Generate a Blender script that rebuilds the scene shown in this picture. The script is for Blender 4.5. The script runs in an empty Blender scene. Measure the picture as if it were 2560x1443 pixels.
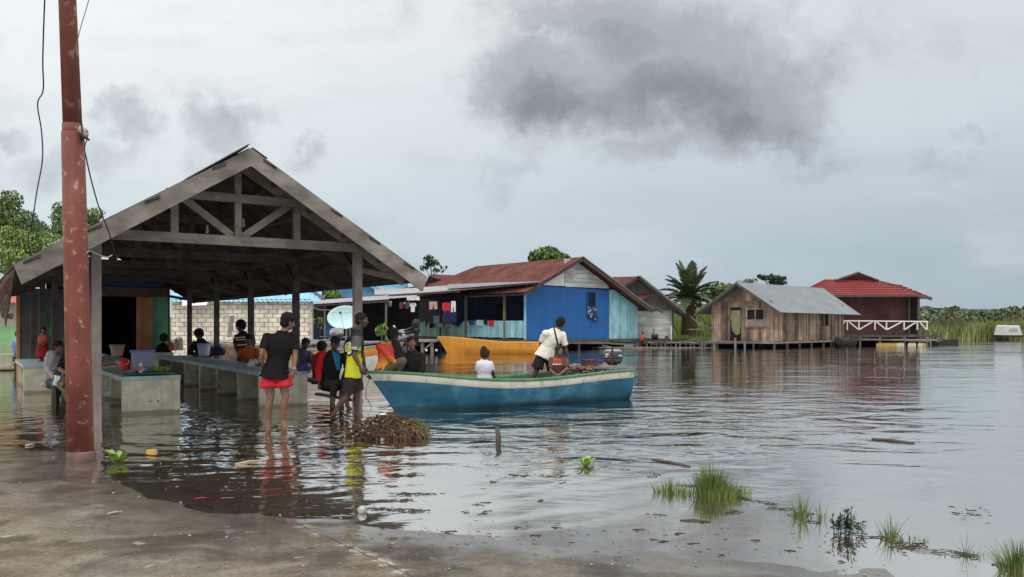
EXPO, SUN, WPOW = 0.0, 1.1, 1.45
import bpy, bmesh, math, random
from mathutils import Vector, Matrix, noise
from mathutils.bvhtree import BVHTree
V = Vector
random.seed(7)
R = random.Random(11)
sc = bpy.context.scene
COL = sc.collection
# photograph geometry: focal length in photo pixels, principal column, horizon row, eye height over the water
F, CX, HY, CZ = 2050.0, 1280.0, 812.0, 1.5
def W(px, py, D): return V(((px-CX)*D/F, D, CZ+(HY-py)*D/F))
def G(px, py, z=0.0): return W(px, py, F*(CZ-z)/(py-HY))
def X(px, D): return (px-CX)*D/F
Zu = V((0, 0, 1))

# ------------------------------------------------------------------ mesh builder
def frame(d, up=Zu):
    d = d.normalized()
    if abs(d.dot(up)) > .98: up = V((0, 1, 0)) if abs(d.y) < .9 else V((1, 0, 0))
    s = d.cross(up).normalized(); u = s.cross(d).normalized()
    return d, s, u
class MB:
    def __init__(s): s.v = []; s.f = []; s.mi = []
    def add(s, vs, fs, mi=0):
        o = len(s.v); s.v += [V(p) for p in vs]; s.f += [[i+o for i in f] for f in fs]; s.mi += [mi]*len(fs); return s
    def hexa(s, p, mi=0):      # 8 corners: bottom 0-3, top 4-7
        return s.add(p, [(0,3,2,1),(4,5,6,7),(0,1,5,4),(1,2,6,5),(2,3,7,6),(3,0,4,7)], mi)
    def box(s, c, size, ax=None, mi=0):
        x, y, z = [V(a) for a in ax] if ax else (V((1,0,0)), V((0,1,0)), Zu)
        c = V(c); a, b, h = x*size[0]/2, y*size[1]/2, z*size[2]/2
        return s.hexa([c-a-b-h, c+a-b-h, c+a+b-h, c-a+b-h, c-a-b+h, c+a-b+h, c+a+b+h, c-a+b+h], mi)
    def beam(s, p0, p1, w, h, up=Zu, mi=0):
        p0, p1 = V(p0), V(p1); d, sd, u = frame(p1-p0, up)
        return s.box((p0+p1)/2, ((p1-p0).length, w, h), (d, sd, u), mi)
    def loft(s, rings, cap=True, mi=0):
        n = len(rings[0]); o = []; fs = []
        for r in rings: o += r
        for k in range(len(rings)-1):
            for i in range(n):
                j = (i+1) % n; fs.append((k*n+i, k*n+j, (k+1)*n+j, (k+1)*n+i))
        if cap: fs += [tuple(range(n))[::-1], tuple((len(rings)-1)*n+i for i in range(n))]
        return s.add(o, fs, mi)
    def tube(s, pts, r, n=8, mi=0, cap=True):
        pts = [V(p) for p in pts]; rs = r if isinstance(r, (list, tuple)) else [r]*len(pts); rings = []
        ref = None
        for i, p in enumerate(pts):
            d = pts[min(i+1, len(pts)-1)]-pts[max(i-1, 0)]
            d, sd, u = frame(d, ref if ref is not None else Zu); ref = u
            rings.append([p+(sd*math.cos(2*math.pi*k/n)+u*math.sin(2*math.pi*k/n))*rs[i] for k in range(n)])
        return s.loft(rings, cap, mi)
    def cap(s, p0, r0, p1, r1, n=12):      # tapered capsule
        p0, p1 = V(p0), V(p1); d, sd, u = frame(p1-p0); rings = []
        for k in range(5):
            a = math.pi/2*(k/4); rings.append((p0-d*r0*math.cos(a), max(r0*math.sin(a), r0*.02)))
        for k in range(5):
            a = math.pi/2*(k/4); rings.append((p1+d*r1*math.sin(a), max(r1*math.cos(a), r1*.02)))
        return s.loft([[c+(sd*math.cos(2*math.pi*i/n)+u*math.sin(2*math.pi*i/n))*r for i in range(n)] for c, r in rings])
    def ell(s, c, r, ax=None, nu=14, nv=9, mi=0):
        x, y, z = [V(a) for a in ax] if ax else (V((1,0,0)), V((0,1,0)), Zu); c = V(c); rings = []
        for k in range(nv+1):
            t = math.pi*k/nv; q = max(math.sin(t), .02)
            rings.append([c+x*r[0]*q*math.cos(2*math.pi*i/nu)+y*r[1]*q*math.sin(2*math.pi*i/nu)-z*r[2]*math.cos(t) for i in range(nu)])
        return s.loft(rings, True, mi)
    def prism(s, poly, off, mi=0):
        n = len(poly); off = V(off); p = [V(q) for q in poly]
        return s.add(p+[q+off for q in p], [tuple(range(n))[::-1], tuple(range(n, 2*n))]+[(i, (i+1) % n, n+(i+1) % n, n+i) for i in range(n)], mi)
    def sheet(s, p00, p10, p11, p01, nu, nv, fn=None, th=.0, mi=0):
        p00, p10, p11, p01 = V(p00), V(p10), V(p11), V(p01)
        nrm = (p10-p00).cross(p01-p00).normalized(); vs = []
        for j in range(nv+1):
            for i in range(nu+1):
                a, b = i/nu, j/nv
                p = p00*(1-a)*(1-b)+p10*a*(1-b)+p11*a*b+p01*(1-a)*b
                if fn: p = p+nrm*fn(a, b)
                vs.append(p)
        N = nu+1; fs = [(j*N+i, j*N+i+1, (j+1)*N+i+1, (j+1)*N+i) for j in range(nv) for i in range(nu)]
        if th:
            M = len(vs); vs = vs+[p-nrm*th for p in vs]
            fs = fs+[tuple(i+M for i in q)[::-1] for q in fs]
            bd = [(i, i+1) for i in range(nu)]+[(nv*N+i+1, nv*N+i) for i in range(nu)]+[((j+1)*N, j*N) for j in range(nv)]+[(j*N+nu, (j+1)*N+nu) for j in range(nv)]
            fs += [(b, a, a+M, b+M) for a, b in bd]
        return s.add(vs, fs, mi)
    def corr(s, p00, p10, p11, p01, waves, amp=.018, nv=2, th=.006, sag=0, per=6):
        return s.sheet(p00, p10, p11, p01, waves*per, nv, lambda a, b: amp*math.sin(2*math.pi*a*waves)-sag*math.sin(math.pi*a), th)
    def build(s, name, m, parent=None, loc=None, smooth=False):
        me = bpy.data.meshes.new(name)
        if parent is not None: o0 = org(parent)
        elif loc is not None: o0 = V(loc)
        else:
            xs = [p.x for p in s.v]; ys = [p.y for p in s.v]; zs = [p.z for p in s.v]
            o0 = V(((min(xs)+max(xs))/2, (min(ys)+max(ys))/2, min(zs)))
        me.from_pydata([p-o0 for p in s.v], [], s.f)
        for k in (m if isinstance(m, (list, tuple)) else [m]): me.materials.append(k)
        if any(s.mi): me.polygons.foreach_set('material_index', s.mi)
        if smooth: me.polygons.foreach_set('use_smooth', [True]*len(s.f))
        me.update()
        o = bpy.data.objects.new(name, me); COL.objects.link(o)
        if parent is not None: o.parent = parent
        else: o.location = o0
        return o
def org(o):
    p = V((0, 0, 0))
    while o is not None: p += o.location; o = o.parent
    return p
def tag(o, label=None, cat=None, group=None, kind=None):
    if label: o['label'] = label
    if cat: o['category'] = cat
    if group: o['group'] = group
    if kind: o['kind'] = kind
    return o
def thing(name, label, cat, loc, group=None):
    o = bpy.data.objects.new(name, None); COL.objects.link(o); o.location = V(loc); o.empty_display_size = .2
    return tag(o, label, cat, group)
def one(name, mb, m, label, cat, group=None, smooth=False, loc=None):
    return tag(mb.build(name, m, None, loc, smooth), label, cat, group)

# ------------------------------------------------------------------ materials
def s2l(c):
    c /= 255.0
    return c/12.92 if c <= .04045 else ((c+.055)/1.055)**2.4
def C(r, g, b, k=1.0): return tuple(min(.9, s2l(x)*k) for x in (r, g, b))
class NT:
    def __init__(s, t): s.t = t
    def n(s, typ, **kw):
        nd = s.t.nodes.new(typ)
        for k, v in kw.items():
            if k.startswith('i_'):
                nd.inputs[k[2:].replace('_', ' ')].default_value = v
            else: setattr(nd, k, v)
        return nd
    def l(s, a, b): s.t.links.new(a, b)
    def math(s, op, a, b=None, clamp=False):
        nd = s.t.nodes.new('ShaderNodeMath'); nd.operation = op; nd.use_clamp = clamp
        for i, x in enumerate((a, b)):
            if x is None: continue
            if isinstance(x, (int, float)): nd.inputs[i].default_value = x
            else: s.l(x, nd.inputs[i])
        return nd.outputs[0]
    def vmath(s, op, a, b=None):
        nd = s.t.nodes.new('ShaderNodeVectorMath'); nd.operation = op
        for i, x in enumerate((a, b)):
            if x is None: continue
            if isinstance(x, (tuple, list)): nd.inputs[i].default_value = x
            else: s.l(x, nd.inputs[i])
        return nd.outputs['Value'] if op in ('LENGTH', 'DISTANCE', 'DOT_PRODUCT') else nd.outputs[0]
    def mix(s, fac, a, b, blend='MIX'):
        nd = s.t.nodes.new('ShaderNodeMix'); nd.data_type = 'RGBA'; nd.blend_type = blend
        for x, k in ((fac, 0), (a, 6), (b, 7)):
            if isinstance(x, (int, float)): nd.inputs[k].default_value = x
            elif isinstance(x, tuple): nd.inputs[k].default_value = x if len(x) == 4 else x+(1,)
            else: s.l(x, nd.inputs[k])
        return nd.outputs[2]
    def noise(s, vec, scale, detail=5, rough=.55, dist=0):
        nd = s.t.nodes.new('ShaderNodeTexNoise'); nd.inputs['Scale'].default_value = scale
        nd.inputs['Detail'].default_value = detail; nd.inputs['Roughness'].default_value = rough; nd.inputs['Distortion'].default_value = dist
        if vec is not None: s.l(vec, nd.inputs['Vector'])
        return nd.outputs['Fac']
    def ramp(s, x, a, b, lo=0.0, hi=1.0, smooth=True):
        nd = s.t.nodes.new('ShaderNodeMapRange'); nd.interpolation_type = 'SMOOTHSTEP' if smooth else 'LINEAR'
        s.l(x, nd.inputs['Value'])
        for k, v in (('From Min', a), ('From Max', b), ('To Min', lo), ('To Max', hi)): nd.inputs[k].default_value = v
        return nd.outputs['Result']
    def mapping(s, vec, scale):
        nd = s.t.nodes.new('ShaderNodeMapping'); s.l(vec, nd.inputs['Vector']); nd.inputs['Scale'].default_value = scale
        return nd.outputs[0]
def newmat(name):
    m = bpy.data.materials.new(name); m.use_nodes = True; t = m.node_tree
    b = t.nodes['Principled BSDF']; return m, NT(t), b
def mat(name, col, rough=.75, var=.22, sc_=3.0, bump=.1, bsc=None, island=0, streak=0, metal=0, col2=None, spec=.3, dirt=None, dirt_amt=.5, dirt_sc=2.0, dl=.52, dh=.66, tide=None, saxis=(5, 5, .35), coat=0, fine=.0):
    m, N, b = newmat(name)
    tc = N.n('ShaderNodeTexCoord').outputs['Object']
    col = tuple(col[:3])
    lo = tuple(x*(1-var) for x in col); hi = col2 or tuple(min(.95, x*(1+var)) for x in col)
    f = N.ramp(N.noise(tc, sc_, 6, .6), .3, .7)
    c = N.mix(f, lo, hi)
    if streak:
        g = N.ramp(N.noise(N.mapping(tc, saxis), 1.6, 5, .6), .42, .72)
        c = N.mix(N.math('MULTIPLY', g, streak), c, tuple(x*.3 for x in col))
    if dirt is not None:
        g = N.ramp(N.noise(tc, dirt_sc, 8, .65, .4), dl, dh)
        c = N.mix(N.math('MULTIPLY', g, dirt_amt), c, tuple(dirt))
    if tide:
        sx = N.n('ShaderNodeSeparateXYZ'); N.l(tc, sx.inputs[0]); zt_ = N.math('ADD', sx.outputs[2], N.math('MULTIPLY', N.math('SUBTRACT', N.noise(N.mapping(tc, (1, 1, .4)), 3.5, 6), .5), tide[1])); c = N.mix(N.math('MULTIPLY', N.ramp(zt_, tide[0]+.02, tide[0]-.015), tide[2]), c, tide[3])
    if island:
        rnd = N.n('ShaderNodeNewGeometry').outputs['Random Per Island']
        k = N.ramp(rnd, 0, 1, 1-island, 1+island, False)
        cb = N.n('ShaderNodeCombineXYZ'); [N.l(k, cb.inputs[i]) for i in range(3)]
        c = N.mix(1.0, c, cb.outputs[0], 'MULTIPLY')
    N.l(c, b.inputs['Base Color'])
    b.inputs['Roughness'].default_value = rough; b.inputs['Metallic'].default_value = metal
    b.inputs['Specular IOR Level'].default_value = spec
    if bump:
        bp = N.n('ShaderNodeBump', i_Strength=min(1, bump*2), i_Distance=.02)
        N.l(N.noise(tc, bsc or sc_*6, 6, .65), bp.inputs['Height']); N.l(bp.outputs[0], b.inputs['Normal'])
    return m
M = {}
def mk(key, *a, **k): M[key] = mat(key, *a, **k); return M[key]
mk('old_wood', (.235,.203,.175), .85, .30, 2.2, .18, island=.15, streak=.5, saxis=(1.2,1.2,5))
mk('roof_wood_shade', (.075,.064,.058), .9, .3, 3, .15, island=.2)  # darker timber for the inner frames, the roof's shade put into the colour
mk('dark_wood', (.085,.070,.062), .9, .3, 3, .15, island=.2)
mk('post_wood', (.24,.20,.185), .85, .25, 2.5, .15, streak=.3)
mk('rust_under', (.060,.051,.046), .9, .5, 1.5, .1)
mk('rust_roof', (.125,.038,.029), .75, .35, .9, .06, streak=.45, saxis=(1.0,1.0,.5), dirt=(.07,.028,.02), dirt_amt=.45, dirt_sc=.8)
mk('grey_tin', (.20,.215,.225), .55, .12, .8, .04, streak=.2, metal=.1, dirt=(.15,.13,.12), dirt_amt=.25, dirt_sc=.7)
mk('pale_tin', (.33,.31,.31), .6, .25, 1.0, .05, streak=.35, dirt=(.16,.12,.10), dirt_amt=.5)
mk('blue_tin', C(140,195,225,.95), .55, .12, .8, .03, streak=.15)
mk('concrete', (.50,.475,.37), .85, .22, 3.0, .15, streak=.3, dirt=(.11,.12,.07), dirt_amt=.55, dirt_sc=2.8, tide=(.045, .07, .7, (.17,.135,.085)))
mk('slab_top', (.30,.37,.37), .55, .2, 3.0, .08, dirt=(.12,.13,.11), dirt_amt=.4)
mk('pole_red', (.20,.060,.043), .6, .25, 2.0, .10, dirt=(.42,.27,.22), dirt_amt=.7, dirt_sc=8, dl=.565, dh=.64, streak=.35)
mk('wire', (.03,.03,.03), .6, .1, 3, 0)
mk('wire_grey', (.25,.25,.25), .6, .1, 3, 0)
mk('ceramic', (.42,.38,.36), .35, .1, 6, 0)
mk('block', (.66,.60,.50), .9, .15, 3, .1, island=.14, dirt=(.3,.26,.2), dirt_amt=.4)
mk('mortar', (.20,.17,.14), .95, .2, 4, .1)
mk('blue_wall', (.016,.105,.31), .6, .10, .7, .03, streak=.12, island=.05)
mk('cyan_plank', (.25,.47,.52), .7, .2, 1.2, .08, island=.14, streak=.45)
mk('white_plank', (.50,.51,.50), .8, .2, 1.2, .1, island=.14, streak=.5, saxis=(.5,.5,4))
mk('grey_plank', (.15,.14,.13), .9, .25, 1.2, .1, island=.2, streak=.3)
mk('shack_plank', (.26,.185,.135), .9, .35, 1.0, .12, island=.6, streak=.75, dirt=(.42,.36,.29), dirt_amt=.4, dirt_sc=.9, saxis=(7,7,.5))
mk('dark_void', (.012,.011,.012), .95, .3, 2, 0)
mk('navy_wall', (.014,.022,.055), .85, .3, 1, .03, island=.2)
mk('maroon', (.095,.040,.032), .8, .25, .8, .06, island=.18, streak=.3)
mk('red_roof', (.255,.050,.045), .55, .12, .7, .02)
mk('white_paint', (.72,.68,.64), .6, .1, 2, .03, streak=.2)
mk('green_wall', (.09,.27,.16), .8, .25, 1.6, .05, dirt=(.05,.12,.08), dirt_amt=.6)
mk('orange_wood', (.36,.17,.075), .7, .2, 1.5, .08, island=.2, streak=.3)
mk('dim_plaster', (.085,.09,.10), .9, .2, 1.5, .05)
mk('blue_board', (.03,.045,.16), .7, .2, 1.5, .02)
mk('orange_paint', (.60,.255,.035), .5, .12, 1.2, .02, streak=.2, dirt=(.35,.14,.03), dirt_amt=.35)
mk('boat_blue', (.024,.125,.205), .5, .22, 2.0, .04, dirt=(.10,.24,.31), dirt_amt=.75, dirt_sc=1.9, dl=.50, dh=.70, streak=.35, saxis=(1.0,1.0,6), tide=(.075, .05, .6, (.025,.05,.05)))
mk('boat_white', (.55,.51,.43), .65, .14, 2.5, .03, dirt=(.20,.18,.12), dirt_amt=.7, dirt_sc=4.5)
mk('boat_inside', (.050,.11,.065), .7, .25, 3.5, .05, dirt=(.12,.11,.08), dirt_amt=.6, dirt_sc=4)
mk('boat_green', (.07,.20,.10), .6, .25, 3.5, .05, dirt=(.17,.16,.12), dirt_amt=.6, dirt_sc=4)
mk('hull_white', (.66,.63,.58), .5, .1, 2, .02, dirt=(.4,.36,.3), dirt_amt=.4)
mk('dish', (.50,.70,.72), .45, .06, 2, 0)
mk('black_rub', (.02,.02,.02), .6, .2, 5, .03)
mk('motor', (.040,.042,.05), .38, .15, 3, 0, spec=.5)
mk('motor_lt', (.33,.32,.33), .45, .12, 3, 0)
mk('dec_white', (.72,.72,.72), .6, .05, 3, 0)
mk('dec_red', (.45,.03,.05), .6, .05, 3, 0)
mk('dec_dark', (.03,.025,.03), .6, .05, 3, 0)
mk('foliage', (.10,.155,.045), .65, .35, .8, 0, island=.5, spec=.25)
mk('foliage_dk', (.035,.060,.028), .7, .35, .6, 0, island=.5, spec=.2)
mk('foliage_lt', (.15,.22,.05), .65, .3, .8, 0, island=.45, spec=.25)
mk('palm_leaf', (.075,.10,.042), .6, .3, 1, 0, island=.4)
mk('grass', (.085,.165,.034), .6, .3, 9, 0, island=.5, col2=(.17,.215,.06))
mk('reed', (.16,.175,.062), .75, .55, .16, 0, island=.5)
mk('lettuce', (.24,.36,.07), .55, .2, 6, .05, island=.15)
mk('bark', (.10,.075,.055), .9, .3, 4, .2)
mk('pile', (.085,.048,.026), .9, .45, 6, .15, island=.6)
mk('straw', (.17,.105,.05), .85, .35, 5, .1, island=.55)
mk('bits', (.30,.24,.18), .8, .25, 8, .05, island=.4)
mk('debris', (.060,.055,.036), .9, .4, 8, .1, island=.4)
mk('stick_wood', (.42,.34,.24), .8, .2, 5, .05)
mk('yellow_pl', (.50,.33,.08), .5, .12, 3, .03)
mk('cream_pl', (.46,.41,.28), .5, .1, 3, .02)
mk('red_pl', (.52,.02,.02), .4, .1, 3, .02)
mk('tin_can', (.40,.40,.39), .35, .15, 20, .05, metal=.4)
mk('cardboard', (.42,.30,.24), .85, .15, 4, .04)
mk('green_cloth', (.03,.22,.13), .8, .2, 6, .1)
mk('float_pl', (.36,.26,.085), .6, .3, 3, .03, island=.3)
mk('fruit', (.30,.32,.03), .55, .3, 14, .05, island=.35)
mk('pinkbag', (.62,.22,.28), .5, .5, 14, .2, col2=(.75,.7,.72))
mk('white_bag', (.72,.72,.74), .5, .1, 8, .2)
mk('navy_bag', (.02,.022,.08), .7, .2, 6, .15)
mk('lilac_pl', (.38,.42,.60), .4, .1, 3, .0)
mk('brownbox', (.10,.045,.035), .8, .25, 5, .05)
mk('netting', (.10,.032,.03), .85, .7, 30, .3, col2=(.34,.20,.18))
mk('mud_bank', (.07,.075,.03), .95, .3, 1.5, .2)
mk('hill', (.045,.064,.036), .95, .35, .06, 0)
# ------------------------------------------------------------------ camera, sky, sun
cam = bpy.data.cameras.new('camera'); co = bpy.data.objects.new('camera', cam); COL.objects.link(co)
co.location = (0, 0, CZ); co.rotation_euler = (math.radians(90), 0, 0)
cam.sensor_width = 36; cam.lens = F/2560*36; cam.shift_y = (HY-721.5)/2560; cam.clip_end = 5000; cam.clip_start = .05
sc.camera = co
sc.view_settings.view_transform = 'Standard'; sc.view_settings.look = 'None'; sc.view_settings.exposure = EXPO; sc.view_settings.gamma = 1
w = bpy.data.worlds.new('World'); sc.world = w; w.use_nodes = True
N = NT(w.node_tree); bg = w.node_tree.nodes['Background']; bg.inputs['Strength'].default_value = .1
sky = N.n('ShaderNodeTexSky', sky_type='NISHITA', sun_disc=False, sun_elevation=math.radians(52), sun_rotation=math.radians(200))
dirv = N.vmath('NORMALIZE', N.n('ShaderNodeTexCoord').outputs['Generated'])
sp = N.n('ShaderNodeSeparateXYZ'); N.l(dirv, sp.inputs[0])
ay = N.math('MAXIMUM', N.math('ABSOLUTE', sp.outputs[1]), .12)
u = N.math('DIVIDE', sp.outputs[0], ay); v = N.math('DIVIDE', N.math('ABSOLUTE', sp.outputs[2]), ay)
uv = N.n('ShaderNodeCombineXYZ'); N.l(u, uv.inputs[0]); N.l(v, uv.inputs[1]); uv = uv.outputs[0]
n1 = N.n('ShaderNodeTexNoise'); n1.inputs['Scale'].default_value = 5.5; n1.inputs['Detail'].default_value = 7; n1.inputs['Roughness'].default_value = .58; N.l(uv, n1.inputs['Vector'])
n1c = N.vmath('SUBTRACT', n1.outputs['Color'], (.5, .5, .5))
n2 = N.n('ShaderNodeTexNoise'); n2.inputs['Scale'].default_value = 22; n2.inputs['Detail'].default_value = 6; n2.inputs['Roughness'].default_value = .62; N.l(uv, n2.inputs['Vector'])
n2c = N.vmath('SUBTRACT', n2.outputs['Color'], (.5, .5, .5))
def scl(vec, k):
    nd = N.n('ShaderNodeVectorMath', operation='SCALE'); N.l(vec, nd.inputs[0]); nd.inputs['Scale'].default_value = k; return nd.outputs[0]
uvw = N.vmath('ADD', uv, N.vmath('ADD', scl(n1c, .20), scl(n2c, .055)))
uvs = N.vmath('ADD', uv, N.vmath('ADD', scl(n1c, .13), scl(n2c, .06)))
def blob(cx, cy, rx, ry, a=1.15, b=.35, w_=None):
    d = N.vmath('SUBTRACT', w_ or uvw, ((cx-CX)/F, (HY-cy)/F, 0))
    d = N.vmath('MULTIPLY', d, (F/rx, F/ry, 0))
    return N.ramp(N.vmath('LENGTH', d), a, b)
def mx(*x):
    r = x[0]
    for y in x[1:]: r = N.math('MAXIMUM', r, y)
    return r
def sm(x, k): return N.math('MULTIPLY', x, k)
K = 10.0
def sky_c(r, g, b): return tuple(s2l(x)*K for x in (r, g, b))
fu = N.ramp(u, -.62, .62); fv = N.ramp(v, 0.0, .40)
low = N.mix(fu, sky_c(206,221,230), sky_c(170,185,197)); hi = N.mix(fu, sky_c(250,253,253), sky_c(218,226,231))
base = N.mix(fv, low, hi)
wz = N.n('ShaderNodeMapping'); N.l(uv, wz.inputs['Vector']); wz.inputs['Scale'].default_value = (1.6, 5.5, 1); wz.inputs['Location'].default_value = (.3, .2, 0)
st = N.noise(wz.outputs[0], 2.2, 6, .55)
base = N.mix(N.math('MULTIPLY', N.ramp(st, .48, .78), .24), base, sky_c(160,168,178))
base = N.mix(N.math('MULTIPLY', N.ramp(st, .5, .28), .35), base, sky_c(222,230,235))
# the broad dark cloud and the smaller puffs low on the left: soft masks broken up by billows
bil = N.noise(uvs, 6.5, 10, .62, .25); bil2 = N.noise(N.vmath('ADD', uv, (3.1, 1.7, 0)), 15, 9, .62, .3)
bb_ = N.math('ADD', sm(N.math('SUBTRACT', bil, .5), .95), sm(N.math('SUBTRACT', bil2, .5), .5))
def body(m_, lo, hi_): return N.ramp(N.math('ADD', m_, bb_), lo, hi_)
soft = lambda cx, cy, rx, ry: blob(cx, cy, rx, ry, 1.7, 0.0)
bigm = mx(soft(1660,180,470,205), sm(soft(1340,190,190,130), .95), sm(soft(1940,200,240,150), .85), sm(soft(1690,370,210,75), .85), sm(soft(1560,40,380,110), .9))
base = N.mix(sm(body(bigm, .06, .85), .78), base, sky_c(163,168,173))
corem = mx(soft(1650,240,290,90), soft(1390,250,150,70), sm(soft(1830,310,190,70), .85), sm(soft(1500,90,160,60), .7))
base = N.mix(sm(N.ramp(N.math('ADD', corem, sm(bb_, 1.5)), .0, 1.35), .98), base, sky_c(130,135,140))
pufm = mx(soft(335,318,85,55), sm(soft(560,345,110,70), .95), sm(soft(520,440,95,60), .75), soft(20,305,95,55), sm(soft(762,402,45,28), .8))
base = N.mix(sm(body(pufm, .15, 1.15), .60), base, sky_c(164,170,178))
wsp = mx(sm(soft(1270,460,150,40), .8), sm(soft(2050,420,150,35), .8), sm(soft(2330,440,110,30), .8), sm(soft(2450,360,120,25), .7), sm(soft(150,400,260,60), .8))
base = N.mix(sm(body(wsp, .2, 1.1), .42), base, sky_c(158,165,174))
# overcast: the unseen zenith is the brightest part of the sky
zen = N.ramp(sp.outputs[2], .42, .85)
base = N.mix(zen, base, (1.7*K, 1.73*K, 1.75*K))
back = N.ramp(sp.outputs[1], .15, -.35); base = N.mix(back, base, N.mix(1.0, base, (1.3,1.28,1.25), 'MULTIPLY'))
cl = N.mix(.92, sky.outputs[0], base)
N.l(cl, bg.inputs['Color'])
sun = bpy.data.lights.new('sun', 'SUN'); sun.energy = SUN; sun.angle = math.radians(14); sun.color = (1, .96, .9)
so = bpy.data.objects.new('sun', sun); COL.objects.link(so)
sd = V((math.sin(math.radians(200))*math.cos(math.radians(52)), math.cos(math.radians(200))*math.cos(math.radians(52)), math.sin(math.radians(52))))
so.rotation_euler = sd.to_track_quat('Z', 'Y').to_euler(); so.location = (0, -5, 30)

# ------------------------------------------------------------------ ground
SH = [(-40,30),(-9,12.6),(-6.45,10.35),(-5.0,9.3),(-3.6,7.6),(-2.45,6.5),(-1.2,6.42),(-.52,5.98),(.33,5.72),(.87,5.56),(1.58,5.2),(1.9,4.8),(3,3.4),(6,.5),(12,-6)]
ED = [(-40,60),(-9,40),(-3.2,34),(-2.4,13.2),(-1.2,10.2),(.77,9.2),(1.46,8.25),(1.76,7.5),(2.07,7.25),(2.28,6.6),(2.4,6.0),(2.65,5.75),(2.93,5.35),(3.15,5.0),(4.2,3.6),(8,-2),(12,-8)]
def lerp(T, x):
    if x <= T[0][0]: return T[0][1]
    for (a, b), (c, d) in zip(T, T[1:]):
        if x <= c: return b+(d-b)*(x-a)/(c-a)
    return T[-1][1]
def gz(x, y):
    d = (lerp(SH, x)-y)*.72
    n = noise.noise(V((x*.55, y*.55, 3)))*.03+noise.noise(V((x*1.9, y*1.9, 7)))*.014+noise.noise(V((x*4.6, y*4.6, 1)))*.007+noise.noise(V((x*13, y*13, 1)))*.003
    z = min(.04*d, .16)+n*min(1, .25+abs(d)*.9) if d > 0 else max(.013*d, -.13)+n*.55*min(1, .25+abs(d)*.6)
    e = y-lerp(ED, x)
    if e > 0: z -= min(1.6, e*.35)
    return z
def grid_rows(xs, ys, fn):
    mb = MB(); n = len(xs); vs = [V((x, y, fn(x, y))) for y in ys for x in xs]
    return mb.add(vs, [(j*n+i, j*n+i+1, (j+1)*n+i+1, (j+1)*n+i) for j in range(len(ys)-1) for i in range(n-1)])
def spaced(a, b, n): return [a+(b-a)*i/n for i in range(n+1)]
def gz_far(x, y):
    z = gz(x, y)
    f = bank_z(x, y)
    return max(z, f)
def bank_z(x, y):      # land behind the houses
    yb = lerp([(-200,62),(-30,60),(-12,70),(2,72),(13.5,62.5),(18.5,63),(20.5,76),(30,84),(40,91),(100,88),(200,90)], x)
    d = y-yb
    if d < -6: return -9
    return max(-2.5, min(.45, d*.15))+max(0, d-25)*.012+noise.noise(V((x*.2, y*.2, 0)))*.08
xs = spaced(-320,-40,14)[:-1]+spaced(-40,-9,15)[:-1]+spaced(-9,5.5,260)[:-1]+spaced(5.5,40,46)[:-1]+spaced(40,400,18)
ys = spaced(-30,1,8)[:-1]+spaced(1,13.5,240)[:-1]+spaced(13.5,100,80)[:-1]+spaced(100,900,20)
gm, N, b = newmat('shore_ground')
tc = N.n('ShaderNodeTexCoord').outputs['Object']
geo = N.n('ShaderNodeSeparateXYZ'); N.l(tc, geo.inputs[0])
f1 = N.ramp(N.noise(tc, .55, 7, .6, .5), .40, .60); f2 = N.ramp(N.noise(tc, 3.2, 8, .68), .35, .7); f3 = N.noise(tc, 30, 5, .7)
c = N.mix(f2, (.100,.072,.045), (.24,.190,.132))
c = N.mix(sm(f1, .8), c, N.mix(f2, (.22,.187,.138), (.32,.282,.218)))
f4 = N.ramp(N.noise(tc, 1.15, 7, .62, .9), .50, .62); c = N.mix(sm(f4, .75), c, (.062,.042,.026))
f5 = N.ramp(N.noise(N.mapping(tc, (2.2, 5, 1)), 2.2, 8, .7, .6), .56, .66); c = N.mix(sm(f5, .45), c, (.065,.048,.034))
c = N.mix(sm(N.ramp(f3, .42, .68), .5), c, (.06,.045,.03))
f6 = N.noise(tc, 75, 4, .75); c = N.mix(sm(N.ramp(f6, .55, .7), .45), c, (.34,.29,.22)); c = N.mix(sm(N.ramp(f6, .44, .3), .5), c, (.045,.034,.024))
vor = N.n('ShaderNodeTexVoronoi', i_Scale=16.0); N.l(tc, vor.inputs['Vector'])
spk = N.math('MULTIPLY', N.ramp(vor.outputs['Distance'], .13, .06), N.ramp(N.noise(tc, 2.5, 3), .5, .62))
c = N.mix(sm(spk, .7), c, (.55,.47,.38))
# crumbled pale concrete along the joint of the slab
def line_d(p, q, wob=.05):
    p, q = V(p), V(q); nn = V((-(q-p).y, (q-p).x)).normalized()
    d = N.math('ADD', N.math('ADD', sm(geo.outputs[0], nn.x), sm(geo.outputs[1], nn.y)), -(nn.x*p.x+nn.y*p.y))
    return N.math('ABSOLUTE', N.math('ADD', d, sm(N.math('SUBTRACT', N.noise(tc, 3, 4), .5), wob)))
A, B_ = G(780,1330), G(1000,1443)
dj = line_d(A.xy, B_.xy, .03)
inx = N.math('MULTIPLY', N.math('GREATER_THAN', geo.outputs[0], -1.62), N.math('LESS_THAN', geo.outputs[0], -.2))
pale = N.math('MULTIPLY', N.math('MULTIPLY', N.ramp(dj, .11, .0), inx), N.ramp(N.noise(tc, 7, 6, .6), .52, .58))
c = N.mix(sm(pale, .9), c, (.62,.55,.46))
c = N.mix(N.math('MULTIPLY', N.ramp(dj, .010, .004), sm(inx, .8)), c, (.03,.025,.02))
pp = N.ramp(N.noise(tc, 2.6, 7, .62, .3), .66, .69); c = N.mix(sm(pp, .7), c, (.50,.43,.35))
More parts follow.
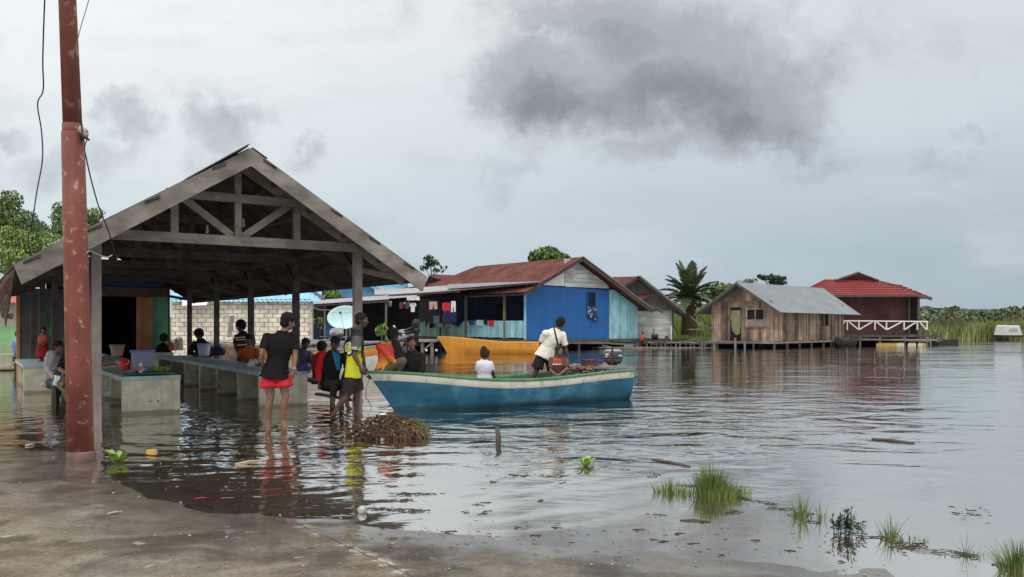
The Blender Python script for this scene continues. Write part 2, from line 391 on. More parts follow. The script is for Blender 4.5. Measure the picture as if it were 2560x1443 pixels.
# damp margin along the waterline, and the bank's own earth further off
wet = N.ramp(N.math('ADD', geo.outputs[2], sm(N.math('SUBTRACT', N.noise(tc, 1.6, 5), .5), .05)), .062, .018)
silt = N.ramp(geo.outputs[2], .004, -.014); c = N.mix(sm(silt, .75), c, N.mix(f2, (.20,.150,.090), (.27,.215,.14)))
wet_ = wet; wetm = N.math('MULTIPLY', wet, N.math('SUBTRACT', 1.0, silt))
c = N.mix(sm(wetm, .62), c, N.mix(1.0, c, (.50,.45,.40), 'MULTIPLY'))
far = N.ramp(geo.outputs[1], 40, 50); c = N.mix(far, c, (.05,.075,.022))
N.l(c, b.inputs['Base Color'])
N.l(N.ramp(wet, 0, 1, .85, .20), b.inputs['Roughness']); b.inputs['Specular IOR Level'].default_value = .4
film = N.ramp(N.math('ADD', geo.outputs[2], sm(N.math('SUBTRACT', N.noise(tc, 2.3, 6, .6), .5), .06)), .030, .002)
N.l(sm(film, .9), b.inputs['Coat Weight']); b.inputs['Coat Roughness'].default_value = .10; b.inputs['Coat IOR'].default_value = 1.7
bp = N.n('ShaderNodeBump', i_Strength=.9, i_Distance=.035); N.l(N.math('ADD', N.noise(tc, 14, 8, .7), sm(N.noise(tc, 60, 4), .4)), bp.inputs['Height']); N.l(bp.outputs[0], b.inputs['Normal'])
gr = grid_rows(xs, ys, gz_far).build('ground', gm, None, (0, 0, 0), True); tag(gr, 'brown muddy concrete shore sloping into the flood water', 'ground', None, 'structure')

# ------------------------------------------------------------------ water
wm, N, b = newmat('flood_water'); t = wm.node_tree; t.nodes.remove(b)
tc = N.n('ShaderNodeTexCoord').outputs['Object']
def dist_to(p):
    return N.vmath('DISTANCE', N.vmath('MULTIPLY', tc, (1, 1, 0)), (p.x, p.y, 0))
wob = N.math('SUBTRACT', N.noise(tc, 1.1, 3), .5)
def rings(p, wl, amp, reach, wobk=.35):
    d = N.math('ADD', dist_to(p), sm(wob, wobk))
    s_ = N.math('SINE', sm(d, 2*math.pi/wl))
    e = N.math('POWER', 2.718, sm(d, -1.0/reach))
    return sm(N.math('MULTIPLY', s_, e), amp)
stir = N.ramp(dist_to(V((.5, 14.5, 0))), 9.0, 2.5)                       # stirred up round the boat and the people
far_ = N.ramp(dist_to(V((0, 0, 0))), 12, 45)
patch = N.ramp(N.noise(N.mapping(tc, (.12, .3, 1)), 1.0, 3), .35, .65)
near = N.ramp(dist_to(V((2.2, 3.6, 0))), 7.5, 2.0)
a1 = sm(N.noise(N.mapping(tc, (.8, 1.25, 1)), 1.05, 3, .45, .6), .115)
a2 = sm(N.noise(N.mapping(tc, (.75, 1.3, 1)), 3.6, 3, .5, .3), .0125)
a3 = sm(N.noise(N.mapping(tc, (.6, 1.5, 1)), 13, 2, .5), .0014)
k1 = N.math('ADD', N.math('ADD', sm(stir, .85), .12), sm(N.math('MULTIPLY', patch, far_), .35))
k1 = N.math('MULTIPLY', k1, N.ramp(near, 0, 1, 1, .12))
h = N.math('ADD', N.math('ADD', N.math('MULTIPLY', a1, k1), N.math('MULTIPLY', a2, k1)), N.math('MULTIPLY', a3, N.ramp(near, 0, 1, 1, .3)))
h = N.math('ADD', h, rings(G(700,1066), .42, .0062, 2.6, .9))
h = N.math('ADD', h, rings(G(850,1042), .36, .004, 2.0, .9))
h = N.math('ADD', h, rings(G(150,1010), .33, .003, 2.0))
bp = N.n('ShaderNodeBump', i_Strength=1.0, i_Distance=1.0); N.l(h, bp.inputs['Height'])
lw = N.n('ShaderNodeLayerWeight', i_Blend=.5); N.l(bp.outputs[0], lw.inputs['Normal'])
fac = N.math('ADD', sm(N.math('POWER', lw.outputs['Facing'], WPOW), .96), .04)
gl = N.n('ShaderNodeBsdfGlossy', i_Roughness=.015); gl.inputs['Color'].default_value = (1,.975,.945,1); N.l(bp.outputs[0], gl.inputs['Normal'])
tr = N.n('ShaderNodeBsdfTransparent'); tr.inputs['Color'].default_value = (1,1,1,1)
ms = N.n('ShaderNodeMixShader'); N.l(fac, ms.inputs[0]); N.l(tr.outputs[0], ms.inputs[1]); N.l(gl.outputs[0], ms.inputs[2])
N.l(ms.outputs[0], t.nodes['Material Output'].inputs['Surface'])
va = N.n('ShaderNodeVolumeAbsorption', i_Density=3.2); va.inputs['Color'].default_value = (.50,.38,.22,1)
N.l(va.outputs[0], t.nodes['Material Output'].inputs['Volume'])
wa = MB().box((0, 280, -2.0), (900, 580, 4.0)).build('water', wm, None, (0, 0, 0)); tag(wa, 'dark rippled lake water over the flooded shore', 'water', None, 'structure')
# ------------------------------------------------------------------ open market shelter
class Fr:
    def __init__(s, o, ang):      # ang: direction of local a, degrees from +x
        s.o = V((o[0], o[1], 0)); a = math.radians(ang)
        s.a = V((math.cos(a), math.sin(a), 0)); s.b = V((-math.sin(a), math.cos(a), 0))
    def __call__(s, a, b, z=0): return s.o+s.a*a+s.b*b+Zu*z
    def box(s, mb, a, b, z, sa, sb, sz, mi=0): return mb.box(s(a, b, z), (sa, sb, sz), (s.a, s.b, Zu), mi)
S = Fr((-4.335, 12.975), 33.9)       # a across the gable (0 = ridge), b away along the ridge
HS, EV, RZ, SL = 2.02, 3.0, 4.17, .617
rz = lambda a: RZ-SL*abs(a)
LEN = 16.3
sh = thing('market_shelter', 'open timber market shelter with a gable roof standing in the flood', 'shelter', S(0, 7.5, 0))
for sgn in (-1, 1):
    e = EV+ (.07 if sgn < 0 else 0)
    mb = MB()
    p = [S(0, -.66, RZ-.01), S(0, LEN, RZ-.01), S(sgn*e, LEN, rz(e)-.01), S(sgn*e, -.66, rz(e)-.01)]
    mb.corr(*(p if sgn > 0 else [p[1], p[0], p[3], p[2]]), 110, .018, 6, .006, per=4)
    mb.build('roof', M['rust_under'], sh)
    # wide weathered barge board, with its small cut ends
    mb = MB(); f0, f1 = -.71, -.67
    prof = [(0, RZ), (sgn*e, rz(e)), (sgn*(e-.09), rz(e)-.25), (0, RZ-.27)]
    q = [S(a, f0, z) for a, z in prof]
    if sgn < 0: q = q[::-1]
    mb.prism(q, S.b*(f1-f0)); mb.build('barge_board', M['old_wood'], sh)
    mb = MB()
    for t in ([.12, .42, .66, .9] if sgn < 0 else [.06, .42, .64, .85]):
        for k in range(2):
            a0 = sgn*(t*e); a1 = sgn*(t*e+.20); dz = -.035-.035*k
            mb.beam(S(a0, f0-.004, rz(a0)+dz), S(a1, f0-.004, rz(a1)+dz*.6), .008, .016, S.b)
    mb.build('board_gap', M['dark_void'], sh)
    # purlins and eave rail under the sheets
    for k, a in enumerate((.55, 1.15, 1.75, 2.4, 2.95)):
        MB().beam(S(sgn*a, -.66, rz(a)-.07), S(sgn*a, LEN, rz(a)-.07), .06, .09).build('purlin', M['roof_wood_shade'], sh)
for i in range(6):
    b = i*3.12
    for sgn in (-1, 1):
        mb = MB(); wd = .12 if i else .13
        p0, p1 = S(sgn*HS, b, -.25), S(sgn*HS, b, rz(HS)-.05)
        mb.beam(p0, p1, wd, wd, S.a); mb.build('post', M['post_wood' if i == 0 else 'roof_wood_shade'], sh)
        MB().beam(S(0, b, RZ-.12), S(sgn*2.9, b, rz(2.9)-.12), .06, .14).build('rafter', M['old_wood' if i == 0 else 'roof_wood_shade'], sh)
    m = M['old_wood' if i == 0 else 'roof_wood_shade']
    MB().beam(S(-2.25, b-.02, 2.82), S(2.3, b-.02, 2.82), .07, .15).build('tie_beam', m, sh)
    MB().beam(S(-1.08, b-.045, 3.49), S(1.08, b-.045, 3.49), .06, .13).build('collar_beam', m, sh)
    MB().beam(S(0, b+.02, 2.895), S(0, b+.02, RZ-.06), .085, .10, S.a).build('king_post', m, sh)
    if i < 3:
        for sgn in (-1, 1):
            MB().beam(S(sgn*.95, b+.01, 2.895), S(sgn*.95, b+.01, 3.43), .07, .11, S.a).build('strut', m, sh)
            MB().beam(S(sgn*.08, b+.03, 2.90), S(sgn*.82, b+.03, 3.44), .05, .11).build('brace', m, sh)
    for sgn in (-1, 1):     # knee braces along the eaves
        MB().beam(S(sgn*HS, b+.06, 2.35), S(sgn*HS, b+.75, 2.86), .05, .08).build('brace', M['roof_wood_shade'], sh)
    for sgn in (-1, 1):
        MB().beam(S(sgn*HS, b, 2.45), S(sgn*2.85, b, rz(2.85)-.1), .05, .09).build('brace', M['old_wood' if i == 0 else 'roof_wood_shade'], sh)
for sgn in (-1, 1):
    MB().beam(S(sgn*HS, -.3, 2.87), S(sgn*HS, LEN, 2.87), .09, .08).build('wall_plate', M['roof_wood_shade'], sh)
# loose ridge sheet sticking up, and the torn rusty sheet hanging off the left eave
mb = MB(); mb.corr(S(-.05, -.80, RZ+.035), S(-.05, 1, RZ+.01), S(-.9, 1, RZ-.535), S(-.9, -.70, RZ-.54), 10, .015, 2, .006); mb.build('ridge_sheet', M['rust_under'], sh)
mb = MB(); mb.corr(S(.02, -.72, RZ+.012), S(.25, -.72, RZ-.125), S(.25, LEN, RZ-.125), S(.02, LEN, RZ+.012), 1, .0, 2, .006); mb.build('ridge_cap', M['grey_tin'], sh)
rr = random.Random(4)
mb = MB(); e = EV+.07
top = [S(-e+.02, -.7+.12*k, rz(e)+.0+rr.uniform(-.02, .02)) for k in range(26)]
lowp = [S(-e-.10+rr.uniform(-.03, .03), -.7+.12*k, rz(e)-.50-rr.uniform(0, .22)-(.15 if k < 3 else 0)) for k in range(26)]
midp = [(a+b_)/2+S.a*rr.uniform(-.10, .02) for a, b_ in zip(top, lowp)]
mb.loft([[top[k], midp[k], lowp[k], lowp[k]+S.a*.012, midp[k]+S.a*.012, top[k]+S.a*.012] for k in range(26)])
mb.build('torn_eave_sheet', mat('rust_sheet', (.06,.035,.028), .9, .5, 6, .3, dirt=(.15,.10,.08), dirt_amt=.5, dirt_sc=9), sh)
for px, py in ((518, 578), (608, 562)):       # two bare bulbs under the roof
    p = W(px, py, 13.6); t = thing('light_bulb', 'small bare bulb hanging behind the %s diagonal brace of the gable' % ('downward' if px < 560 else 'upward'), 'light bulb', p, 'bulbs under the shelter roof')
    MB().ell(p, (.03, .03, .04)).build('bulb', M['ceramic'], t, None, True); MB().cap(p+Zu*.035, .018, p+Zu*.09, .016).build('socket', M['white_paint'], t, None, True)
    MB().tube([p+Zu*.09, p+Zu*.6, V((p.x, p.y, 3.75))], .005, 5).build('cord', M['wire'], t)

# ------------------------------------------------------------------ concrete market counters
def counter(label, a0, a1, b0, b1, zt=.63, bays=3, hole=True):
    t = thing('market_counter', label, 'counter', S((a0+a1)/2, b0, 0), 'concrete counters under the shelter')
    mb = MB(); S.box(mb, (a0+a1)/2, (b0+b1)/2, zt-.03, a1-a0+.02, b1-b0+.02, .075); mb.build('top', M['slab_top'], t)
    n = bays+1
    for k in range(n):
        b = b0+.05+(b1-b0-.10)*k/bays
        mb = MB(); S.box(mb, (a0+a1)/2, b, zt/2-.20, a1-a0-(.0 if k == 0 else .1), .095 if k else .10, zt+.262)
        mb.build('support_wall', M['concrete'], t)
    mb = MB(); S.box(mb, (a0+a1)/2+.02, (b0+b1)/2, .12, .07, b1-b0-.22, .8); mb.build('middle_wall', M['concrete'], t)
    if hole:
        for da in (-.02, .10):
            c_ = S((a0+a1)/2+da, b0-.004, .20+da*.05); MB().tube([c_-S.b*.001, c_+S.b*.004], .014, 10).build('bolt_hole', M['dark_void'], t)
    return t
counter('short concrete counter with a green cloth, red pail and clear tub on it', -1.41, -.50, 1.75, 5.2, .625, 2)
counter('long concrete counter behind the man in red shorts', .83, 1.72, 1.62, 11.0, .64, 6)
counter('far concrete counter carrying the pinkish crate, behind the red pail', -1.35, -.15, 7.6, 12, .64, 3, False)
counter('farthest concrete counter, with the cream jerry can, by the green wall', .95, 1.75, 13.4, 16.5, .64, 2, False)
counter('concrete counter under the child in the red dress', -2.5, -1.75, 7.6, 11.0, .62, 3, False)
def bench(label, a, b0, b1, z, wd=.28):
    t = thing('bench', label, 'bench', S(a, (b0+b1)/2, 0), 'plank benches at the counters')
    MB().beam(S(a, b0, z-.02), S(a, b1, z-.02), wd, .045).build('seat', M['dark_wood'], t)
    for b in (b0+.15, b1-.15):
        for s_ in (-.09, .09):
            MB().beam(S(a+s_, b, -.2), S(a+s_, b, z-.045), .07, .07, S.a).build('leg', M['dark_wood'], t)
        MB().beam(S(a-.12, b, z-.09), S(a+.12, b, z-.09), .05, .05).build('cross_rail', M['dark_wood'], t)
bench('low dark plank bench carrying the man in the cap', 2.25, 1.35, 4.3, .40)
bench('low plank bench by the red pole under the hooded man', -2.02, 1.6, 5.6, .38)
MB_ = MB().beam(W(232, 1000, 14.0), W(302, 1000, 14.3), .12, .07); one('plank', MB_, M['post_wood'], 'grey plank jammed between the shelter post and the short counter', 'plank')
MB_ = MB().beam(W(790, 985, 15.4), W(905, 1004, 14.6), .05, .05); one('pole_rail', MB_, M['dark_wood'], 'thin dark pole floating slantwise under the bench', 'pole')

# things on the counters
D1 = 14.35
g = S(-.96, 2.2, .672)
mb = MB(); mb.sheet(S(-1.30, 1.80, .668), S(-.56, 1.78, .668), S(-.60, 2.75, .668), S(-1.33, 2.7, .668), 12, 12, lambda a, b: .006*math.sin(9*a+4*b)*math.sin(7*b), .006)
one('green_cloth', mb, M['green_cloth'], 'green plastic mat spread on the short counter', 'mat', None, True)
def tub(name, label, cat, c, w0, w1, h, m, rimm, wall=.006, depth=None, n=24, group=None):
    """open tub with rounded square plan"""
    t = thing(name, label, cat, c, group); c = V(c)
    def ring(w_, z, k=.78):
        o = []
        for i in range(n):
            a = 2*math.pi*i/n; cx, sy = math.cos(a), math.sin(a); q = (abs(cx)**3.2+abs(sy)**3.2)**(-1/3.2)
            o.append(c+S.a*cx*q*w_+S.b*sy*q*w_*k+Zu*z)
        return o
    mb = MB(); mb.loft([ring(w0-.004, .0), ring(w0, .006), ring(w1, h), ring(w1-wall, h), ring(w0-wall, .012)], True); mb.build('body', m, t, None, True)
    mb = MB(); mb.loft([ring(w1+.002, h-.028), ring(w1+.018, h-.02), ring(w1+.018, h), ring(w1-.004, h+.002)], False); mb.build('rim', rimm, t, None, True)
    return t
cm, N, b = newmat('clear_tub'); b.inputs['Base Color'].default_value = (.40,.42,.60,1); b.inputs['Alpha'].default_value = .42; b.inputs['Roughness'].default_value = .3
cblue = mat('tub_rim', (.12,.17,.42), .4, .1, 3, 0)
tb = tub('storage_tub', 'clear lilac tub with blue rim, half full of red goods, on the green mat', 'tub', W(357, 926, 14.55)*1+V((0,0,0)), .165, .195, .36, cm, cblue)
c0 = org(tb); rr = random.Random(3); mb = MB()
for k in range(170):
    mb.ell(c0+S.a*rr.uniform(-.13, .13)+S.b*rr.uniform(-.09, .09)+Zu*rr.uniform(.03, .24), (.024, .02, .014), frame(V((rr.uniform(-1, 1), rr.uniform(-1, 1), rr.uniform(-.5, .5)))), 7, 5)
mb.build('red_goods', mat('red_goods', (.30,.06,.09), .6, .4, 12, .1, island=.5), tb, None, True)
def pail(label, c, r0, r1, h, m, name='pail', cat='pail', handle=True):
    t = thing(name, label, cat, c); c = V(c)
    ring = lambda r, z: [c+V((math.cos(2*math.pi*i/24)*r, math.sin(2*math.pi*i/24)*r, z)) for i in range(24)]
    MB().loft([ring(r0*.95, 0), ring(r0, .008), ring(r1, h), ring(r1-.006, h), ring(r0-.006, .012)]).build('body', m, t, None, True)
    MB().loft([ring(r1, h-.02), ring(r1+.01, h-.016), ring(r1+.01, h), ring(r1-.004, h+.001)], False).build('rim', m, t, None, True)
    if handle:
        MB().tube([c+V((math.cos(a)*r1*1.02, math.sin(a)*r1*.25-r1*.9, h-.02+ -math.sin(a)*h*.45)) for a in [math.pi*k/10 for k in range(11)]], .005, 6).build('handle', M['white_paint'], t, None, True)
    return t
pail('small red pail on the green mat beside the clear tub', W(313, 924, 14.55), .085, .105, .185, M['red_pl'])
t = thing('snack_packet', 'crumpled pink and white packet leaning on the clear tub', 'packet', W(352, 932, 14.25))
mb = MB(); c0 = W(352, 932, 14.25)
for k in range(5): mb.ell(c0+V((rr.uniform(-.03,.03), rr.uniform(-.02,.02), .03+.02*k)), (.055,.035,.03), frame(V((rr.uniform(-1,1), rr.uniform(-1,1), .3))), 9, 6)
mb.build('bag', M['pinkbag'], t, None, True); mb = MB(); mb.ell(c0+Zu*.14, (.03,.012,.03)); mb.build('knot', M['white_bag'], t, None, True)
pail('shallow dark-rimmed pink bowl in front of the red pail', W(330, 932, 14.2), .05, .075, .045, mat('pink_bowl', (.45,.16,.18), .4, .2, 5, 0), 'bowl', 'bowl', False)
mb = MB()
for k in range(46):
    q = W(400+rr.uniform(-25, 25), 929, 14.5+rr.uniform(-.15, .15)); q.z = .68+rr.uniform(0, .07)
    d = V((rr.uniform(-1, 1), rr.uniform(-.4, .4), rr.uniform(-.3, .3))); mb.tube([q-d*.05, q+Zu*.012, q+d*.05], [.008, .015, .007], 6)
one('fruit_pile', mb, M['fruit'], 'heap of yellow-green fruit on the corner of the short counter', 'fruit', None, True)
tub('plastic_crate', 'pinkish open crate standing on the far counter', 'crate', W(293, 890, 19.6)+V((0,0,-.0)), .12, .165, .27, M['cardboard'], mat('crate_rim', (.40,.22,.20), .6, .2, 5, 0))
rr = random.Random(5); mb = MB()
for k in range(9):
    q = W(255+rr.uniform(-12, 14), 892, 18.8+rr.uniform(-.2, .2)); mb.ell(q+Zu*.03, (.07, .05, .03), frame(V((rr.uniform(-1,1), rr.uniform(-1,1), .2))), 9, 6)
one('fish_heap', mb, mat('fishy', (.20,.21,.23), .4, .4, 12, .1, island=.4), 'small heap of grey fish on the far counter', 'fish', None, True)
pail('white plastic bin standing on the long counter by the dark bag', W(510, 890, 20.6), .125, .165, .31, mat('lilac_bin', (.40,.43,.56), .45, .1, 3, 0), 'waste_bin', 'bin', False)
def bag(label, c, r, m, cat='bag', name='bag', seed=1):
    q = random.Random(seed); t = thing(name, label, cat, c); c = V(c); mb = MB(); n = 18; rings = []
    for k in range(9):
        f = k/8; rad = math.sin(math.pi*(.18+.74*f))**.7*(1 if f < .8 else .9)
        rings.append([c+V((r[0]*rad*math.cos(2*math.pi*i/n), r[1]*rad*math.sin(2*math.pi*i/n), r[2]*f))+V((1, 1, .6))*0+V((noise.noise(V((i*.9, k*.7, seed)))*.16*r[0], noise.noise(V((i*.8, k*.6, seed+9)))*.16*r[1], noise.noise(V((i, k, seed+4)))*.07*r[2])) for i in range(n)])
    mb.loft(rings); mb.build('sack', m, t, None, True)
    for s_ in (-1, 1):
        MB().tube([c+V((s_*r[0]*.35+r[0]*.22*math.cos(a), 0, r[2]*.95+r[2]*.28*math.sin(a))) for a in [math.pi*k/8 for k in range(9)]], .009, 6).build('handle', m, t, None, True)
    return t
bag('dark navy bag lying on the long counter beside the white bin', W(545, 889, 20.2), (.19,.12,.22), M['navy_bag'], seed=2)
bag('white knotted carrier bag on the long counter at the elbow of the man in black', W(633, 918, 16.3), (.12,.09,.12), M['white_bag'], seed=5)
bag('navy cloth bag on the near end of the long counter, right of the red shorts', W(757, 927, 15.2), (.13,.10,.14), mat('violet_bag', (.035,.035,.14), .75, .2, 6, .1), seed=8)
c0 = W(573, 892, 19); t = thing('cup', 'small white cup standing alone on the long counter', 'cup', c0)
MB().loft([[c0+V((math.cos(a)*r_, math.sin(a)*r_, z)) for a in [2*math.pi*i/16 for i in range(16)]] for r_, z in ((.03,0),(.045,.12),(.04,.12),(.028,.01))]).build('body', M['white_paint'], t, None, True)
mb = MB()
for k in range(40):
    q = W(655+rr.uniform(-16, 12), 922, 16.1); q.y += rr.uniform(-.1, .1); q.z = .67+rr.uniform(0, .05); d = V((rr.uniform(-1, 1), rr.uniform(-1, 1), rr.uniform(.1, .6)))
    mb.add([q, q+d*.07+V((.015, 0, 0)), q+d*.12, q+d*.07-V((.015, 0, 0))], [(0, 1, 2, 3)])
one('vegetable_bunch', mb, M['foliage'], 'bunch of green leaves lying beside the white carrier bag', 'vegetables')
def jerry(name, label, c, s_, m, ang=30, group=None, cat='jerry can'):
    t = thing(name, label, cat, c, group); f = Fr((c[0], c[1]), ang); z0 = c[2]
    mb = MB(); n = 20; rings = []
    for zz, k in ((0, .93), (.02, 1), (.30, 1), (.345, .93), (.37, .75)):
        o = []
        for i in range(n):
            a = 2*math.pi*i/n; cx, sy = math.cos(a), math.sin(a); q = (abs(cx)**4+abs(sy)**4)**-.25
            o.append(f(cx*q*.135*k*s_, sy*q*.095*k*s_, z0+zz*s_))
        rings.append(o)
    mb.loft(rings); mb.build('body', m, t, None, True)
    MB().tube([f(-.08*s_, 0, z0+.36*s_), f(-.07*s_, 0, z0+.41*s_), f(.03*s_, 0, z0+.41*s_), f(.05*s_, 0, z0+.36*s_)], .014*s_, 8).build('handle', m, t, None, True)
    MB().tube([f(.09*s_, 0, z0+.35*s_), f(.09*s_, 0, z0+.41*s_)], .028*s_, 12).build('cap', M['red_pl'] if s_ < .95 else m, t, None, True)
    return t
j = jerry('jerry_can', 'cream jerry can on the farthest counter against the block wall', W(447, 876, 25.2), .95, M['cream_pl'], 33.9)
c0 = W(447, 876, 25.2); MB().box(c0+V((0,-.15,.16))-S.b*.0, (.12,.09,.13), (S.a, S.b, Zu)).build('paper_patch', mat('patch', (.38,.30,.12), .7, .3, 10, 0), j)
bag('small red and white carrier bag beside the cream jerry can', W(430, 877, 24.8), (.10,.08,.26), mat('redbag', (.45,.10,.11), .55, .3, 6, .1), seed=11)

# ------------------------------------------------------------------ the red pole and its wires
DP = 9.1
pt = thing('utility_pole', 'tall leaning red steel pole with peeling paint at the water edge', 'pole', W(204, 1150, DP))
def lathe_line(pts, rs, n=28):
    return MB().tube(pts, rs, n)
pb, pj, ptop = W(203, 1152, DP)-Zu*.1, W(182, 330, DP), W(166, -60, DP)
mb = lathe_line([pb, pb+(pj-pb)*.3, pb+(pj-pb)*.65, pj-(pj-pb)*.002], [.135,.132,.124,.116]); mb.build('lower_shaft', M['pole_red'], pt, None, True)
mb = lathe_line([pj-(pj-pb)*.02, pj+(ptop-pj)*.05], [.106,.106]); mb.build('joint_collar', M['pole_red'], pt, None, True)
top2 = ptop+(ptop-pj)*1.1
mb = lathe_line([pj, ptop, top2], [.098,.088,.075]); mb.build('upper_shaft', M['pole_red'], pt, None, True)
mb = lathe_line([pb, W(203, 1131, DP), W(203, 1127, DP)], [.155,.150,.138]); mb.build('base_sleeve', mat('base_mud', (.16,.10,.08), .85, .35, 5, .2), pt, None, True)
q = W(207, 330, DP-.03)
mb = MB()
for k, r_ in ((-1,.062),(0,.036),(1,.056)): mb.ell(q+V((k*.022+.01, 0, -k*.012)), (.017, r_, r_), None, 12, 8)
ins = thing('insulator', 'brown and white ceramic insulator bolted to the pole joint', 'insulator', q); mb.build('spool', M['ceramic'], ins, None, True)
MB().tube([q+V((-.11,.0,.02)), q+V((.05,0,0))], .012, 8).build('bolt', M['wire'], ins)
MB().tube([q+V((-.02,-.05,-.02)), q+V((.04,-.05,-.07)), q+V((.05,.03,-.08)), q+V((-.0,.05,-.04))], .013, 6).build('binding', M['wire'], ins)
def cable(label, pts, D, r=.009, m='wire', wig=.0):
    P = []
    for i in range(len(pts)-1):
        for k in range(6):
            t_ = k/6; a, b_ = pts[i], pts[i+1]
            p0 = pts[max(i-1, 0)]; p3 = pts[min(i+2, len(pts)-1)]
            cr = lambda u0, u1, u2, u3: .5*((2*u1)+(u2-u0)*t_+(2*u0-5*u1+4*u2-u3)*t_**2+(3*u1-u0-3*u2+u3)*t_**3)
            dd = D[0]+(D[1]-D[0])*((i+t_)/(len(pts)-1))
            P.append(W(cr(p0[0], a[0], b_[0], p3[0]), cr(p0[1], a[1], b_[1], p3[1]), dd))
    P.append(W(*pts[-1], D[1]))
    return one('cable', MB().tube(P, r, 6), M[m], label, 'cable', 'cables at the pole', True)
cable('slack twin cable hanging left of the red pole', [(116,-60),(111,20),(107,150),(108,225),(94,260),(104,330),(106,400),(92,480),(80,560),(70,600),(80,640)], (7.2, 10.5), .0065)
cable('thin grey wire slanting up to the right from the pole', [(238,-60),(222,0),(200,75),(188,128)], (8.8, 9.0), .005, 'wire_grey')
cable('dark cable running down the pole side to the insulator', [(188,128),(188,180),(191,240),(199,290),(207,330)], (8.98, 8.98), .009)
cable('dark cable dropping from the insulator onto the shelter beam', [(203,345),(212,380),(228,450),(248,520),(270,575),(284,620),(290,640)], (9.0, 11.6), .008)
cable('short looped cable end under the insulator', [(217,338),(217,350),(212,365),(212,378)], (9.0, 9.0), .007)
cable('pale frayed wire stub sticking out of the pole', [(216,632),(226,628),(245,637),(268,643),(280,638)], (9.0, 9.6), .008, 'wire_grey')
cable('dark wire tangle hanging at the left shelter post', [(283,618),(300,632),(292,648),(277,640),(284,622)], (11.6, 11.5), .008)

# ------------------------------------------------------------------ kiosk at the far end of the shelter
KA = Fr((X(420, 26.0), 26.0), 33.9)
kw = thing('kiosk', 'green and grey plastered kiosk with a dark open doorway behind the shelter', 'kiosk', KA(-2.5, 0, 0))
def kb(name, a0, a1, z0, z1, m, b=0, d=.14):
    mb = MB(); KA.box(mb, (a0+a1)/2, b+d/2, (z0+z1)/2, a1-a0, d, z1-z0); return mb.build(name, M[m], kw)
def ka(px):      # local a of a photo column on the facade plane
    r = (px-CX)/F; return (r*KA.o.y-KA.o.x)/(KA.a.x-r*KA.a.y)
kb('green_wall', ka(381), 0, -.3, 2.45, 'green_wall')
kb('door_leaf', ka(341), ka(381), -.2, 2.36, 'orange_wood', -.03, .06); kb('door_post', ka(340), ka(352), -.2, 2.36, 'orange_wood', -.08, .05)
kb('lintel', ka(238), 0, 2.37, 2.62, 'dark_wood', -.02, .12); kb('lintel_shade', ka(238), 0, 2.62, 2.66, 'dark_wood', -.03, .12)
kb('sign_board', ka(245), ka(405), 2.68, 3.02, 'blue_board', -.05, .04)
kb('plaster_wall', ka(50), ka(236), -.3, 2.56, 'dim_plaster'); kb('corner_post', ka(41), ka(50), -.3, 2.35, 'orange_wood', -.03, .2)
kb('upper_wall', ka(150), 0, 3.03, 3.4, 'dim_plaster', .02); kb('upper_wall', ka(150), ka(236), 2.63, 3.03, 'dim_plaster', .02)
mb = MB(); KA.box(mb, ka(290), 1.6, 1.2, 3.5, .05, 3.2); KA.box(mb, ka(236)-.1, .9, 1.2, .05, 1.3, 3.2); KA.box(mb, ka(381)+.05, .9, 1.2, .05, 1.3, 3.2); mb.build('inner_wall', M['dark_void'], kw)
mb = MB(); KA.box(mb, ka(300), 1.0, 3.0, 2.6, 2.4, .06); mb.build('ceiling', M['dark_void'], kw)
# green cloths hanging in the shade
for px, py, w_, h_, lab in ((107, 795, 11, 34, 'dull green shirt hanging in the dark left bay of the shelter'), (133, 818, 9, 42, 'bright green cloth strip hanging beside the dull green shirt'), (166, 835, 9, 40, 'green cloth hanging half behind the red pole')):
    c0 = W(px, py, 20.5); k = 20.5/F
    mb = MB(); mb.sheet(c0+V((-w_*k, 0, -h_*k/2)), c0+V((w_*k, .05, -h_*k/2)), c0+V((w_*k*.85, .05, h_*k/2)), c0+V((-w_*k*.7, 0, h_*k/2)), 10, 10, lambda a, b: .03*math.sin(9*a+3*b), .01)
    one('hanging_cloth', mb, mat('gc%d' % px, (.02,.30,.05) if px > 110 else (.03,.14,.07), .8, .2, 5, .05), lab, 'cloth', 'green cloths hanging in the shelter', True)
# the painted house left of it
LH = thing('painted_house', 'cream and green walled house with a red roof at the left edge', 'house', W(10, 900, 31))
def lhw(name, x0, x1, y0, y1, m, D=31.0, d=.2):
    p, q = W(x0, y1, D), W(x1, y0, D); return MB().box(((p.x+q.x)/2, D+d/2, (p.z+q.z)/2), (q.x-p.x, d, q.z-p.z)).build(name, m, LH)
lhw('upper_wall', -160, 46, 750, 815, mat('cream_w', (.42,.40,.30), .9, .15, 2, .05, dirt=(.2,.19,.12), dirt_amt=.4))
lhw('lower_wall', -160, 46, 815, 862, mat('lgreen_w', (.22,.42,.20), .9, .2, 1, .05, dirt=(.36,.30,.10), dirt_amt=.5, dirt_sc=1))
lhw('base_wall', -160, 46, 862, 900, mat('base_w', (.25,.33,.17), .9, .2, 1, .05))
lhw('post', 43, 50, 745, 900, M['rust_roof'], 30.8, .15)
mb = MB(); mb.corr(W(-180, 756, 30.3), W(40, 756, 30.3), W(40, 722, 33), W(-180, 722, 33), 26, .03, 2, .01); mb.build('roof', mat('pinkroof', (.50,.16,.11), .7, .2, 1, .03), LH)
# scrawled graffiti
mb = MB(); g0 = lambda x, y: W(x, y, 30.97)
for s_ in ([(4,782),(7,795),(11,780)], [(13,778),(13,796)], [(13,789),(17,786),(18,796)], [(21,786),(21,796)], [(24,790),(26,785),(30,786),(31,793),(27,797),(24,792)]):
    mb.tube([g0(*p) for p in s_], .022, 5)
mb.build('graffiti', M['dark_wood'], LH)
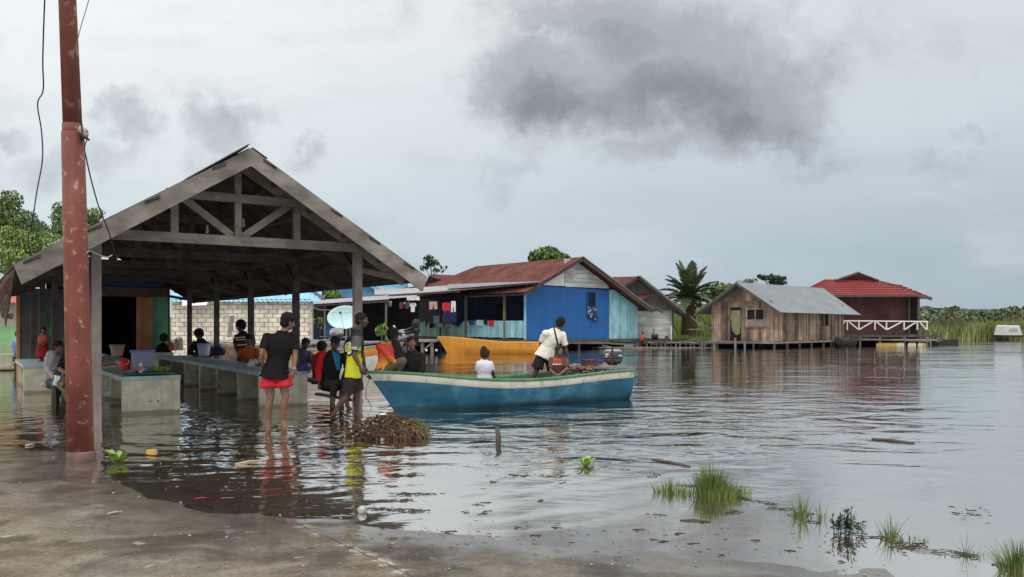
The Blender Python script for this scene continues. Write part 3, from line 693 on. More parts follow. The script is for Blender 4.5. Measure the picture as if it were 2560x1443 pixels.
# concrete slab and the pale plank half under water at the far left
one('concrete_block', MB().box(W(14, 893, 27)-Zu*.15, (.8, .6, .5), (S.a, S.b, Zu)), M['concrete'], 'pale concrete block standing in the water at the far left', 'block')
one('concrete_step', MB().box(G(48, 924)-Zu*.07, (1.6, .5, .2), (S.a, S.b, Zu)), M['concrete'], 'low concrete step just above water under the child in blue', 'step')
# ------------------------------------------------------------------ houses over the water
def planks(mb, fr, a0, a1, z0, z1f, b, w=.2, d=.03, gap=.012, rnd=.0, seed=1, z0f=None):
    """vertical boards along local a; z1f(a) gives the top"""
    q = random.Random(seed); a = a0
    while a < a1-.02:
        ww = min(w*q.uniform(.8, 1.2), a1-a); j = q.uniform(-rnd, rnd); dd = q.uniform(0, .012)
        c0, c1 = a+gap/2, a+ww-gap/2; lo0, lo1 = (z0f(c0), z0f(c1)) if z0f else (z0+j, z0+j)
        P = [fr(c0, b-dd, lo0), fr(c1, b-dd, lo1), fr(c1, b+d, lo1), fr(c0, b+d, lo0), fr(c0, b-dd, z1f(c0)), fr(c1, b-dd, z1f(c1)), fr(c1, b+d, z1f(c1)), fr(c0, b+d, z1f(c0))]
        mb.hexa(P); a += ww
    return mb
class Fb:      # the same frame seen along b: planks() then runs along b
    def __init__(s, fr, flip=1): s.f = fr; s.k = flip
    def __call__(s, a, b, z): return s.f(b*s.k, a, z)
def hboards(mb, fr, a0, a1, z0, z1, b, w=.2, seed=1):
    q = random.Random(seed); z = z0
    while z < z1-.02:
        ww = min(w*q.uniform(.9, 1.1), z1-z); dd = q.uniform(0, .012)
        fr.box(mb, (a0+a1)/2, b-dd/2, z+ww/2, a1-a0, .03+dd, ww-.012); z += ww
    return mb
def piles(fr, pts, parent, z1, m='dark_wood', r=.09):
    for a, b in pts:
        MB().tube([fr(a, b, -1.2), fr(a, b, z1)], [r*1.1, r], 8).build('piling', M[m], parent)

# block wall building with blue tin roof
BW = Fr((X(428, 40), 40.0), -3)
bk = thing('block_building', 'low pale block-walled building with a light blue tin roof, behind the shelter', 'building', BW(3.5, 0, 0))
rr = random.Random(2); mb = MB(); L = X(768, 40)-X(428, 40)+.25
for k in range(13):
    z = -.1+k*.215; x = -(k % 2)*.22; 
    while x < L:
        x0, x1 = max(x, 0), min(x+.43, L)
        if x1-x0 > .05: BW.box(mb, (x0+x1)/2, .05, z+.1, x1-x0-.022, .12+rr.uniform(0, .012), .193)
        x += .44
mb.build('block_wall', M['block'], bk)
mb = MB(); BW.box(mb, L/2, .08, 1.3, L-.02, .10, 2.72); mb.build('mortar', M['mortar'], bk)
mb = MB(); BW.box(mb, L+.03, 0.05, 1.3, .14, .2, 2.7); mb.build('concrete_pillar', M['concrete'], bk)
mb = MB(); BW.box(mb, L/2, .0, 2.69, L, .08, .08); mb.build('ledger', M['dark_wood'], bk)
mb = MB(); mb.corr(BW(-.6, -.35, 2.62), BW(L+.6, -.35, 2.62), BW(L-.2, 2.8, 3.45), BW(-.6, 2.8, 3.45), 34, .02, 3, .008); mb.build('roof', M['blue_tin'], bk)
mb = MB(); mb.beam(BW(L+.75, -.2, 2.75), BW(L-1.6, 3.4, 3.7), .06, .14); mb.build('barge_board', M['grey_plank'], bk)
one('leaning_plank', MB().beam(W(573, 842, 38.8), W(580, 790, 39.5), .20, .05, V((0,1,0))), M['grey_plank'], 'grey plank standing against the pale block wall', 'plank')
mb = MB(); mb.sheet(W(455, 765, 39.3), W(517, 763, 39.3), W(522, 752, 39.6), W(455, 752, 39.6), 14, 4, lambda a, b: .06*math.sin(8*a)*b, .01)
one('white_sheet', mb, M['white_bag'], 'white plastic sheet tucked under the blue tin eave', 'sheet', None, True)

# light blue gabled house far behind
LB = thing('light_blue_house', 'light blue gabled house peeping over the grey tin porch roofs', 'house', W(890, 880, 66))
k = 66
mb = MB(); mb.prism([W(800, 752, k), W(985, 752, k), W(975, 740, k), W(893, 700, k), W(806, 745, k)], V((0, .2, 0))); mb.build('gable_wall', mat('lb_wall', C(95,150,185,.85), .8, .1, 1, .03, streak=.2), LB)
mb = MB(); mb.corr(W(905, 694, k-.6), W(992, 742, k-.6), W(1020, 735, k+9), W(1020, 702, k+9), 14, .03, 2, .02); mb.build('roof', M['blue_tin'], LB)
mb = MB(); mb.beam(W(893, 696, k-.4), W(985, 745, k-.4), .08, .25); mb.beam(W(893, 696, k-.4), W(800, 745, k-.4), .08, .25); mb.build('barge_board', M['blue_tin'], LB)
mb = MB(); mb.prism([W(800, 752, k+.4), W(985, 752, k+.4), W(985, 890, k+.4), W(800, 890, k+.4)], V((0, .2, 0))); mb.build('lower_wall', M['navy_wall'], LB)

# the open stilt sheds between the dish and the blue house
OS = Fr((X(770, 47), 47.0), 0)
osd = thing('open_shed', 'open-sided dark stilt shed with a pale tin roof behind the satellite dish', 'shed', OS(3, 0, 0))
def onD(px, D): return X(px, D)-OS.o.x, D-47.0
mb = MB(); mb.corr(W(770, 761, 45), W(972, 748, 45), W(972, 738, 49), W(770, 752, 49), 22, .010, 3, .01); mb.build('roof', M['pale_tin'], osd)
mb = MB(); mb.beam(W(770, 765, 45.1), W(972, 753, 45.1), .08, .10); mb.build('eave_beam', M['dark_wood'], osd)
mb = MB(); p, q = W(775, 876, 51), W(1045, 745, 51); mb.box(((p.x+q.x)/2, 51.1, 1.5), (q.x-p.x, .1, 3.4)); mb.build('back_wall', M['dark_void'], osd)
for px in (812, 875, 965): MB().tube([W(px, 880, 45.3), W(px, 758, 45.3)], .06, 8).build('post', M['grey_plank'], osd)
mb = MB(); p, q = W(770, 862, 45), W(1045, 862, 45); mb.box(((p.x+q.x)/2, 48, p.z), (q.x-p.x, 6, .12)); mb.build('deck', M['dark_wood'], osd)
mb = MB()
for px0, px1, y0, y1, m_ in ((810, 836, 806, 840, 0), ): 
    p, q = W(px0, y1, 46), W(px1, y0, 46); mb.box(((p.x+q.x)/2, 46, (p.z+q.z)/2), (q.x-p.x, .05, q.z-p.z))
mb.build('blue_panel', M['blue_wall'], osd)
mb = MB(); p, q = W(770, 850, 46.2), W(806, 806, 46.2); mb.box(((p.x+q.x)/2, 46.2, (p.z+q.z)/2), (q.x-p.x, .05, q.z-p.z)); mb.build('lower_panel', M['navy_wall'], osd)
piles(Fr((0, 0), 0), [(X(px, 45.2), 45.2) for px in (780, 840, 900, 960, 1030)], osd, .38)
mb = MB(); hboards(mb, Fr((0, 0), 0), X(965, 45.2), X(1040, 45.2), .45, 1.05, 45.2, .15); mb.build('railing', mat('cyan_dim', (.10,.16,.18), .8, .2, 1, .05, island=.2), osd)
mb = MB(); mb.tube([W(770, 764, 44.8), W(800, 775, 44.6), W(850, 776, 44.6), W(885, 768, 44.8)], .02, 5); one('sagging_line', mb, M['wire_grey'], 'pale line sagging under the shed roof beside the block building', 'clothes line')

# blue house
BH = Fr((.843, 48.0), 40)
bh = thing('blue_house', 'bright blue stilt house with a rusty red tin roof and cyan lean-to', 'house', BH(3.5, 4, 0))
zf = .60; RA, RZ2, SL2 = 3.9, 5.62, .485
rf = lambda a: RZ2-SL2*abs(a-RA)
mb = MB(); planks(mb, BH, 0, 7.0, zf, lambda a: 3.84-.018*a, 0, .32, .04, .006, 0, 3, z0f=lambda a: zf-.02*a); mb.build('blue_wall', M['blue_wall'], bh)
mb = MB(); BH.box(mb, 3.5, .10, 2.2, 6.96, .05, 3.2); mb.build('wall_back', M['navy_wall'], bh)
mb = MB(); planks(mb, BH, 7.02, 9.75, zf-.15, lambda a: min(3.75, rf(a)-.12), .0, .24, .04, .01, .01, 4, z0f=lambda a: zf-.16-.045*(a-7)); mb.build('lean_to_wall', M['cyan_plank'], bh)
mb = MB(); planks(mb, BH, 1.35, 3.05, 3.86, lambda a: rf(a)-.1, .0, .85, .04, .01, 0, 5); mb.build('gable_panel', M['white_paint'], bh)
class Hb(Fr): pass
mb = MB()
z = 3.82
while z < 5.3:
    x1 = RA+(RZ2-z-.3)/SL2-.05
    x2 = max(3.1, RA+(RZ2-z-.27-.12)/SL2); x1 = min(7.0, RA+(RZ2-z-.12)/SL2); x2 = min(x2, 7.0)
    mb.prism([BH(3.08, -.02, z), BH(x1, -.02, z), BH(x2, -.02, z+.27), BH(3.08, -.02, z+.27)], BH.b*.04)
    z += .285
mb.build('gable_boards', M['white_plank'], bh)
mb = MB(); planks(mb, BH, -.2, 1.35, 3.86, lambda a: max(3.87, rf(a)-.1), .03, .3, .04, .01, 0, 6); mb.build('gable_fill', M['rust_roof'], bh)
# roof: two slopes, hipped at the far end
bF, bR = -.75, 9.9
el, er = -.75, 10.35
mb = MB(); mb.corr(BH(el, bF, rf(el)), BH(el, bR+3.0, rf(el)), BH(RA, bR, RZ2), BH(RA, bF, RZ2), 60, .02, 4, .01); mb.build('roof', M['rust_roof'], bh)
mb = MB(); mb.corr(BH(er, bR+2, rf(er)), BH(er, bF, rf(er)), BH(RA, bF, RZ2), BH(RA, bR, RZ2), 60, .02, 4, .01); mb.build('roof', M['rust_roof'], bh)
mb = MB(); mb.sheet(BH(el, bR+3.0, rf(el)), BH(er, bR+3.2, rf(el)), BH(RA+.1, bR, RZ2), BH(RA, bR, RZ2), 8, 4); mb.build('roof', M['rust_roof'], bh)
for a1 in (el-.02, er+.05):
    mb = MB(); mb.beam(BH(RA, bF+.02, RZ2-.11), BH(a1, bF+.02, rf(a1)-.11), .05, .2); mb.build('barge_board', M['dark_wood'], bh)
    mb = MB(); mb.beam(BH(RA, bF-.02, RZ2+.025), BH(a1, bF-.02, rf(a1)+.025), .14, .03); mb.build('barge_cap', M['rust_roof' if a1 < 0 else 'pale_tin'], bh)
mb = MB(); mb.corr(BH(8.6, bF+.3, 3.45), BH(8.6, 6, 3.45), BH(11.0, 6, 2.45), BH(11.2, bF-.1, 2.42), 30, .02, 2, .01); mb.build('lean_to_roof', M['grey_plank'], bh)
mb = MB(); mb.beam(BH(7.6, bF+.2, 3.62), BH(11.3, bF-.1, 2.36), .05, .22); mb.build('barge_board', M['dark_wood'], bh)
# small louvred window with a cloth blowing out of it
wn = MB(); BH.box(wn, 5.36, -.03, 2.75, .72, .05, 1.55); wn = wn.build('window', M['dark_void'], bh)
mb = MB()
for k in range(7): mb.box(BH(5.36, -.065, 3.42-k*.13), (.64, .03, .055), (BH.a, BH.b, Zu))
mb.build('louvre', M['navy_wall'], wn)
mb = MB(); 
for a in (4.99, 5.73): BH.box(mb, a, -.06, 2.75, .05, .05, 1.6)
mb.build('frame', M['blue_wall'], wn)
mb = MB(); mb.sheet(BH(5.02, -.12, 1.95), BH(5.85, -.2, 1.68), BH(5.72, -.10, 2.65), BH(5.05, -.09, 2.6), 14, 14, lambda a, b: .05*math.sin(14*a+5*b)*(1-b), .01)
cw = mat('flower_cloth', (.02,.03,.10), .8, .2, 4, .0, dirt=(.62,.60,.68), dirt_amt=1.0, dirt_sc=4.2); one('window_curtain', mb, cw, 'navy and white curtain blowing out of the blue house window', 'curtain', None, True)
# porch in the left long side
mb = MB(); planks(mb, Fb(BH, 1), 0.1, 6.2, zf+.12, lambda a: 1.74, .0, .2, .03, .012, .02, 7); mb.build('porch_fence', M['cyan_plank'], bh)
rr = random.Random(8); mb = MB()
b = 6.2
while b < 11.6:
    wd = rr.uniform(.17, .24); h_ = 1.45+rr.uniform(-.16, .16)+(.15 if b > 10.4 else 0)
    p = [BH(-.02, b, zf+.1), BH(-.02, b+wd-.04, zf+.1), BH(-.02, b+wd-.04, h_-.08), BH(-.02, b+wd/2, h_+.06), BH(-.02, b, h_-.08)]
    mb.prism(p, BH.a*.03); b += wd
mb.build('picket_fence', mat('picket', (.24,.37,.34), .8, .2, 2, .08, island=.3, streak=.5), bh)
for b, m_ in ((.08, 'cyan_plank'), (2.0, 'grey_plank'), (5.9, 'grey_plank'), (8.7, 'maroon'), (11.5, 'maroon')):
    MB().beam(BH(.0, b, zf-.1), BH(.0, b, 3.55), .13, .13, BH.a).build('porch_post', M[m_], bh)
MB().beam(BH(0, -.1, 3.28), BH(0, 6, 3.28), .07, .09).build('porch_rail', M['grey_plank'], bh)
mb = MB(); planks(mb, Fb(BH, 1), .1, 12.5, zf, lambda a: 3.7, 1.9, .3, .04, .01, 0, 9); mb.build('inner_wall', M['navy_wall'], bh)
dr = MB(); dr.box(BH(1.85, 4.6, 1.75), (.06, 1.1, 2.2), (BH.a, BH.b, Zu)); dr.build('door', M['dark_void'], bh)
wn = MB(); wn.box(BH(1.85, 1.5, 2.3), (.05, 1.0, 1.5), (BH.a, BH.b, Zu)); wn = wn.build('window', M['dark_void'], bh)
mb = MB(); mb.beam(BH(1.80, 1.05, 1.55), BH(1.80, .98, 3.1), .06, .06); mb.beam(BH(1.80, 1.95, 1.55), BH(1.80, 1.9, 3.1), .06, .06); mb.build('frame', M['post_wood'], wn)
mb = MB(); BH.box(mb, 4.9, 6.5, zf-.08, 10.2, 13.4, .14); mb.build('deck', M['dark_wood'], bh)
mb = MB(); mb.beam(BH(-.2, -.12, zf-.12), BH(7.0, -.12, zf-.26), .12, .14); mb.beam(BH(7.0, -.12, zf-.30), BH(9.9, -.12, zf-.42), .12, .12); mb.build('edge_beam', M['grey_plank'], bh)
mb = MB(); mb.beam(BH(-.1, -.2, zf-.05), BH(-.1, 12.5, zf-.05), .12, .16); mb.build('edge_beam', M['dark_wood'], bh)
piles(BH, [(a, b) for a in (.2, 2.2, 4.4, 6.6, 8.2, 9.6) for b in (.1, 3.5)]+[(0, b) for b in (5.5, 8, 10.5, 12.4)], bh, zf-.15, 'grey_plank', .08)
mb = MB(); BH.box(mb, 4.9, 1.2, .05, 9.6, .1, .85); mb.box(BH(1.0, 6.5, .05), (.1, 11.5, .85), (BH.a, BH.b, Zu)); mb.build('shade_panel', M['dark_void'], bh)  # dark sheets standing in for the shade under the floor
# porch roof of old grey tin, in two lapped sheets
mb = MB(); mb.corr(W(1120, 722, 50.5), W(1346, 705, 47.0), W(1346, 702, 49.5), W(1120, 711, 54), 22, .008, 3, .012); mb.build('porch_roof', M['grey_tin'], bh)
mb = MB(); mb.corr(W(936, 737, 51), W(1150, 724.5, 49.8), W(1140, 712, 54.5), W(936, 724, 57), 24, .009, 3, .012, .04); mb.build('porch_roof', M['pale_tin'], bh)
mb = MB(); mb.beam(W(936, 741, 51.1), W(1150, 729, 50), .08, .09); mb.beam(W(1120, 727, 50.6), W(1340, 708, 47.4), .08, .1); mb.build('eave_beam', M['grey_plank'], bh)
mb = MB(); mb.corr(W(800, 760, 48), W(1042, 741, 49), W(1042, 736, 51), W(800, 752, 51.5), 18, .01, 2, .012); mb.build('side_roof', M['pale_tin'], bh)
# dark upper rear wing roof behind
rw = thing('rear_wing', 'low rusty red roof joining the shelter side of the blue house', 'house', BH(4, 16, 0))
mb = MB(); mb.corr(W(1062, 712, 62), W(1150, 712, 60), W(1140, 688, 64), W(1075, 686, 66), 20, .03, 2, .02); mb.build('roof', M['rust_roof'], rw)
mb = MB(); mb.prism([W(1000, 722, 63), W(1062, 712, 62.2), W(1072, 690, 62.2), W(1150, 715, 62), W(1150, 870, 62), W(1000, 870, 63)], V((0,.3,0))); mb.build('wall', M['dark_void'], rw)
# washing
def garment(label, px, py, D, wpx, hpx, m, kind='shirt', seed=0, grp='washing hung at the porch'):
    k = D/F; c = W(px, py, D); hw, hh = wpx*k/2, hpx*k/2; q = random.Random(seed+px)
    if kind == 'shirt': out = [(-.55,-1),(.55,-1),(.58,.3),(.95,.05),(1.05,.55),(.5,1),(.2,.92),(-.2,.92),(-.5,1),(-1.05,.55),(-.95,.05),(-.58,.3)]
    elif kind == 'trousers': out = [(-.8,-1),(-.15,-.95),(0,.1),(.2,-.98),(.85,-.9),(.75,1),(-.75,1)]
    else: out = [(-1,-.9),(-.3,-1),(.4,-.92),(1,-1),(.97,1),(.3,.97),(-.4,1),(-1,.97)]
    pts = [c+V((x*hw*q.uniform(.95, 1.05), .05*math.sin(5*x+seed)+.04*y, y*hh)) for x, y in out]
    mb = MB().prism(pts, V((0, .035, 0))); return one('garment', mb, m, label, 'clothing', grp)
gm_ = lambda n, c, **k: mat('cl_'+n, c, .85, .2, 5, .05, **k)
wht, red_, nav, pnk = gm_('w', (.55,.54,.55)), gm_('r', (.50,.02,.025)), gm_('n', (.02,.03,.09)), gm_('p', (.40,.22,.20), dirt=(.6,.55,.5), dirt_amt=.8, dirt_sc=4)
garment('round red cloth hanging from the porch line beside a torn white rag', 1115, 767, 49.5, 20, 20, red_, 'towel')
garment('torn white rag hanging beside the round red cloth', 1133, 767, 49.5, 15, 28, wht, 'trousers')
garment('pale pink shorts hanging by the maroon porch post', 1083, 764, 50, 26, 20, pnk, 'trousers')
garment('white lettered shirt hanging in the dark shed', 1032, 768, 46.2, 17, 24, wht, 'shirt')
garment('black and white shirt beside the white lettered shirt', 1017, 762, 46.4, 18, 18, gm_('bw', (.03,.03,.04), dirt=(.6,.6,.6), dirt_amt=1, dirt_sc=5), 'shirt')
garment('white cap shaped cloth high in the shed above the lettered shirt', 1033, 746, 46.1, 32, 10, wht, 'towel')
garment('dull red cloth hanging between the grey posts of the shed', 1003, 764, 46.5, 10, 16, gm_('dr', (.16,.04,.04)), 'towel')
garment('small pale cloth hanging leftmost in the shed', 975, 760, 46.5, 10, 15, gm_('gr', (.3,.29,.29)), 'trousers')
garment('dark blue trousers hanging under the round red cloth', 1125, 792, 50.1, 34, 30, nav, 'towel')
f0 = lambda px: (-.2)
def fence_cloth(label, px, y0, y1, wpx, m, kind='towel'):
    r = (px-CX)/F; b = (BH.o.x-.06*BH.a.x-r*(BH.o.y-.06*BH.a.y))/(r*BH.b.y-BH.b.x); D = BH(-.06, b, 0).y-.05
    garment(label, px, (y0+y1)/2, D, wpx, y1-y0, m, kind, 3, 'washing laid over the porch fence')
fence_cloth('blue towel over the porch fence left of the white one', 1181, 800, 813, 17, gm_('b', (.05,.09,.25)))
fence_cloth('white towel over the porch fence between blue and black ones', 1201, 800, 815, 19, gm_('w2', (.50,.58,.66)))
fence_cloth('black cloth over the porch fence beside the red towel', 1215, 801, 812, 10, gm_('k', (.012,.012,.016)))
fence_cloth('red towel over the porch fence, rightmost of the washing', 1231, 801, 816, 20, red_)
fence_cloth('dark cloth over the picket fence, second from its left end', 1083, 810, 821, 24, gm_('k2', (.02,.035,.045)), 'trousers')
fence_cloth('white crumpled cloth over the middle of the picket fence', 1103, 809, 819, 14, wht)
fence_cloth('pink patterned cloth over the picket fence', 1122, 810, 822, 26, pnk, 'trousers')
t = thing('fridge', 'pale grey cabinet standing behind the picket fence', 'cabinet', BH(.5, 9.2, zf)); mb = MB(); mb.box(BH(.55, 9.3, 1.3), (.7, 1.1, 1.6), (BH.a, BH.b, Zu)); mb.build('body', mat('fr', (.22,.27,.29), .5, .1, 2, 0), t)
mb = MB(); mb.box(BH(.19, 9.0, 1.3), (.02, .5, 1.5), (BH.a, BH.b, Zu)); mb.build('door', mat('fr2', (.15,.19,.21), .5, .1, 2, 0), t)
# white plank house behind
WP = Fr((X(1592, 57), 57.0), 4)
wp = thing('white_plank_house', 'white weathered plank house with a dark gable behind the blue house', 'house', WP(1.5, 2, 0)); ww = X(1681, 57)-X(1560, 57); wx = -.9
mb = MB(); hboards(mb, WP, wx, wx+ww, .55, 2.55, 0, .2, 4); mb.build('plank_wall', M['white_plank'], wp)
kW = lambda px, py, D=57.0: W(px, py, D)
mb = MB(); mb.prism([kW(1520, 780), kW(1692, 776), kW(1690, 760), kW(1596, 694), kW(1525, 742)], V((0, .15, 0))); mb.build('gable_wall', M['grey_plank'], wp)
mb = MB(); mb.beam(kW(1682, 779, 56.9), kW(1682, 855, 56.9), .16, .1, V((1,0,0))); mb.build('corner_post', M['dark_wood'], wp)
mb = MB(); mb.beam(kW(1597, 692, 56.2), kW(1712, 783, 56.2), .06, .26); mb.beam(kW(1597, 692, 56.2), kW(1540, 733, 56.2), .06, .22); mb.build('barge_board', M['dark_wood'], wp)
mb = MB(); mb.beam(kW(1597, 689.6, 56.1), kW(1714, 782, 56.1), .12, .04); mb.build('barge_cap', M['pale_tin'], wp)
mb = MB(); mb.corr(kW(1542, 733, 56.1), kW(1597, 691, 56.1), kW(1520, 693, 66), kW(1450, 735, 66), 14, .02, 3, .02); mb.build('roof', M['rust_roof'], wp)
mb = MB(); mb.corr(kW(1597, 691, 56.1), kW(1714, 784, 56.1), kW(1700, 790, 66), kW(1520, 693, 66), 20, .02, 3, .02); mb.build('roof', M['grey_plank'], wp)
mb = MB(); mb.corr(kW(1583, 757, 55), kW(1630, 737, 55.6), kW(1628, 735, 57), kW(1560, 737, 57), 8, .02, 2, .01); mb.build('porch_roof', M['rust_roof'], wp)
mb = MB(); mb.prism([kW(1540, 780, 57.2), kW(1592, 780, 57.2), kW(1592, 860, 57.2), kW(1540, 860, 57.2)], V((0, .1, 0))); mb.build('inner_wall', M['dark_void'], wp)
mb = MB(); WP.box(mb, wx+ww/2, 3, .45, ww+.4, 6, .14); mb.build('deck', M['dark_wood'], wp)
piles(WP, [(.2, .1), (1.2, .1), (2.3, .1)], wp, .4)

# weathered wooden shack with the grey tin roof
WS = Fr((X(1930, 52.5), 52.5), 44)
wsx = lambda fr, px, ax: None
ws = thing('wooden_shack', 'weathered brown plank shack with a grey tin roof on the water', 'shack', WS(2.5, 2.3, 0))
LA = 10.2           # long side, along a to the right
GB = 4.35           # gable side, along b to the left
za, zt2 = .42, 2.86
GA = GB/2-.05; AP = 4.22
rw_ = lambda b: AP-(AP-zt2)*abs(b-GA)/GA
mb = MB(); planks(mb, WS, 0, LA, za, lambda a: zt2, 0, .2, .03, .014, .03, 12); mb.build('side_wall', M['shack_plank'], ws)
gf = Fb(WS)
mb = MB(); planks(mb, gf, 0, GB, za, lambda b: 3.05, 0, .2, .03, .014, .03, 13); mb.build('gable_wall', M['shack_plank'], ws)
mb = MB(); planks(mb, gf, .12, GB-.2, 3.06, lambda b: max(3.07, rw_(b)-.06), -.03, .24, .03, .014, 0, 14); mb.build('gable_boards', M['shack_plank'], ws)
mb = MB(); WS.box(mb, LA/2, GB/2, za-.1, LA+.3, GB+.5, .12); mb.build('deck', M['dark_wood'], ws)
mb = MB(); WS.box(mb, LA/2, GB/2, 2, LA-.2, GB-.2, .05); WS.box(mb, LA/2, .12, 1.6, LA-.1, .05, 2.4); WS.box(mb, .1, GB/2, 1.6, .05, GB-.1, 2.4); mb.build('inner_wall', M['dark_void'], ws)
o1, o2 = .75, 1.0
mb = MB(); mb.corr(WS(-o1, -o2, rw_(-o2)+.06), WS(LA+.9, -o2, rw_(-o2)+.0), WS(LA+1.5, GA, AP+.05), WS(-o1, GA, AP+.06), 44, .018, 3, .01); mb.build('roof', M['grey_tin'], ws)
mb = MB(); mb.corr(WS(LA+.2, GB+o2, rw_(GB+o2)+.06), WS(-o1, GB+o2, rw_(GB+o2)+.06), WS(-o1, GA, AP+.06), WS(LA+.2, GA, AP+.06), 40, .018, 3, .01); mb.build('roof', M['grey_tin'], ws)
for bb in (-o2, GB+o2): mb = MB(); mb.beam(WS(-o1+.02, GA, AP-.03), WS(-o1+.02, bb, rw_(bb)-.03), .05, .15); mb.build('barge_board', M['dark_wood'], ws)
dm = MB(); dm.box(WS(-.035, 2.6, 1.55), (.05, .78, 2.2), (WS.a, WS.b, Zu)); dm = dm.build('doorway', M['dark_void'], ws)
mb = MB(); mb.prism([WS(-.08, 2.22, 2.45), WS(-.08, 2.92, 2.45), WS(-.08, 2.95, 1.9), WS(-.1, 2.8, 1.1), WS(-.12, 2.5, .8), WS(-.12, 2.25, .9), WS(-.08, 2.2, 1.6)], WS.a*.03); mb.build('door_cloth', mat('olive_cloth', (.20,.19,.10), .8, .25, 3, .05), ws)
wn = MB(); wn.box(WS(-.035, 1.13, 2.18), (.05, 1.25, .62), (WS.a, WS.b, Zu)); wn = wn.build('window', M['dark_void'], ws)
mb = MB()
for b in (.5, 1.13, 1.76): mb.box(WS(-.07, b, 2.0), (.05, .07, 1.25), (WS.a, WS.b, Zu))
for z in (2.52, 1.35): mb.box(WS(-.075, 1.13, z), (.05, 1.36, .07), (WS.a, WS.b, Zu))
mb.build('frame', M['shack_plank'], wn)
mb = MB(); [mb.box(WS(-.05, b, 1.6), (.03, .55, .46), (WS.a, WS.b, Zu)) for b in (.82, 1.44)]; mb.build('shutter', M['post_wood'], wn)
wn = MB(); WS.box(wn, 7.5, -.03, 1.95, .85, .05, 1.05); wn.build('window', M['dark_void'], ws)
mb = MB(); WS.box(mb, 7.22, -.06, 1.95, .3, .03, 1.0); mb.build('shutter', mat('shut', (.10,.10,.095), .8, .2, 2, 0), ws)
for a, b in ((0, -.02), (LA, -.02), (-.02, GB)): MB().beam(WS(a, b, za-.1), WS(a, b, zt2+.05), .12, .1, WS.a).build('corner_post', M['shack_plank'], ws)
mb = MB(); mb.beam(WS(-.25, -.25, za-.07), WS(LA+.4, -.25, za-.07), .14, .12); mb.beam(WS(-.25, -.25, za-.07), WS(-.25, GB+.4, za-.07), .14, .12); mb.build('edge_beam', M['post_wood'], ws)
piles(WS, [(a, -.1) for a in (.1, 1.8, 3.5, 5.2, 7.0, 8.6, 10.1)]+[(.0, b) for b in (1.3, 2.6, 4.3)]+[(3, 2.5), (5, 2.5), (8, 2.5)], ws, za-.1, 'grey_plank', .08)
mb = MB(); WS.box(mb, LA/2, .9, 0, LA, .1, .7); WS.box(mb, .9, GB/2+.3, 0, .1, GB-.4, .7); mb.build('shade_panel', M['dark_void'], ws)  # dark sheets added beneath the deck in place of its shade

# red roofed house beyond
RH = Fr((X(2110, 64), 64.0), 6)
rh = thing('red_roof_house', 'dark maroon stilt house with a bright red tiled roof and white railings', 'house', RH(2, 2, 0))
P = lambda px, py, D=64.0: W(px, py, D)
mb = MB(); planks(mb, Fr((X(2040, 64), 64), 2), 0, X(2270, 64.2)-X(2040, 64), .75, lambda a: 4.0, 0, .5, .05, .004, 0, 15); mb.build('wall', M['maroon'], rh)
mb = MB(); mb.box((X(2268, 66), 66.4, 2.4), (.1, 4.5, 3.3)); mb.build('side_wall', M['maroon'], rh)
def tiled(p00, p10, p11, p01, rows):      # stepped metal-tile courses
    p00, p10, p11, p01 = map(V, (p00, p10, p11, p01)); mb = MB(); nrm = (p10-p00).cross(p01-p00).normalized()
    for k in range(rows):
        f0, f1 = k/rows, (k+1.06)/rows
        a, b = p00.lerp(p01, f0), p10.lerp(p11, f0); c, d = p10.lerp(p11, min(1, f1)), p00.lerp(p01, min(1, f1))
        mb.add([a+nrm*.09, b+nrm*.09, c, d, a-nrm*.10, b-nrm*.10], [(0, 1, 2, 3), (4, 5, 1, 0)])
    return mb
eL, eR, eD = 2015, 2298, 62.6
tiled(W(eL, 739.5, eD), W(eR, 738, eD), W(2186, 700, 66.5), W(2092, 700, 66.5), 9).build('roof', M['red_roof'], rh)
tiled(W(eR, 738, eD), W(2330, 746, 72), W(2232, 711, 70), W(2186, 700, 66.5), 9).build('roof', M['red_roof'], rh)
tiled(W(eL, 739.5, eD), W(2092, 700, 66.5), W(2060, 700, 71), W(1990, 735, 72), 6).build('roof', M['red_roof'], rh)
mb = MB(); mb.prism([W(2092, 700, 66.4), W(2188, 700, 66.4), W(2142, 685, 66.4)], V((0, .15, 0))); mb.build('gablet', mat('dk_red', (.10,.015,.018), .8, .2, 2, 0), rh)
for a, b_ in (((2088, 701), (2142, 682)), ((2142, 682), (2194, 702))):
    mb = MB(); mb.beam(W(*a, 66.0), W(*b_, 66.0), .5, .10); mb.build('gablet_board', M['dark_wood'], rh)
    mb = MB(); mb.beam(W(a[0], a[1]-2.2, 65.9), W(b_[0], b_[1]-2.2, 65.9), .3, .05); mb.build('ridge_cap', M['pale_tin'], rh)
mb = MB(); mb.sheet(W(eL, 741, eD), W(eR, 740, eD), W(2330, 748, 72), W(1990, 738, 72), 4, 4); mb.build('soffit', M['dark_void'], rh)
mb = MB(); mb.beam(W(eL, 741, eD), W(eR, 740, eD), .06, .12); mb.beam(W(eR, 740, eD), W(2329, 748, 72), .06, .22); mb.build('fascia', M['dark_wood'], rh)
tiled(W(2210, 738, 70.5), W(2328, 745, 70.5), W(2246, 711, 74), W(2200, 711, 74), 7).build('roof', M['red_roof'], rh)
for px, D in ((2296, 63), (2272, 64.1)): MB().beam(W(px, 865, D), W(px, 741, D), .16, .16, V((1,0,0))).build('post', M['dark_wood'], rh)
mb = MB(); mb.box((X(2195, 65), 65.2, .62), (X(2320, 65)-X(2070, 65), 4.8, .16)); mb.build('deck', M['dark_wood'], rh)
rl = MB(); D = 62.7
rl.beam(W(2095, 802, D), W(2320, 804, D), .08, .09); rl.build('top_rail', M['white_paint'], rh)
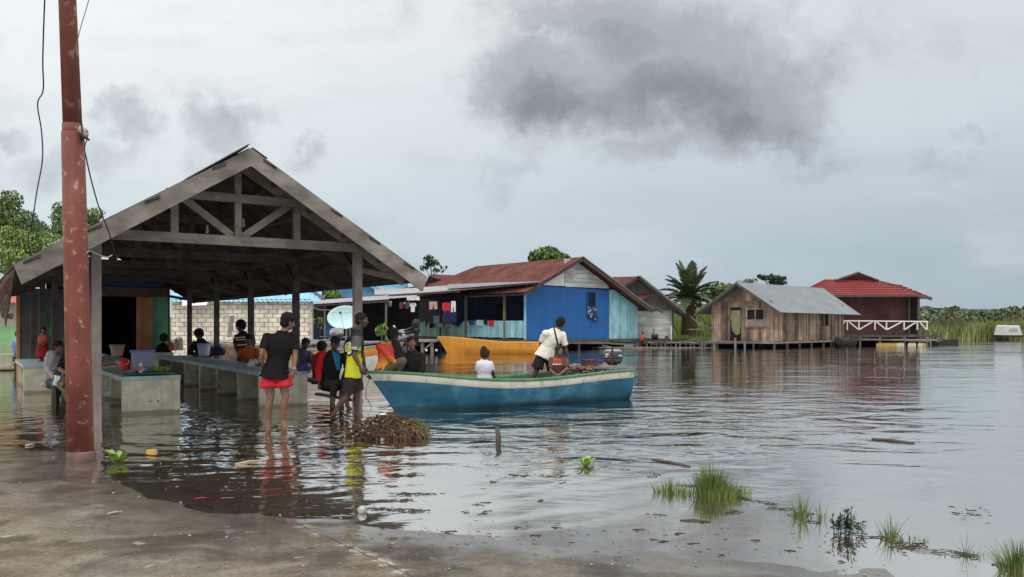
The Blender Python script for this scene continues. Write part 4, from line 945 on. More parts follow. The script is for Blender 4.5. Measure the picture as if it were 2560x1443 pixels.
for px in (2118, 2147, 2187, 2216, 2260, 2293, 2317): MB().beam(W(px, 804, D), W(px, 825, D), .10, .08, V((1,0,0))).build('railing_post', M['white_paint'], rh)
for a, b_ in ((2112, 2095), (2122, 2146), (2181, 2148), (2191, 2215), (2255, 2218), (2291, 2262), (2299, 2315)):
    q = (W(a, 804.5, D+.03), W(b_, 824, D+.03)); MB().beam(*q, .07, .09).build('railing_brace', M['white_paint'], rh)
mb = MB(); mb.beam(W(2317, 804, D), W(2317, 804, D+4), .08, .09); mb.build('top_rail', M['white_paint'], rh)
piles(Fr((0, 0), 0), [(X(px, 63), 63) for px in (2080, 2130, 2165, 2210, 2255, 2296)]+[(X(px, 66), 66) for px in (2120, 2200, 2280)], rh, .6)
mb = MB(); mb.box((X(2190, 65.5), 65.6, .15), (X(2290, 65.5)-X(2075, 65.5), .1, .9)); mb.build('shade_panel', M['dark_void'], rh)  # dark sheet added for the shade beneath the house
for a, b_ in ((2085, 2125), (2165, 2130), (2212, 2258), (2255, 2215)): MB().beam(W(a, 828, 63.2), W(b_, 846, 63.2), .1, .1).build('cross_brace', M['dark_wood'], rh)

# floating jetty with drums in front of it
fj = thing('floating_jetty', 'low grey plank jetty floating in front of the red roofed house', 'jetty', W(2210, 855, 60))
mb = MB(); mb.box((X(2215, 59.5), 59.5, .40), (X(2330, 59.5)-X(2100, 59.5), 1.6, .09)); mb.build('deck', M['post_wood'], fj)
for px in (2105, 2122, 2150, 2200, 2262, 2318): MB().tube([W(px, 878, 58.7), W(px, 843, 58.7)], .07, 8).build('piling', M['grey_plank'], fj)
mb = MB(); mb.box((X(2215, 60.2), 60.2, .05), (X(2325, 60)-X(2105, 60), .08, .6)); mb.build('shade_panel', M['dark_void'], fj)  # dark sheet painted in as the shadow under the jetty deck
mb = MB(); mb.beam(W(2095, 846, 58.6), W(2325, 853, 58.6), .12, .10); mb.build('edge_beam', M['grey_plank'], fj)
rr = random.Random(9)
for px in (2196, 2206, 2216, 2226, 2236, 2246, 2254, 2275, 2284, 2300, 2309):
    c0 = W(px, 860, 58.4); c0.z = -.27
    jerry('float_can', 'row of yellow and cream plastic cans floating under the jetty', c0, 1.15, M['float_pl'] if px < 2240 or px > 2300 else M['cream_pl'], rr.uniform(-8, 8), 'plastic cans floating under the jetty', 'float')
# half sunken dark hull left of it, and the low raft right of it
def canoe(name, label, p, q, w_, h_, m, cat='boat', z0=-.15, n=16):
    p, q = V(p), V(q); d = (q-p); sd_ = V((-d.y, d.x, 0)).normalized(); rings = []
    for i in range(n+1):
        f = i/n; wv = w_*(math.sin(math.pi*min(1, max(.03, .04+.92*f))))**.6/2; c = p+d*f; lift = .25*abs(2*f-1)**3
        rings.append([c+sd_*wv*math.cos(math.pi*k/8)+Zu*(z0+h_+lift-(h_)*math.sin(math.pi*k/8)) for k in range(9)]+[c+sd_*(wv*.85)*math.cos(math.pi*(8-k)/8)+Zu*(z0+h_+lift-(h_*.85)*math.sin(math.pi*(8-k)/8)) for k in range(9)])
    return one(name, MB().loft(rings), m, label, cat, None, True)
canoe('canoe', 'dark dugout canoe moored at the shack end of the jetty', (X(2090,57.5), 57.5, 0), (X(2142,58), 58, 0), .8, .62, M['black_rub'])
rf_ = thing('raft', 'small dark raft lying on the water right of the jetty', 'raft', W(2365, 860, 62))
mb = MB(); mb.box((X(2362, 62), 62, .12), (1.5, 1.0, .55)); mb.build('float_block', M['black_rub'], rf_)
for k in range(6): mb = MB(); mb.beam(W(2340+k*2, 855-k*.8, 61.4), W(2396-k*3, 853-k*.7, 62.4), .12, .06); mb.build('plank', M['grey_plank'], rf_)
for px in (2324, 2334): one('mooring_stake', MB().tube([W(px, 858, 66), W(px, 838, 66)], .06, 8), M['grey_plank'], 'thin %s stake between the railings and the raft' % ('left' if px < 2330 else 'right'), 'stake', 'mooring stakes')

# jetty litter between the blue house and the shack
lj = thing('plank_jetty', 'ramshackle dark plank jetty between the blue house and the shack', 'jetty', W(1690, 862, 54))
mb = MB(); mb.box((X(1690, 54.5), 54.5, .30), (X(1775, 54.5)-X(1600, 54.5), 1.5, .10)); mb.build('deck', M['dark_wood'], lj)
mb = MB(); mb.box((X(1690, 55.1), 55.2, .0), (X(1775, 55)-X(1600, 55), .08, .55)); mb.build('shade_panel', M['dark_void'], lj)  # added dark sheet, stands for the shade under this jetty
rr = random.Random(21)
for k in range(14):
    px = 1605+k*12; MB().tube([W(px, 878, 53.7), W(px+rr.uniform(-3, 3), rr.uniform(853, 861), 53.7)], .05, 7).build('piling', M['grey_plank' if k % 3 else 'dark_wood'], lj)
for k in range(9):
    x0 = rr.uniform(1605, 1740); mb = MB(); mb.beam(W(x0, rr.uniform(852, 862), 53.6), W(x0+rr.uniform(25, 60), rr.uniform(852, 864), 53.9), .09, .06); mb.build('loose_plank', M['post_wood' if k % 2 else 'dark_wood'], lj)
mb = MB(); mb.beam(W(1480, 868.5, 53.0), W(1790, 870, 53.5), .12, .08); one('floating_log', mb, M['post_wood'], 'long pale pole floating along the waterline before the jetty', 'log')
mb = MB(); mb.beam(W(1495, 868, 52), W(1550, 870, 52), .2, .06); mb.beam(W(1505, 863, 52), W(1535, 869, 52), .1, .05); one('loose_boards', mb, M['old_wood'], 'crossed grey boards afloat behind the black outboard', 'boards')
# two dark outboards tilted up on the jetty
for px, hh, lab in ((1633, 848, 'black outboard leg stood on the plank jetty, nearer the child'), (1641, 846, 'black outboard leg stood on the jetty, with the tall tiller')):
    t = thing('outboard_motor', lab, 'outboard motor', W(px, 862, 54), 'outboards stood on the jetty'); MB().ell(W(px, 842, 54), (.13, .2, .19)).build('cowling', M['black_rub'], t, None, True)
    MB().cap(W(px, 844, 54), .11, W(px, 864, 54), .08).build('leg', M['black_rub'], t, None, True)
    if px > 1636: MB().tube([W(px-6, 846, 54), W(px-6.5, 822, 54)], .03, 6).build('tiller', M['black_rub'], t)
one('mooring_post', MB().tube([W(1667, 866, 54), W(1667, 840, 54)], .13, 9), M['dark_wood'], 'short thick dark post on the plank jetty', 'post')
one('white_post', MB().beam(W(1678, 850, 56), W(1678, 815, 56), .09, .09, V((1,0,0))), M['white_paint'], 'thin white post by the corner of the white plank house', 'post')
# trestle table on the grass by the palm
tt = thing('trestle_table', 'pale plank table on thin legs on the grass by the palm', 'table', W(1755, 850, 58)); mb = MB(); mb.box((X(1752, 58), 58.3, 1.5-58*12/F), (X(1782, 58)-X(1724, 58), .9, .08)); mb.build('top', M['post_wood'], tt)
for px in (1745, 1752): MB().tube([W(px, 823, 58.1), W(px, 862, 58.1)], .04, 6).build('leg', M['post_wood'], tt)
mb = MB(); mb.beam(W(1732, 798, 59), W(1778, 822, 58.5), .1, .06); mb.beam(W(1726, 790, 59), W(1760, 822, 58.7), .1, .06); mb.build('brace', M['post_wood'], tt)
# front landing of the shack
fl = thing('landing_stage', 'dark plank landing stage under the gable of the shack', 'jetty', W(1800, 865, 52)); mb = MB(); mb.box((X(1815, 52.3), 52.6, .33), (X(1865, 52)-X(1752, 52), 1.0, .09)); mb.build('deck', M['dark_wood'], fl)
for px, tp in ((1755, 853), (1785, 856), (1838, 845), (1862, 856)): MB().tube([W(px, 876, 51.9), W(px, tp, 51.9)], .07, 8).build('piling', M['grey_plank'], fl)

# satellite dish on its stand
sdh = thing('satellite_dish', 'big pale cyan satellite dish half hidden by the shelter post', 'satellite dish', W(858, 870, 39))
dc = W(862, 794, 39.0); k = 39.0/F
dn = V((-.12, -.94, .32)).normalized(); d_, s_, u_ = frame(dn); rings = []
ax1, ax2 = 45*k, 31*k
for i in range(9):
    r_ = i/8; rings.append([dc+s_*ax1*r_*math.cos(2*math.pi*j/40)+u_*ax2*r_*math.sin(2*math.pi*j/40)+dn*(.26*r_*r_-.2) for j in range(40)])
MB().loft([ [q-dn*.0 for q in r] for r in rings]+[[q-dn*.03 for q in r] for r in rings[::-1]], True).build('reflector', M['dish'], sdh, None, True)
fp = dc+dn*.62
for a in (.5, 2.6, 4.7): MB().tube([dc+s_*ax1*.9*math.cos(a)+u_*ax2*.9*math.sin(a)+dn*.04, fp], .010, 5).build('feed_strut', M['wire_grey'], sdh)
MB().tube([fp, fp+dn*.10], .05, 10).build('feed_horn', M['wire'], sdh); MB().tube([dc-dn*.2, dc-dn*.3+V((0, .1, -.2)), W(862, 880, 39.5)], .04, 8).build('mast', M['wire_grey'], sdh)
# plants on the shed deck
# ------------------------------------------------------------------ boats
def smooth(a, b, x):
    t = max(0, min(1, (x-a)/(b-a))); return t*t*(3-2*t)
def boat(name, label, bow, stern, beam, zs, rake, mats, band=.14, cat='boat', thw=(.3, .55), grp=None, deck=True):
    """bow, stern: plan points of the centreline; zs(t): sheer height, t=0 stern .. 1 bow; mats: hull, band, rim, inside"""
    bow, stern = V((bow[0], bow[1], 0)), V((stern[0], stern[1], 0)); d = bow-stern; dn_ = d.normalized(); sd_ = V((dn_.y, -dn_.x, 0))
    t_ = thing(name, label, cat, (bow+stern)/2, grp); n = 40
    hb = lambda t: beam/2*(.93+.07*smooth(0, .3, t))*(max(0, 1-(max(0, t-.36)/.64)**2.3))
    def pt(t, side, w_, z, pull=0):
        s_ = smooth(.55, 1, t); zz = zs(t)
        return stern+d*t-dn_*rake*s_*max(0, (zz-z)/zz)+sd_*side*w_+Zu*z
    def strip(levels, name_, m):
        mb = MB()
        for side in (1, -1):
            rows = []
            for i in range(n+1):
                t = i/n; rows.append([pt(t, side, max(.004, hb(t)*k), zf_(zs(t))) for k, zf_ in levels])
            L_ = len(levels); vs = [p for r in rows for p in r]
            fs = [(i*L_+j, (i+1)*L_+j, (i+1)*L_+j+1, i*L_+j+1) for i in range(n) for j in range(L_-1)]
            mb.add(vs, [f if side > 0 else f[::-1] for f in fs])
        return mb.build(name_, m, t_, None, True)
    strip([(.99, lambda z: z-band), (.955, lambda z: z*.55), (.90, lambda z: z*z*.42+.02), (.62, lambda z: -.05), (.45, lambda z: -.20), (.0, lambda z: -.26)], 'hull', mats[0])
    strip([(1.0, lambda z: z-.035), (1.012, lambda z: z-.05), (1.0, lambda z: z-band+.01), (.985, lambda z: z-band-.004)], 'band', mats[1])
    strip([(1.0, lambda z: z-.042), (1.035, lambda z: z-.036), (1.035, lambda z: z+.004), (1.0, lambda z: z+.012), (.93, lambda z: z+.010), (.92, lambda z: z-.03)], 'gunwale', mats[2])
    strip([(.93, lambda z: z-.01), (.84, lambda z: z*.6), (.45, lambda z: .13), (0, lambda z: .12)], 'inside', mats[3])
    mb = MB(); q = [pt(0, s_, hb(0)*k, z) for s_, k, z in ((-1,1,zs(0)-.02),(-1,.90,.12),(-1,.5,-.2),(1,.5,-.2),(1,.90,.12),(1,1,zs(0)-.02))]
    mb.prism(q, dn_*.04); mb.build('transom', mats[0], t_)
    for k in thw:
        mb = MB(); mb.beam(pt(k, -1, hb(k)*.93, zs(k)-.17), pt(k, 1, hb(k)*.93, zs(k)-.17), .26, .035); mb.build('thwart', mats[3], t_)
    if deck:
        mb = MB(); vs = []; 
        for i in range(9):
            t = .84+.155*i/8; vs += [pt(t, -1, hb(t)*.95, zs(t)-.015), pt(t, 1, hb(t)*.95, zs(t)-.015)]
        mb.add(vs, [(2*i, 2*i+1, 2*i+3, 2*i+2) for i in range(8)]); mb.build('foredeck', mats[2], t_)
    return t_, pt, hb
B1b, B1s = (-2.50, 14.05), (2.15, 16.95)
zs1 = lambda t: .50+.20*smooth(.45, 1, t)**1.2+.10*smooth(.45, 0, t)
boat1, pt1, hb1 = boat('motor_boat', 'long blue and white open motor boat with a green rim, bow toward the shelter', B1b, B1s, 1.22, zs1, .52, [M['boat_blue'], M['boat_white'], M['boat_green'], M['boat_inside']], .165, thw=(.32, .5, .68))
# a second rubbing line low on the hull and the dark gunwale top
mb = MB(); mb.tube([pt1(1.0-.004, 1, .01, .62)+V((.0, -.012, 0)), pt1(1.0, 1, .0, .60)+V((-.03,-.01,-.02))], .045, 8); mb.build('bow_fairlead', M['dec_dark'], boat1)
tw = MB(); q0 = pt1(1, 1, 0, .60); q1 = G(930, 1018)
tw.tube([q0, q0+V((-.05, -.05, -.15)), q0+V((-.07, -.05, -.35)), (q0+q1)/2+V((-.06, 0, -.12)), q1-Zu*.02, W(985, 1016, 14.6)], .008, 6); one('mooring_rope', tw, M['wire_grey'], 'thin mooring line hanging from the blue bow into the water', 'rope', None, True)
def motor(label, c, s_=1.0, ang=0, tilt=0, colr='motor'):
    """outboard: cowl above a slim leg; ang turns it in plan, tilt leans the head forward"""
    t = thing('outboard_motor', label, 'outboard motor', c, 'outboard motors'); c = V(c)
    f = V((math.cos(ang), math.sin(ang), 0)); sd_ = V((-f.y, f.x, 0)); u_ = (Zu*math.cos(tilt)+f*math.sin(tilt)); f2 = (f*math.cos(tilt)-Zu*math.sin(tilt))
    L = lambda a, b, z: c+(f2*a+sd_*b+u_*z)*s_
    def ring(z, la, lb, off=0, p=3.4, n=28):
        o = []
        for i in range(n):
            a = 2*math.pi*i/n; x, y = math.cos(a), math.sin(a); q = (abs(x)**p+abs(y)**p)**(-1/p); o.append(L(x*q*la+off, y*q*lb, z))
        return o
    MB().loft([ring(.0, .20, .12), ring(.04, .235, .145), ring(.10, .245, .15), ring(.12, .245, .15)]).build('lower_cowl', M['motor'], t, None, True)
    cw_ = MB().loft([ring(.125, .25, .155), ring(.16, .255, .16), ring(.28, .25, .158, -.005), ring(.315, .235, .145, -.01)]).build('cowl', M[colr], t, None, True)
    MB().loft([ring(.317, .233, .143, -.01), ring(.35, .20, .12, -.01), ring(.365, .14, .08, -.01)]).build('cowl_top', M['motor_lt'], t, None, True)
    for sgn in (-1, 1):
        b = sgn*.1625
        def dec(a0, a1, z0, z1, m, nm):
            MB().prism([L(a0, b, z0), L(a1, b, z0), L(a1, b, z1), L(a0, b, z1)], sd_*sgn*.004*s_).build(nm, M[m], t)
        dec(.02, .20, .165, .205, 'dec_red', 'red_stripe'); dec(.12, .21, .225, .262, 'dec_white', 'white_badge'); dec(-.22, -.14, .20, .23, 'dec_white', 'white_badge'); dec(.16, .21, .17, .197, 'dec_white', 'white_badge')
    MB().loft([ring(-.34, .07, .035, .02), ring(-.0, .12, .06, .0)]).build('leg', M['motor'], t, None, True)
    MB().loft([ring(-.42, .17, .018, .0), ring(-.34, .15, .03, 0)]).build('lower_unit', M['motor'], t, None, True)
    MB().box(L(.19, 0, -.08), (.10*s_, .2*s_, .24*s_), (f2, sd_, u_)).build('bracket', M['motor_lt'], t)
    MB().tube([L(.2, 0, .06), L(.5, 0, .09), L(.62, 0, .09)], [.02*s_, .02*s_, .025*s_], 8).build('tiller', M['motor'], t)
    return t
c_ = V((X(1532, 17.1), 17.1, CZ-17.1*(909-HY)/F))
motor('black and red outboard on the stern of the blue boat', c_, .80, math.radians(178), 0)
mb = MB(); mb.tube([W(1529, 921, 16.8), W(1531, 868, 16.8)], .02, 8); one('stern_pole', mb, M['wire'], 'short black pole standing at the stern of the blue boat', 'pole')
# gear on the blue boat's stern
mb = MB()
for k, (x0, x1, y0, y1, dd) in enumerate(((1430, 1584, 918, 921, 0), (1500, 1582, 915, 918, .25), (1440, 1560, 913, 916, .45))): mb.beam(W(x0, y0, 16.4+dd), W(x1, y1, 16.7+dd), .2, .04)
one('stern_boards', mb, M['old_wood'], 'grey boards laid across the stern of the blue boat', 'boards')
rr = random.Random(31); mb = MB(); k = 16.5/F
q = W(1455, 934, 16.3)
for i in range(70):
    p = q+V((rr.uniform(-.24, .24), rr.uniform(-.15, .15), rr.uniform(-.02, .13))); mb.ell(p, (rr.uniform(.03, .07), .03, .025), frame(V((rr.uniform(-1,1), rr.uniform(-1,1), rr.uniform(-.4,.4)))), 7, 5)
one('net_heap', mb, M['netting'], 'heap of red and white netting beside the boy in the blue boat', 'net', None, True)
mb = MB()
for i in range(34):
    p = W(rr.uniform(1490, 1545), rr.uniform(922, 928), 16.5); mb.ell(p, (rr.uniform(.03, .08), .03, .03), frame(V((rr.uniform(-1,1), rr.uniform(-1,1), rr.uniform(-.4,.4)))), 7, 5)
one('cloth_heap', mb, mat('dk_net', (.10,.03,.03), .85, .7, 18, .2, col2=(.4,.3,.28)), 'dark red bundled cloth at the stern of the blue boat', 'cloth', None, True)
t = thing('wooden_box', 'small dark brown box on the stern boards of the blue boat', 'box', W(1473, 918, 16.6)); p = W(1473, 910, 16.6)
MB().box(p, (.27, .2, .13), (V((.85,.5,0)), V((-.5,.85,0)), Zu)).build('body', M['brownbox'], t); MB().box(p+Zu*.075, (.29, .22, .025), (V((.85,.5,0)), V((-.5,.85,0)), Zu)).build('lid', M['brownbox'], t)
mb = MB()
for i in range(14):
    p = W(1432+rr.uniform(-12, 14), 918+rr.uniform(-5, 4), 16.4); mb.ell(p, (.07, .05, .03), frame(V((rr.uniform(-1,1), rr.uniform(-1,1), rr.uniform(-.3,.6)))), 8, 5)
one('sacking', mb, mat('sack', (.28,.25,.22), .9, .3, 10, .2), 'crumpled grey sacking by the shoulder of the boy in the boat', 'sack', None, True)

# orange boat at the porch
zs3 = lambda t: .60+.28*smooth(.35, 1, t)
b3, pt3, hb3 = boat('wooden_boat', 'plain orange wooden boat moored before the cyan porch', (X(1093, 43.2), 43.2), (X(1374, 42.2), 42.2), 1.5, zs3, .55, [M['orange_paint'], M['orange_paint'], M['orange_paint'], mat('orange_in', (.35,.13,.03), .6, .2, 2, .03)], .16)
mb = MB(); [mb.tube([pt3(i/20, 1, hb3(i/20)*.975+.012, zs3(i/20)*.62-.0) for i in range(0, 21)], .03, 6)]; mb.build('rubbing_strake', mat('orange_dk', (.36,.13,.02), .6, .2, 2, .02), b3)
# white and orange lettered boat behind the shelter
zs2 = lambda t: .80+.14*smooth(.5, 1, t)
b2, pt2, hb2 = boat('wooden_boat', 'white hulled boat with an orange band and black letters behind the shelter', (X(1010, 25.5), 25.5), (X(640, 23.3), 23.3), 1.5, zs2, .6, [M['hull_white'], M['orange_paint'], M['pale_tin'], M['grey_plank']], .30)
mb = MB(); mb.beam(pt2(.1, -1, hb2(.1)*.5, .95), pt2(.9, -1, hb2(.9)*.3, .97), .7, .05); mb.build('cabin_roof', M['pale_tin'], b2)
def text_mesh(s, size):
    cu = bpy.data.curves.new('lettering', 'FONT'); cu.body = s; cu.size = size; cu.align_x = 'CENTER'; cu.align_y = 'CENTER'; cu.resolution_u = 3
    o = bpy.data.objects.new('tmp', cu); COL.objects.link(o); bpy.context.view_layer.update()
    me = bpy.data.meshes.new_from_object(o.evaluated_get(bpy.context.evaluated_depsgraph_get())); bpy.data.objects.remove(o); bpy.data.curves.remove(cu)
    bm = bmesh.new(); bm.from_mesh(me); bmesh.ops.triangulate(bm, faces=bm.faces[:])
    for _ in range(2):
        es = [e for e in bm.edges if e.calc_length() > size*.12]
        if es: bmesh.ops.subdivide_edges(bm, edges=es, cuts=1); bmesh.ops.triangulate(bm, faces=bm.faces[:])
    vs = [v.co.copy() for v in bm.verts]; bm.verts.index_update(); fs = [[v.index for v in f.verts] for f in bm.faces]; bm.free(); bpy.data.meshes.remove(me)
    return vs, fs
def text_on(s, size, c, right, up, m, parent, name='lettering', bvh=None, nrm=None, off=.004):
    vs, fs = text_mesh(s, size); right = V(right).normalized(); up = V(up).normalized(); nr = V(nrm).normalized() if nrm else right.cross(up)
    o = []
    for v in vs:
        p = V(c)+right*v.x+up*v.y
        if bvh:
            h_ = bvh.ray_cast(p+nr*.4, -nr)
            if h_[0]: p = h_[0]+nr*off
        else: p = p+nr*off
        o.append(p)
    return MB().add(o, fs).build(name, m, parent)
p0, p1 = pt2(.30, 1, hb2(.30)*.96, .42), pt2(.52, 1, hb2(.52)*.96, .42)
text_on('HEY', .24, pt2(.40, 1, hb2(.4)*.975+.02, .42), p1-p0, Zu, M['dec_dark'], b2, 'lettering', None, (p1-p0).cross(Zu), .02)
# other hulls in the muddle behind the counters
zs4 = lambda t: .74+.10*smooth(.5, 1, t)
boat('wooden_boat', 'brown plank boat with a pale rim under the block wall', (X(500, 33), 33.5), (X(765, 31), 31), 1.3, zs4, .5, [mat('brn_hull', (.15,.085,.06), .8, .3, 2, .08, streak=.4), mat('brn_band', (.28,.20,.15), .8, .2, 2, .05), M['pale_tin'], M['dark_wood']], .12)
zs5 = lambda t: .82+.1*smooth(.5, 1, t)
b5, _, _ = boat('wooden_boat', 'grey boat full of loose boards under the satellite dish', (X(745, 32), 32.5), (X(905, 31), 31), 1.3, zs5, .4, [M['grey_plank'], M['pale_tin'], M['pale_tin'], M['dark_wood']], .10)
rr = random.Random(12); mb = MB()
for k in range(9): mb.beam(W(770+rr.uniform(0, 30), 856+rr.uniform(-6, 8), 31.3), W(835+rr.uniform(0, 40), 845+rr.uniform(-4, 12), 32.0), .10, .03)
one('board_stack', mb, M['pale_tin'], 'loose pale boards piled in the grey boat under the dish', 'boards')
motor('grey and red outboard under the satellite dish', W(843, 845, 30), 1.0, math.radians(185), .1, 'motor_lt')
motor('grey and red outboard tilted up beside the man in dark clothes', W(1004, 862, 28.5), 1.35, math.radians(170), .35, 'motor_lt')
mb = MB(); mb.tube([W(992, 838, 28.3), W(1020, 824, 28.4), W(1043, 815, 28.5)], .05, 8); mb.tube([W(1000, 838, 28.3), W(1040, 826, 28.5)], .07, 8); mb.tube([W(1043, 812, 28.4), W(1040, 855, 28.4)], .09, 8); mb.ell(W(1040, 810, 28.4), (.14, .14, .18)); mb.ell(W(1042, 826, 28.4), (.14,.14,.12))
one('outboard_motor', mb, M['black_rub'], 'black outboard leg sticking up above the grey and red outboard', 'outboard motor', None, True)
one('white_pipe', MB().tube([W(984, 814, 28.4), W(992, 829, 28.4)], .035, 8), M['white_paint'], 'short white pipe slanting above the hair of the man in the orange jacket', 'pipe')
# landing beside the outboards, left of the orange boat
ld = thing('landing_stage', 'low grey plank landing left of the orange bow', 'jetty', W(1065, 880, 45)); 
mb = MB(); mb.box((X(1055, 45.2), 45.6, .62), (X(1098, 45)-X(1020, 45), 2.4, .12)); mb.build('deck', M['post_wood'], ld)
for px in (1024, 1056, 1080): MB().tube([W(px, 890, 44.6), W(px, 850, 44.6)], .10, 8).build('piling', M['grey_plank'], ld)
MB().beam(W(1060, 874, 44.5), W(1098, 842, 44.5), .06, .06).build('brace', M['post_wood'], ld); mb = MB(); mb.box((X(1060, 46.7), 46.8, .3), (2.0, .05, .8)); mb.build('back_board', M['dark_void'], ld)
for px, lab in ((1066, 'small white float bobbing below the landing, left of its pair'), (1091, 'small white float bobbing below the orange bow')): one('net_float', MB().ell(W(px, 876, 41)*1+V((0,0,-.0)), (.06,.06,.06)), M['white_paint'], lab, 'float', 'white net floats', True)

# ------------------------------------------------------------------ heap of roots and trash, sticks, floating things
hp = G(965, 1088); rr = random.Random(40)
ph = thing('root_heap', 'heap of brown roots, straw and rubbish piled in the shallow water', 'heap', hp)
mb = MB(); n = 44; rings = []
for j in range(9):
    f = j/8; rings.append([hp+V(((1-f**3.4)*.54*math.cos(2*math.pi*i/n)*(1+.28*noise.noise(V((i*.35, j*.6, 1))))+.04*f, (1-f**3.4)*.42*math.sin(2*math.pi*i/n), -.12+.37*f+.05*noise.noise(V((i*.45, j*1.2, 4))))) for i in range(n)])
mb.loft(rings); mb.build('mound', mat('mound', (.055,.034,.020), .95, .5, 9, .4), ph, None, True)
def onmound(q):
    a = q.uniform(0, 2*math.pi); f = q.random()**.8; r_ = (1-f**3.4)
    return hp+V((r_*.54*math.cos(a)+.04*f, r_*.42*math.sin(a), -.12+.385*f)), V((math.cos(a)*.8, math.sin(a)*.8, .4+f))
mb = MB()
for k in range(950):
    p, nn = onmound(rr); d = V((rr.gauss(0, 1), rr.gauss(0, 1), rr.gauss(0, .6))).normalized(); L_ = rr.uniform(.04, .13); p = p+nn.normalized()*rr.uniform(-.01, .025)
    if p.x > hp.x+.15 and rr.random() < .6: continue
    mb.tube([p-d*L_/2, p+nn*.012, p+d*L_/2+V((0, 0, -.015))], rr.uniform(.0035, .011), 4)
tag(mb.build('roots', M['pile'], ph), kind='stuff')
mb = MB()
for k in range(46):
    p, nn = onmound(rr); d = V((rr.gauss(0, 1), rr.gauss(-.3, .8), rr.uniform(-.2, .9))).normalized(); L_ = rr.uniform(.12, .30); b0 = p-d*L_*.45; mb.tube([b0, p+nn*.02, p+d*L_*.3+V((rr.gauss(0,.02), rr.gauss(0,.02), rr.gauss(0,.02))), p+d*L_*.55], [.011, .009, .007, .004], 5)
tag(mb.build('branches', M['bark'], ph), kind='stuff')
mb = MB()
for k in range(55):
    p, nn = onmound(rr); s_ = rr.uniform(.03, .075); mb.ell(p, (s_, s_*.7, s_*.5), frame(V((rr.gauss(0,1), rr.gauss(0,1), rr.gauss(0,.6)))), 8, 6)
mb.v = [p+V((noise.noise(p*30), noise.noise(p*30+V((5,0,0))), noise.noise(p*30+V((9,0,0)))))*.018 for p in mb.v]
tag(mb.build('clods', mat('clod', (.070,.042,.025), .95, .5, 18, .4, island=.5), ph), kind='stuff')
mb = MB()
for k in range(900):
    p, nn = onmound(rr)
    if p.x < hp.x+rr.uniform(-.1, .25): continue
    d = (V((rr.gauss(.7, .6), rr.gauss(-.2, .6), rr.gauss(-.5, .4)))).normalized(); L_ = rr.uniform(.06, .16); p = p+nn.normalized()*.015
    mb.tube([p, p+d*L_*.5+nn*.01, p+d*L_+V((0, 0, -.03))], rr.uniform(.002, .0045), 3)
tag(mb.build('straw', M['straw'], ph), kind='stuff')
mb = MB()
for k in range(85):
    p, nn = onmound(rr); p = p+nn.normalized()*.02; s_ = rr.uniform(.010, .026); mb.ell(p, (s_, s_*.8, s_*.6), frame(V((rr.gauss(0,1), rr.gauss(0,1), rr.gauss(0,1)))), 7, 5)
tag(mb.build('scraps', M['bits'], ph), kind='stuff')
mb = MB(); mb.ell(hp+V((-.02, -.16, .30)), (.05,.03,.012)); mb.build('white_scrap', M['white_bag'], ph)
mb = MB()
for k in range(40):
    p = hp+V((rr.uniform(.35, .56), rr.uniform(-.25, .2), .0)); mb.tube([p, p+V((rr.uniform(-.01, .04), 0, .1)), p+V((rr.uniform(0, .08), rr.uniform(-.04, .04), rr.uniform(.15, .24)))], [.004, .003, .001], 3)
mb.build('grass_blades', M['grass'], ph)
q = G(1246, 1112); one('stub_post', MB().tube([q-Zu*.2, q+V((.0,0,.10)), q+V((-.02,0,.225))], [.035,.034,.026], 10), M['dark_wood'], 'short dark stake sticking out of the open water', 'stake', None, True)
def stick(label, px0, py0, px1, py1, r_, m, z=.004, n='stick'):
    p, q = G(px0, py0), G(px1, py1); p.z = max(z, gz(p.x, p.y)+r_); q.z = max(z, gz(q.x, q.y)+r_); md = (p+q)/2+V((0, .015, .005)); one(n, MB().tube([p, md, q], [r_*.7, r_, r_*.6], 6), M[m], label, n, 'sticks at the water edge')
stick('pale stick lying on the mud below the red wrapper', 268, 1297, 305, 1291, .010, 'stick_wood')
stick('pale twig at the water edge left of the red pole', 64, 1117, 84, 1113, .014, 'stick_wood')
stick('bent pale reed in the water left of the pole', 30, 1104, 90, 1108, .010, 'straw')
stick('pale plank sliver floating near the feet of the man in red shorts', 588, 1161, 655, 1152, .014, 'stick_wood')
stick('straight pale twig in shallow water by the yellow carton', 430, 1152, 482, 1132, .006, 'straw')
stick('long dark branch floating behind the grass tuft', 1630, 1150, 1725, 1167, .016, 'dark_wood')
stick('long dark branch afloat on the open water at right', 2180, 1098, 2285, 1109, .022, 'dark_wood')
stick('thin dark twig floating under the tall grass tuft', 1700, 1302, 1772, 1305, .008, 'dark_wood')
q = G(378, 1131); t = thing('carton', 'small yellow carton floating by the green water plant', 'carton', q); mb = MB(); mb.box(q+V((0, 0, .012)), (.10, .06, .045), (V((.97,.2,.05)), V((-.2,.97,.0)), Zu)); mb.build('body', M['yellow_pl'], t); MB().box(q+V((.055, .01, .012)), (.018, .03, .03), (V((.97,.2,0)), V((-.2,.97,0)), Zu)).build('spout', M['cream_pl'], t)
q = G(512, 1254, -.02); q.z = gz(q.x, q.y)-.01
mb = MB(); rw2 = [V((x, y, 0)) for x, y in ((-.13,.05),(-.06,.075),(.03,.07),(.12,.085),(.14,.03),(.09,-.04),(.0,-.075),(-.07,-.055),(-.14,-.01))]
mb.prism([q+p*.92+Zu*(.010+.007*math.sin(17*p.x+40*p.y)) for p in rw2], Zu*.004); one('wrapper', mb, mat('wrap', (.17,.012,.02), .5, .3, 14, .1), 'crumpled dark red wrapper lying in the shallows', 'wrapper')
q = G(905, 1283); t = thing('crushed_ball', 'crumpled silver grey ball lying at the edge of the shallows', 'ball', q)
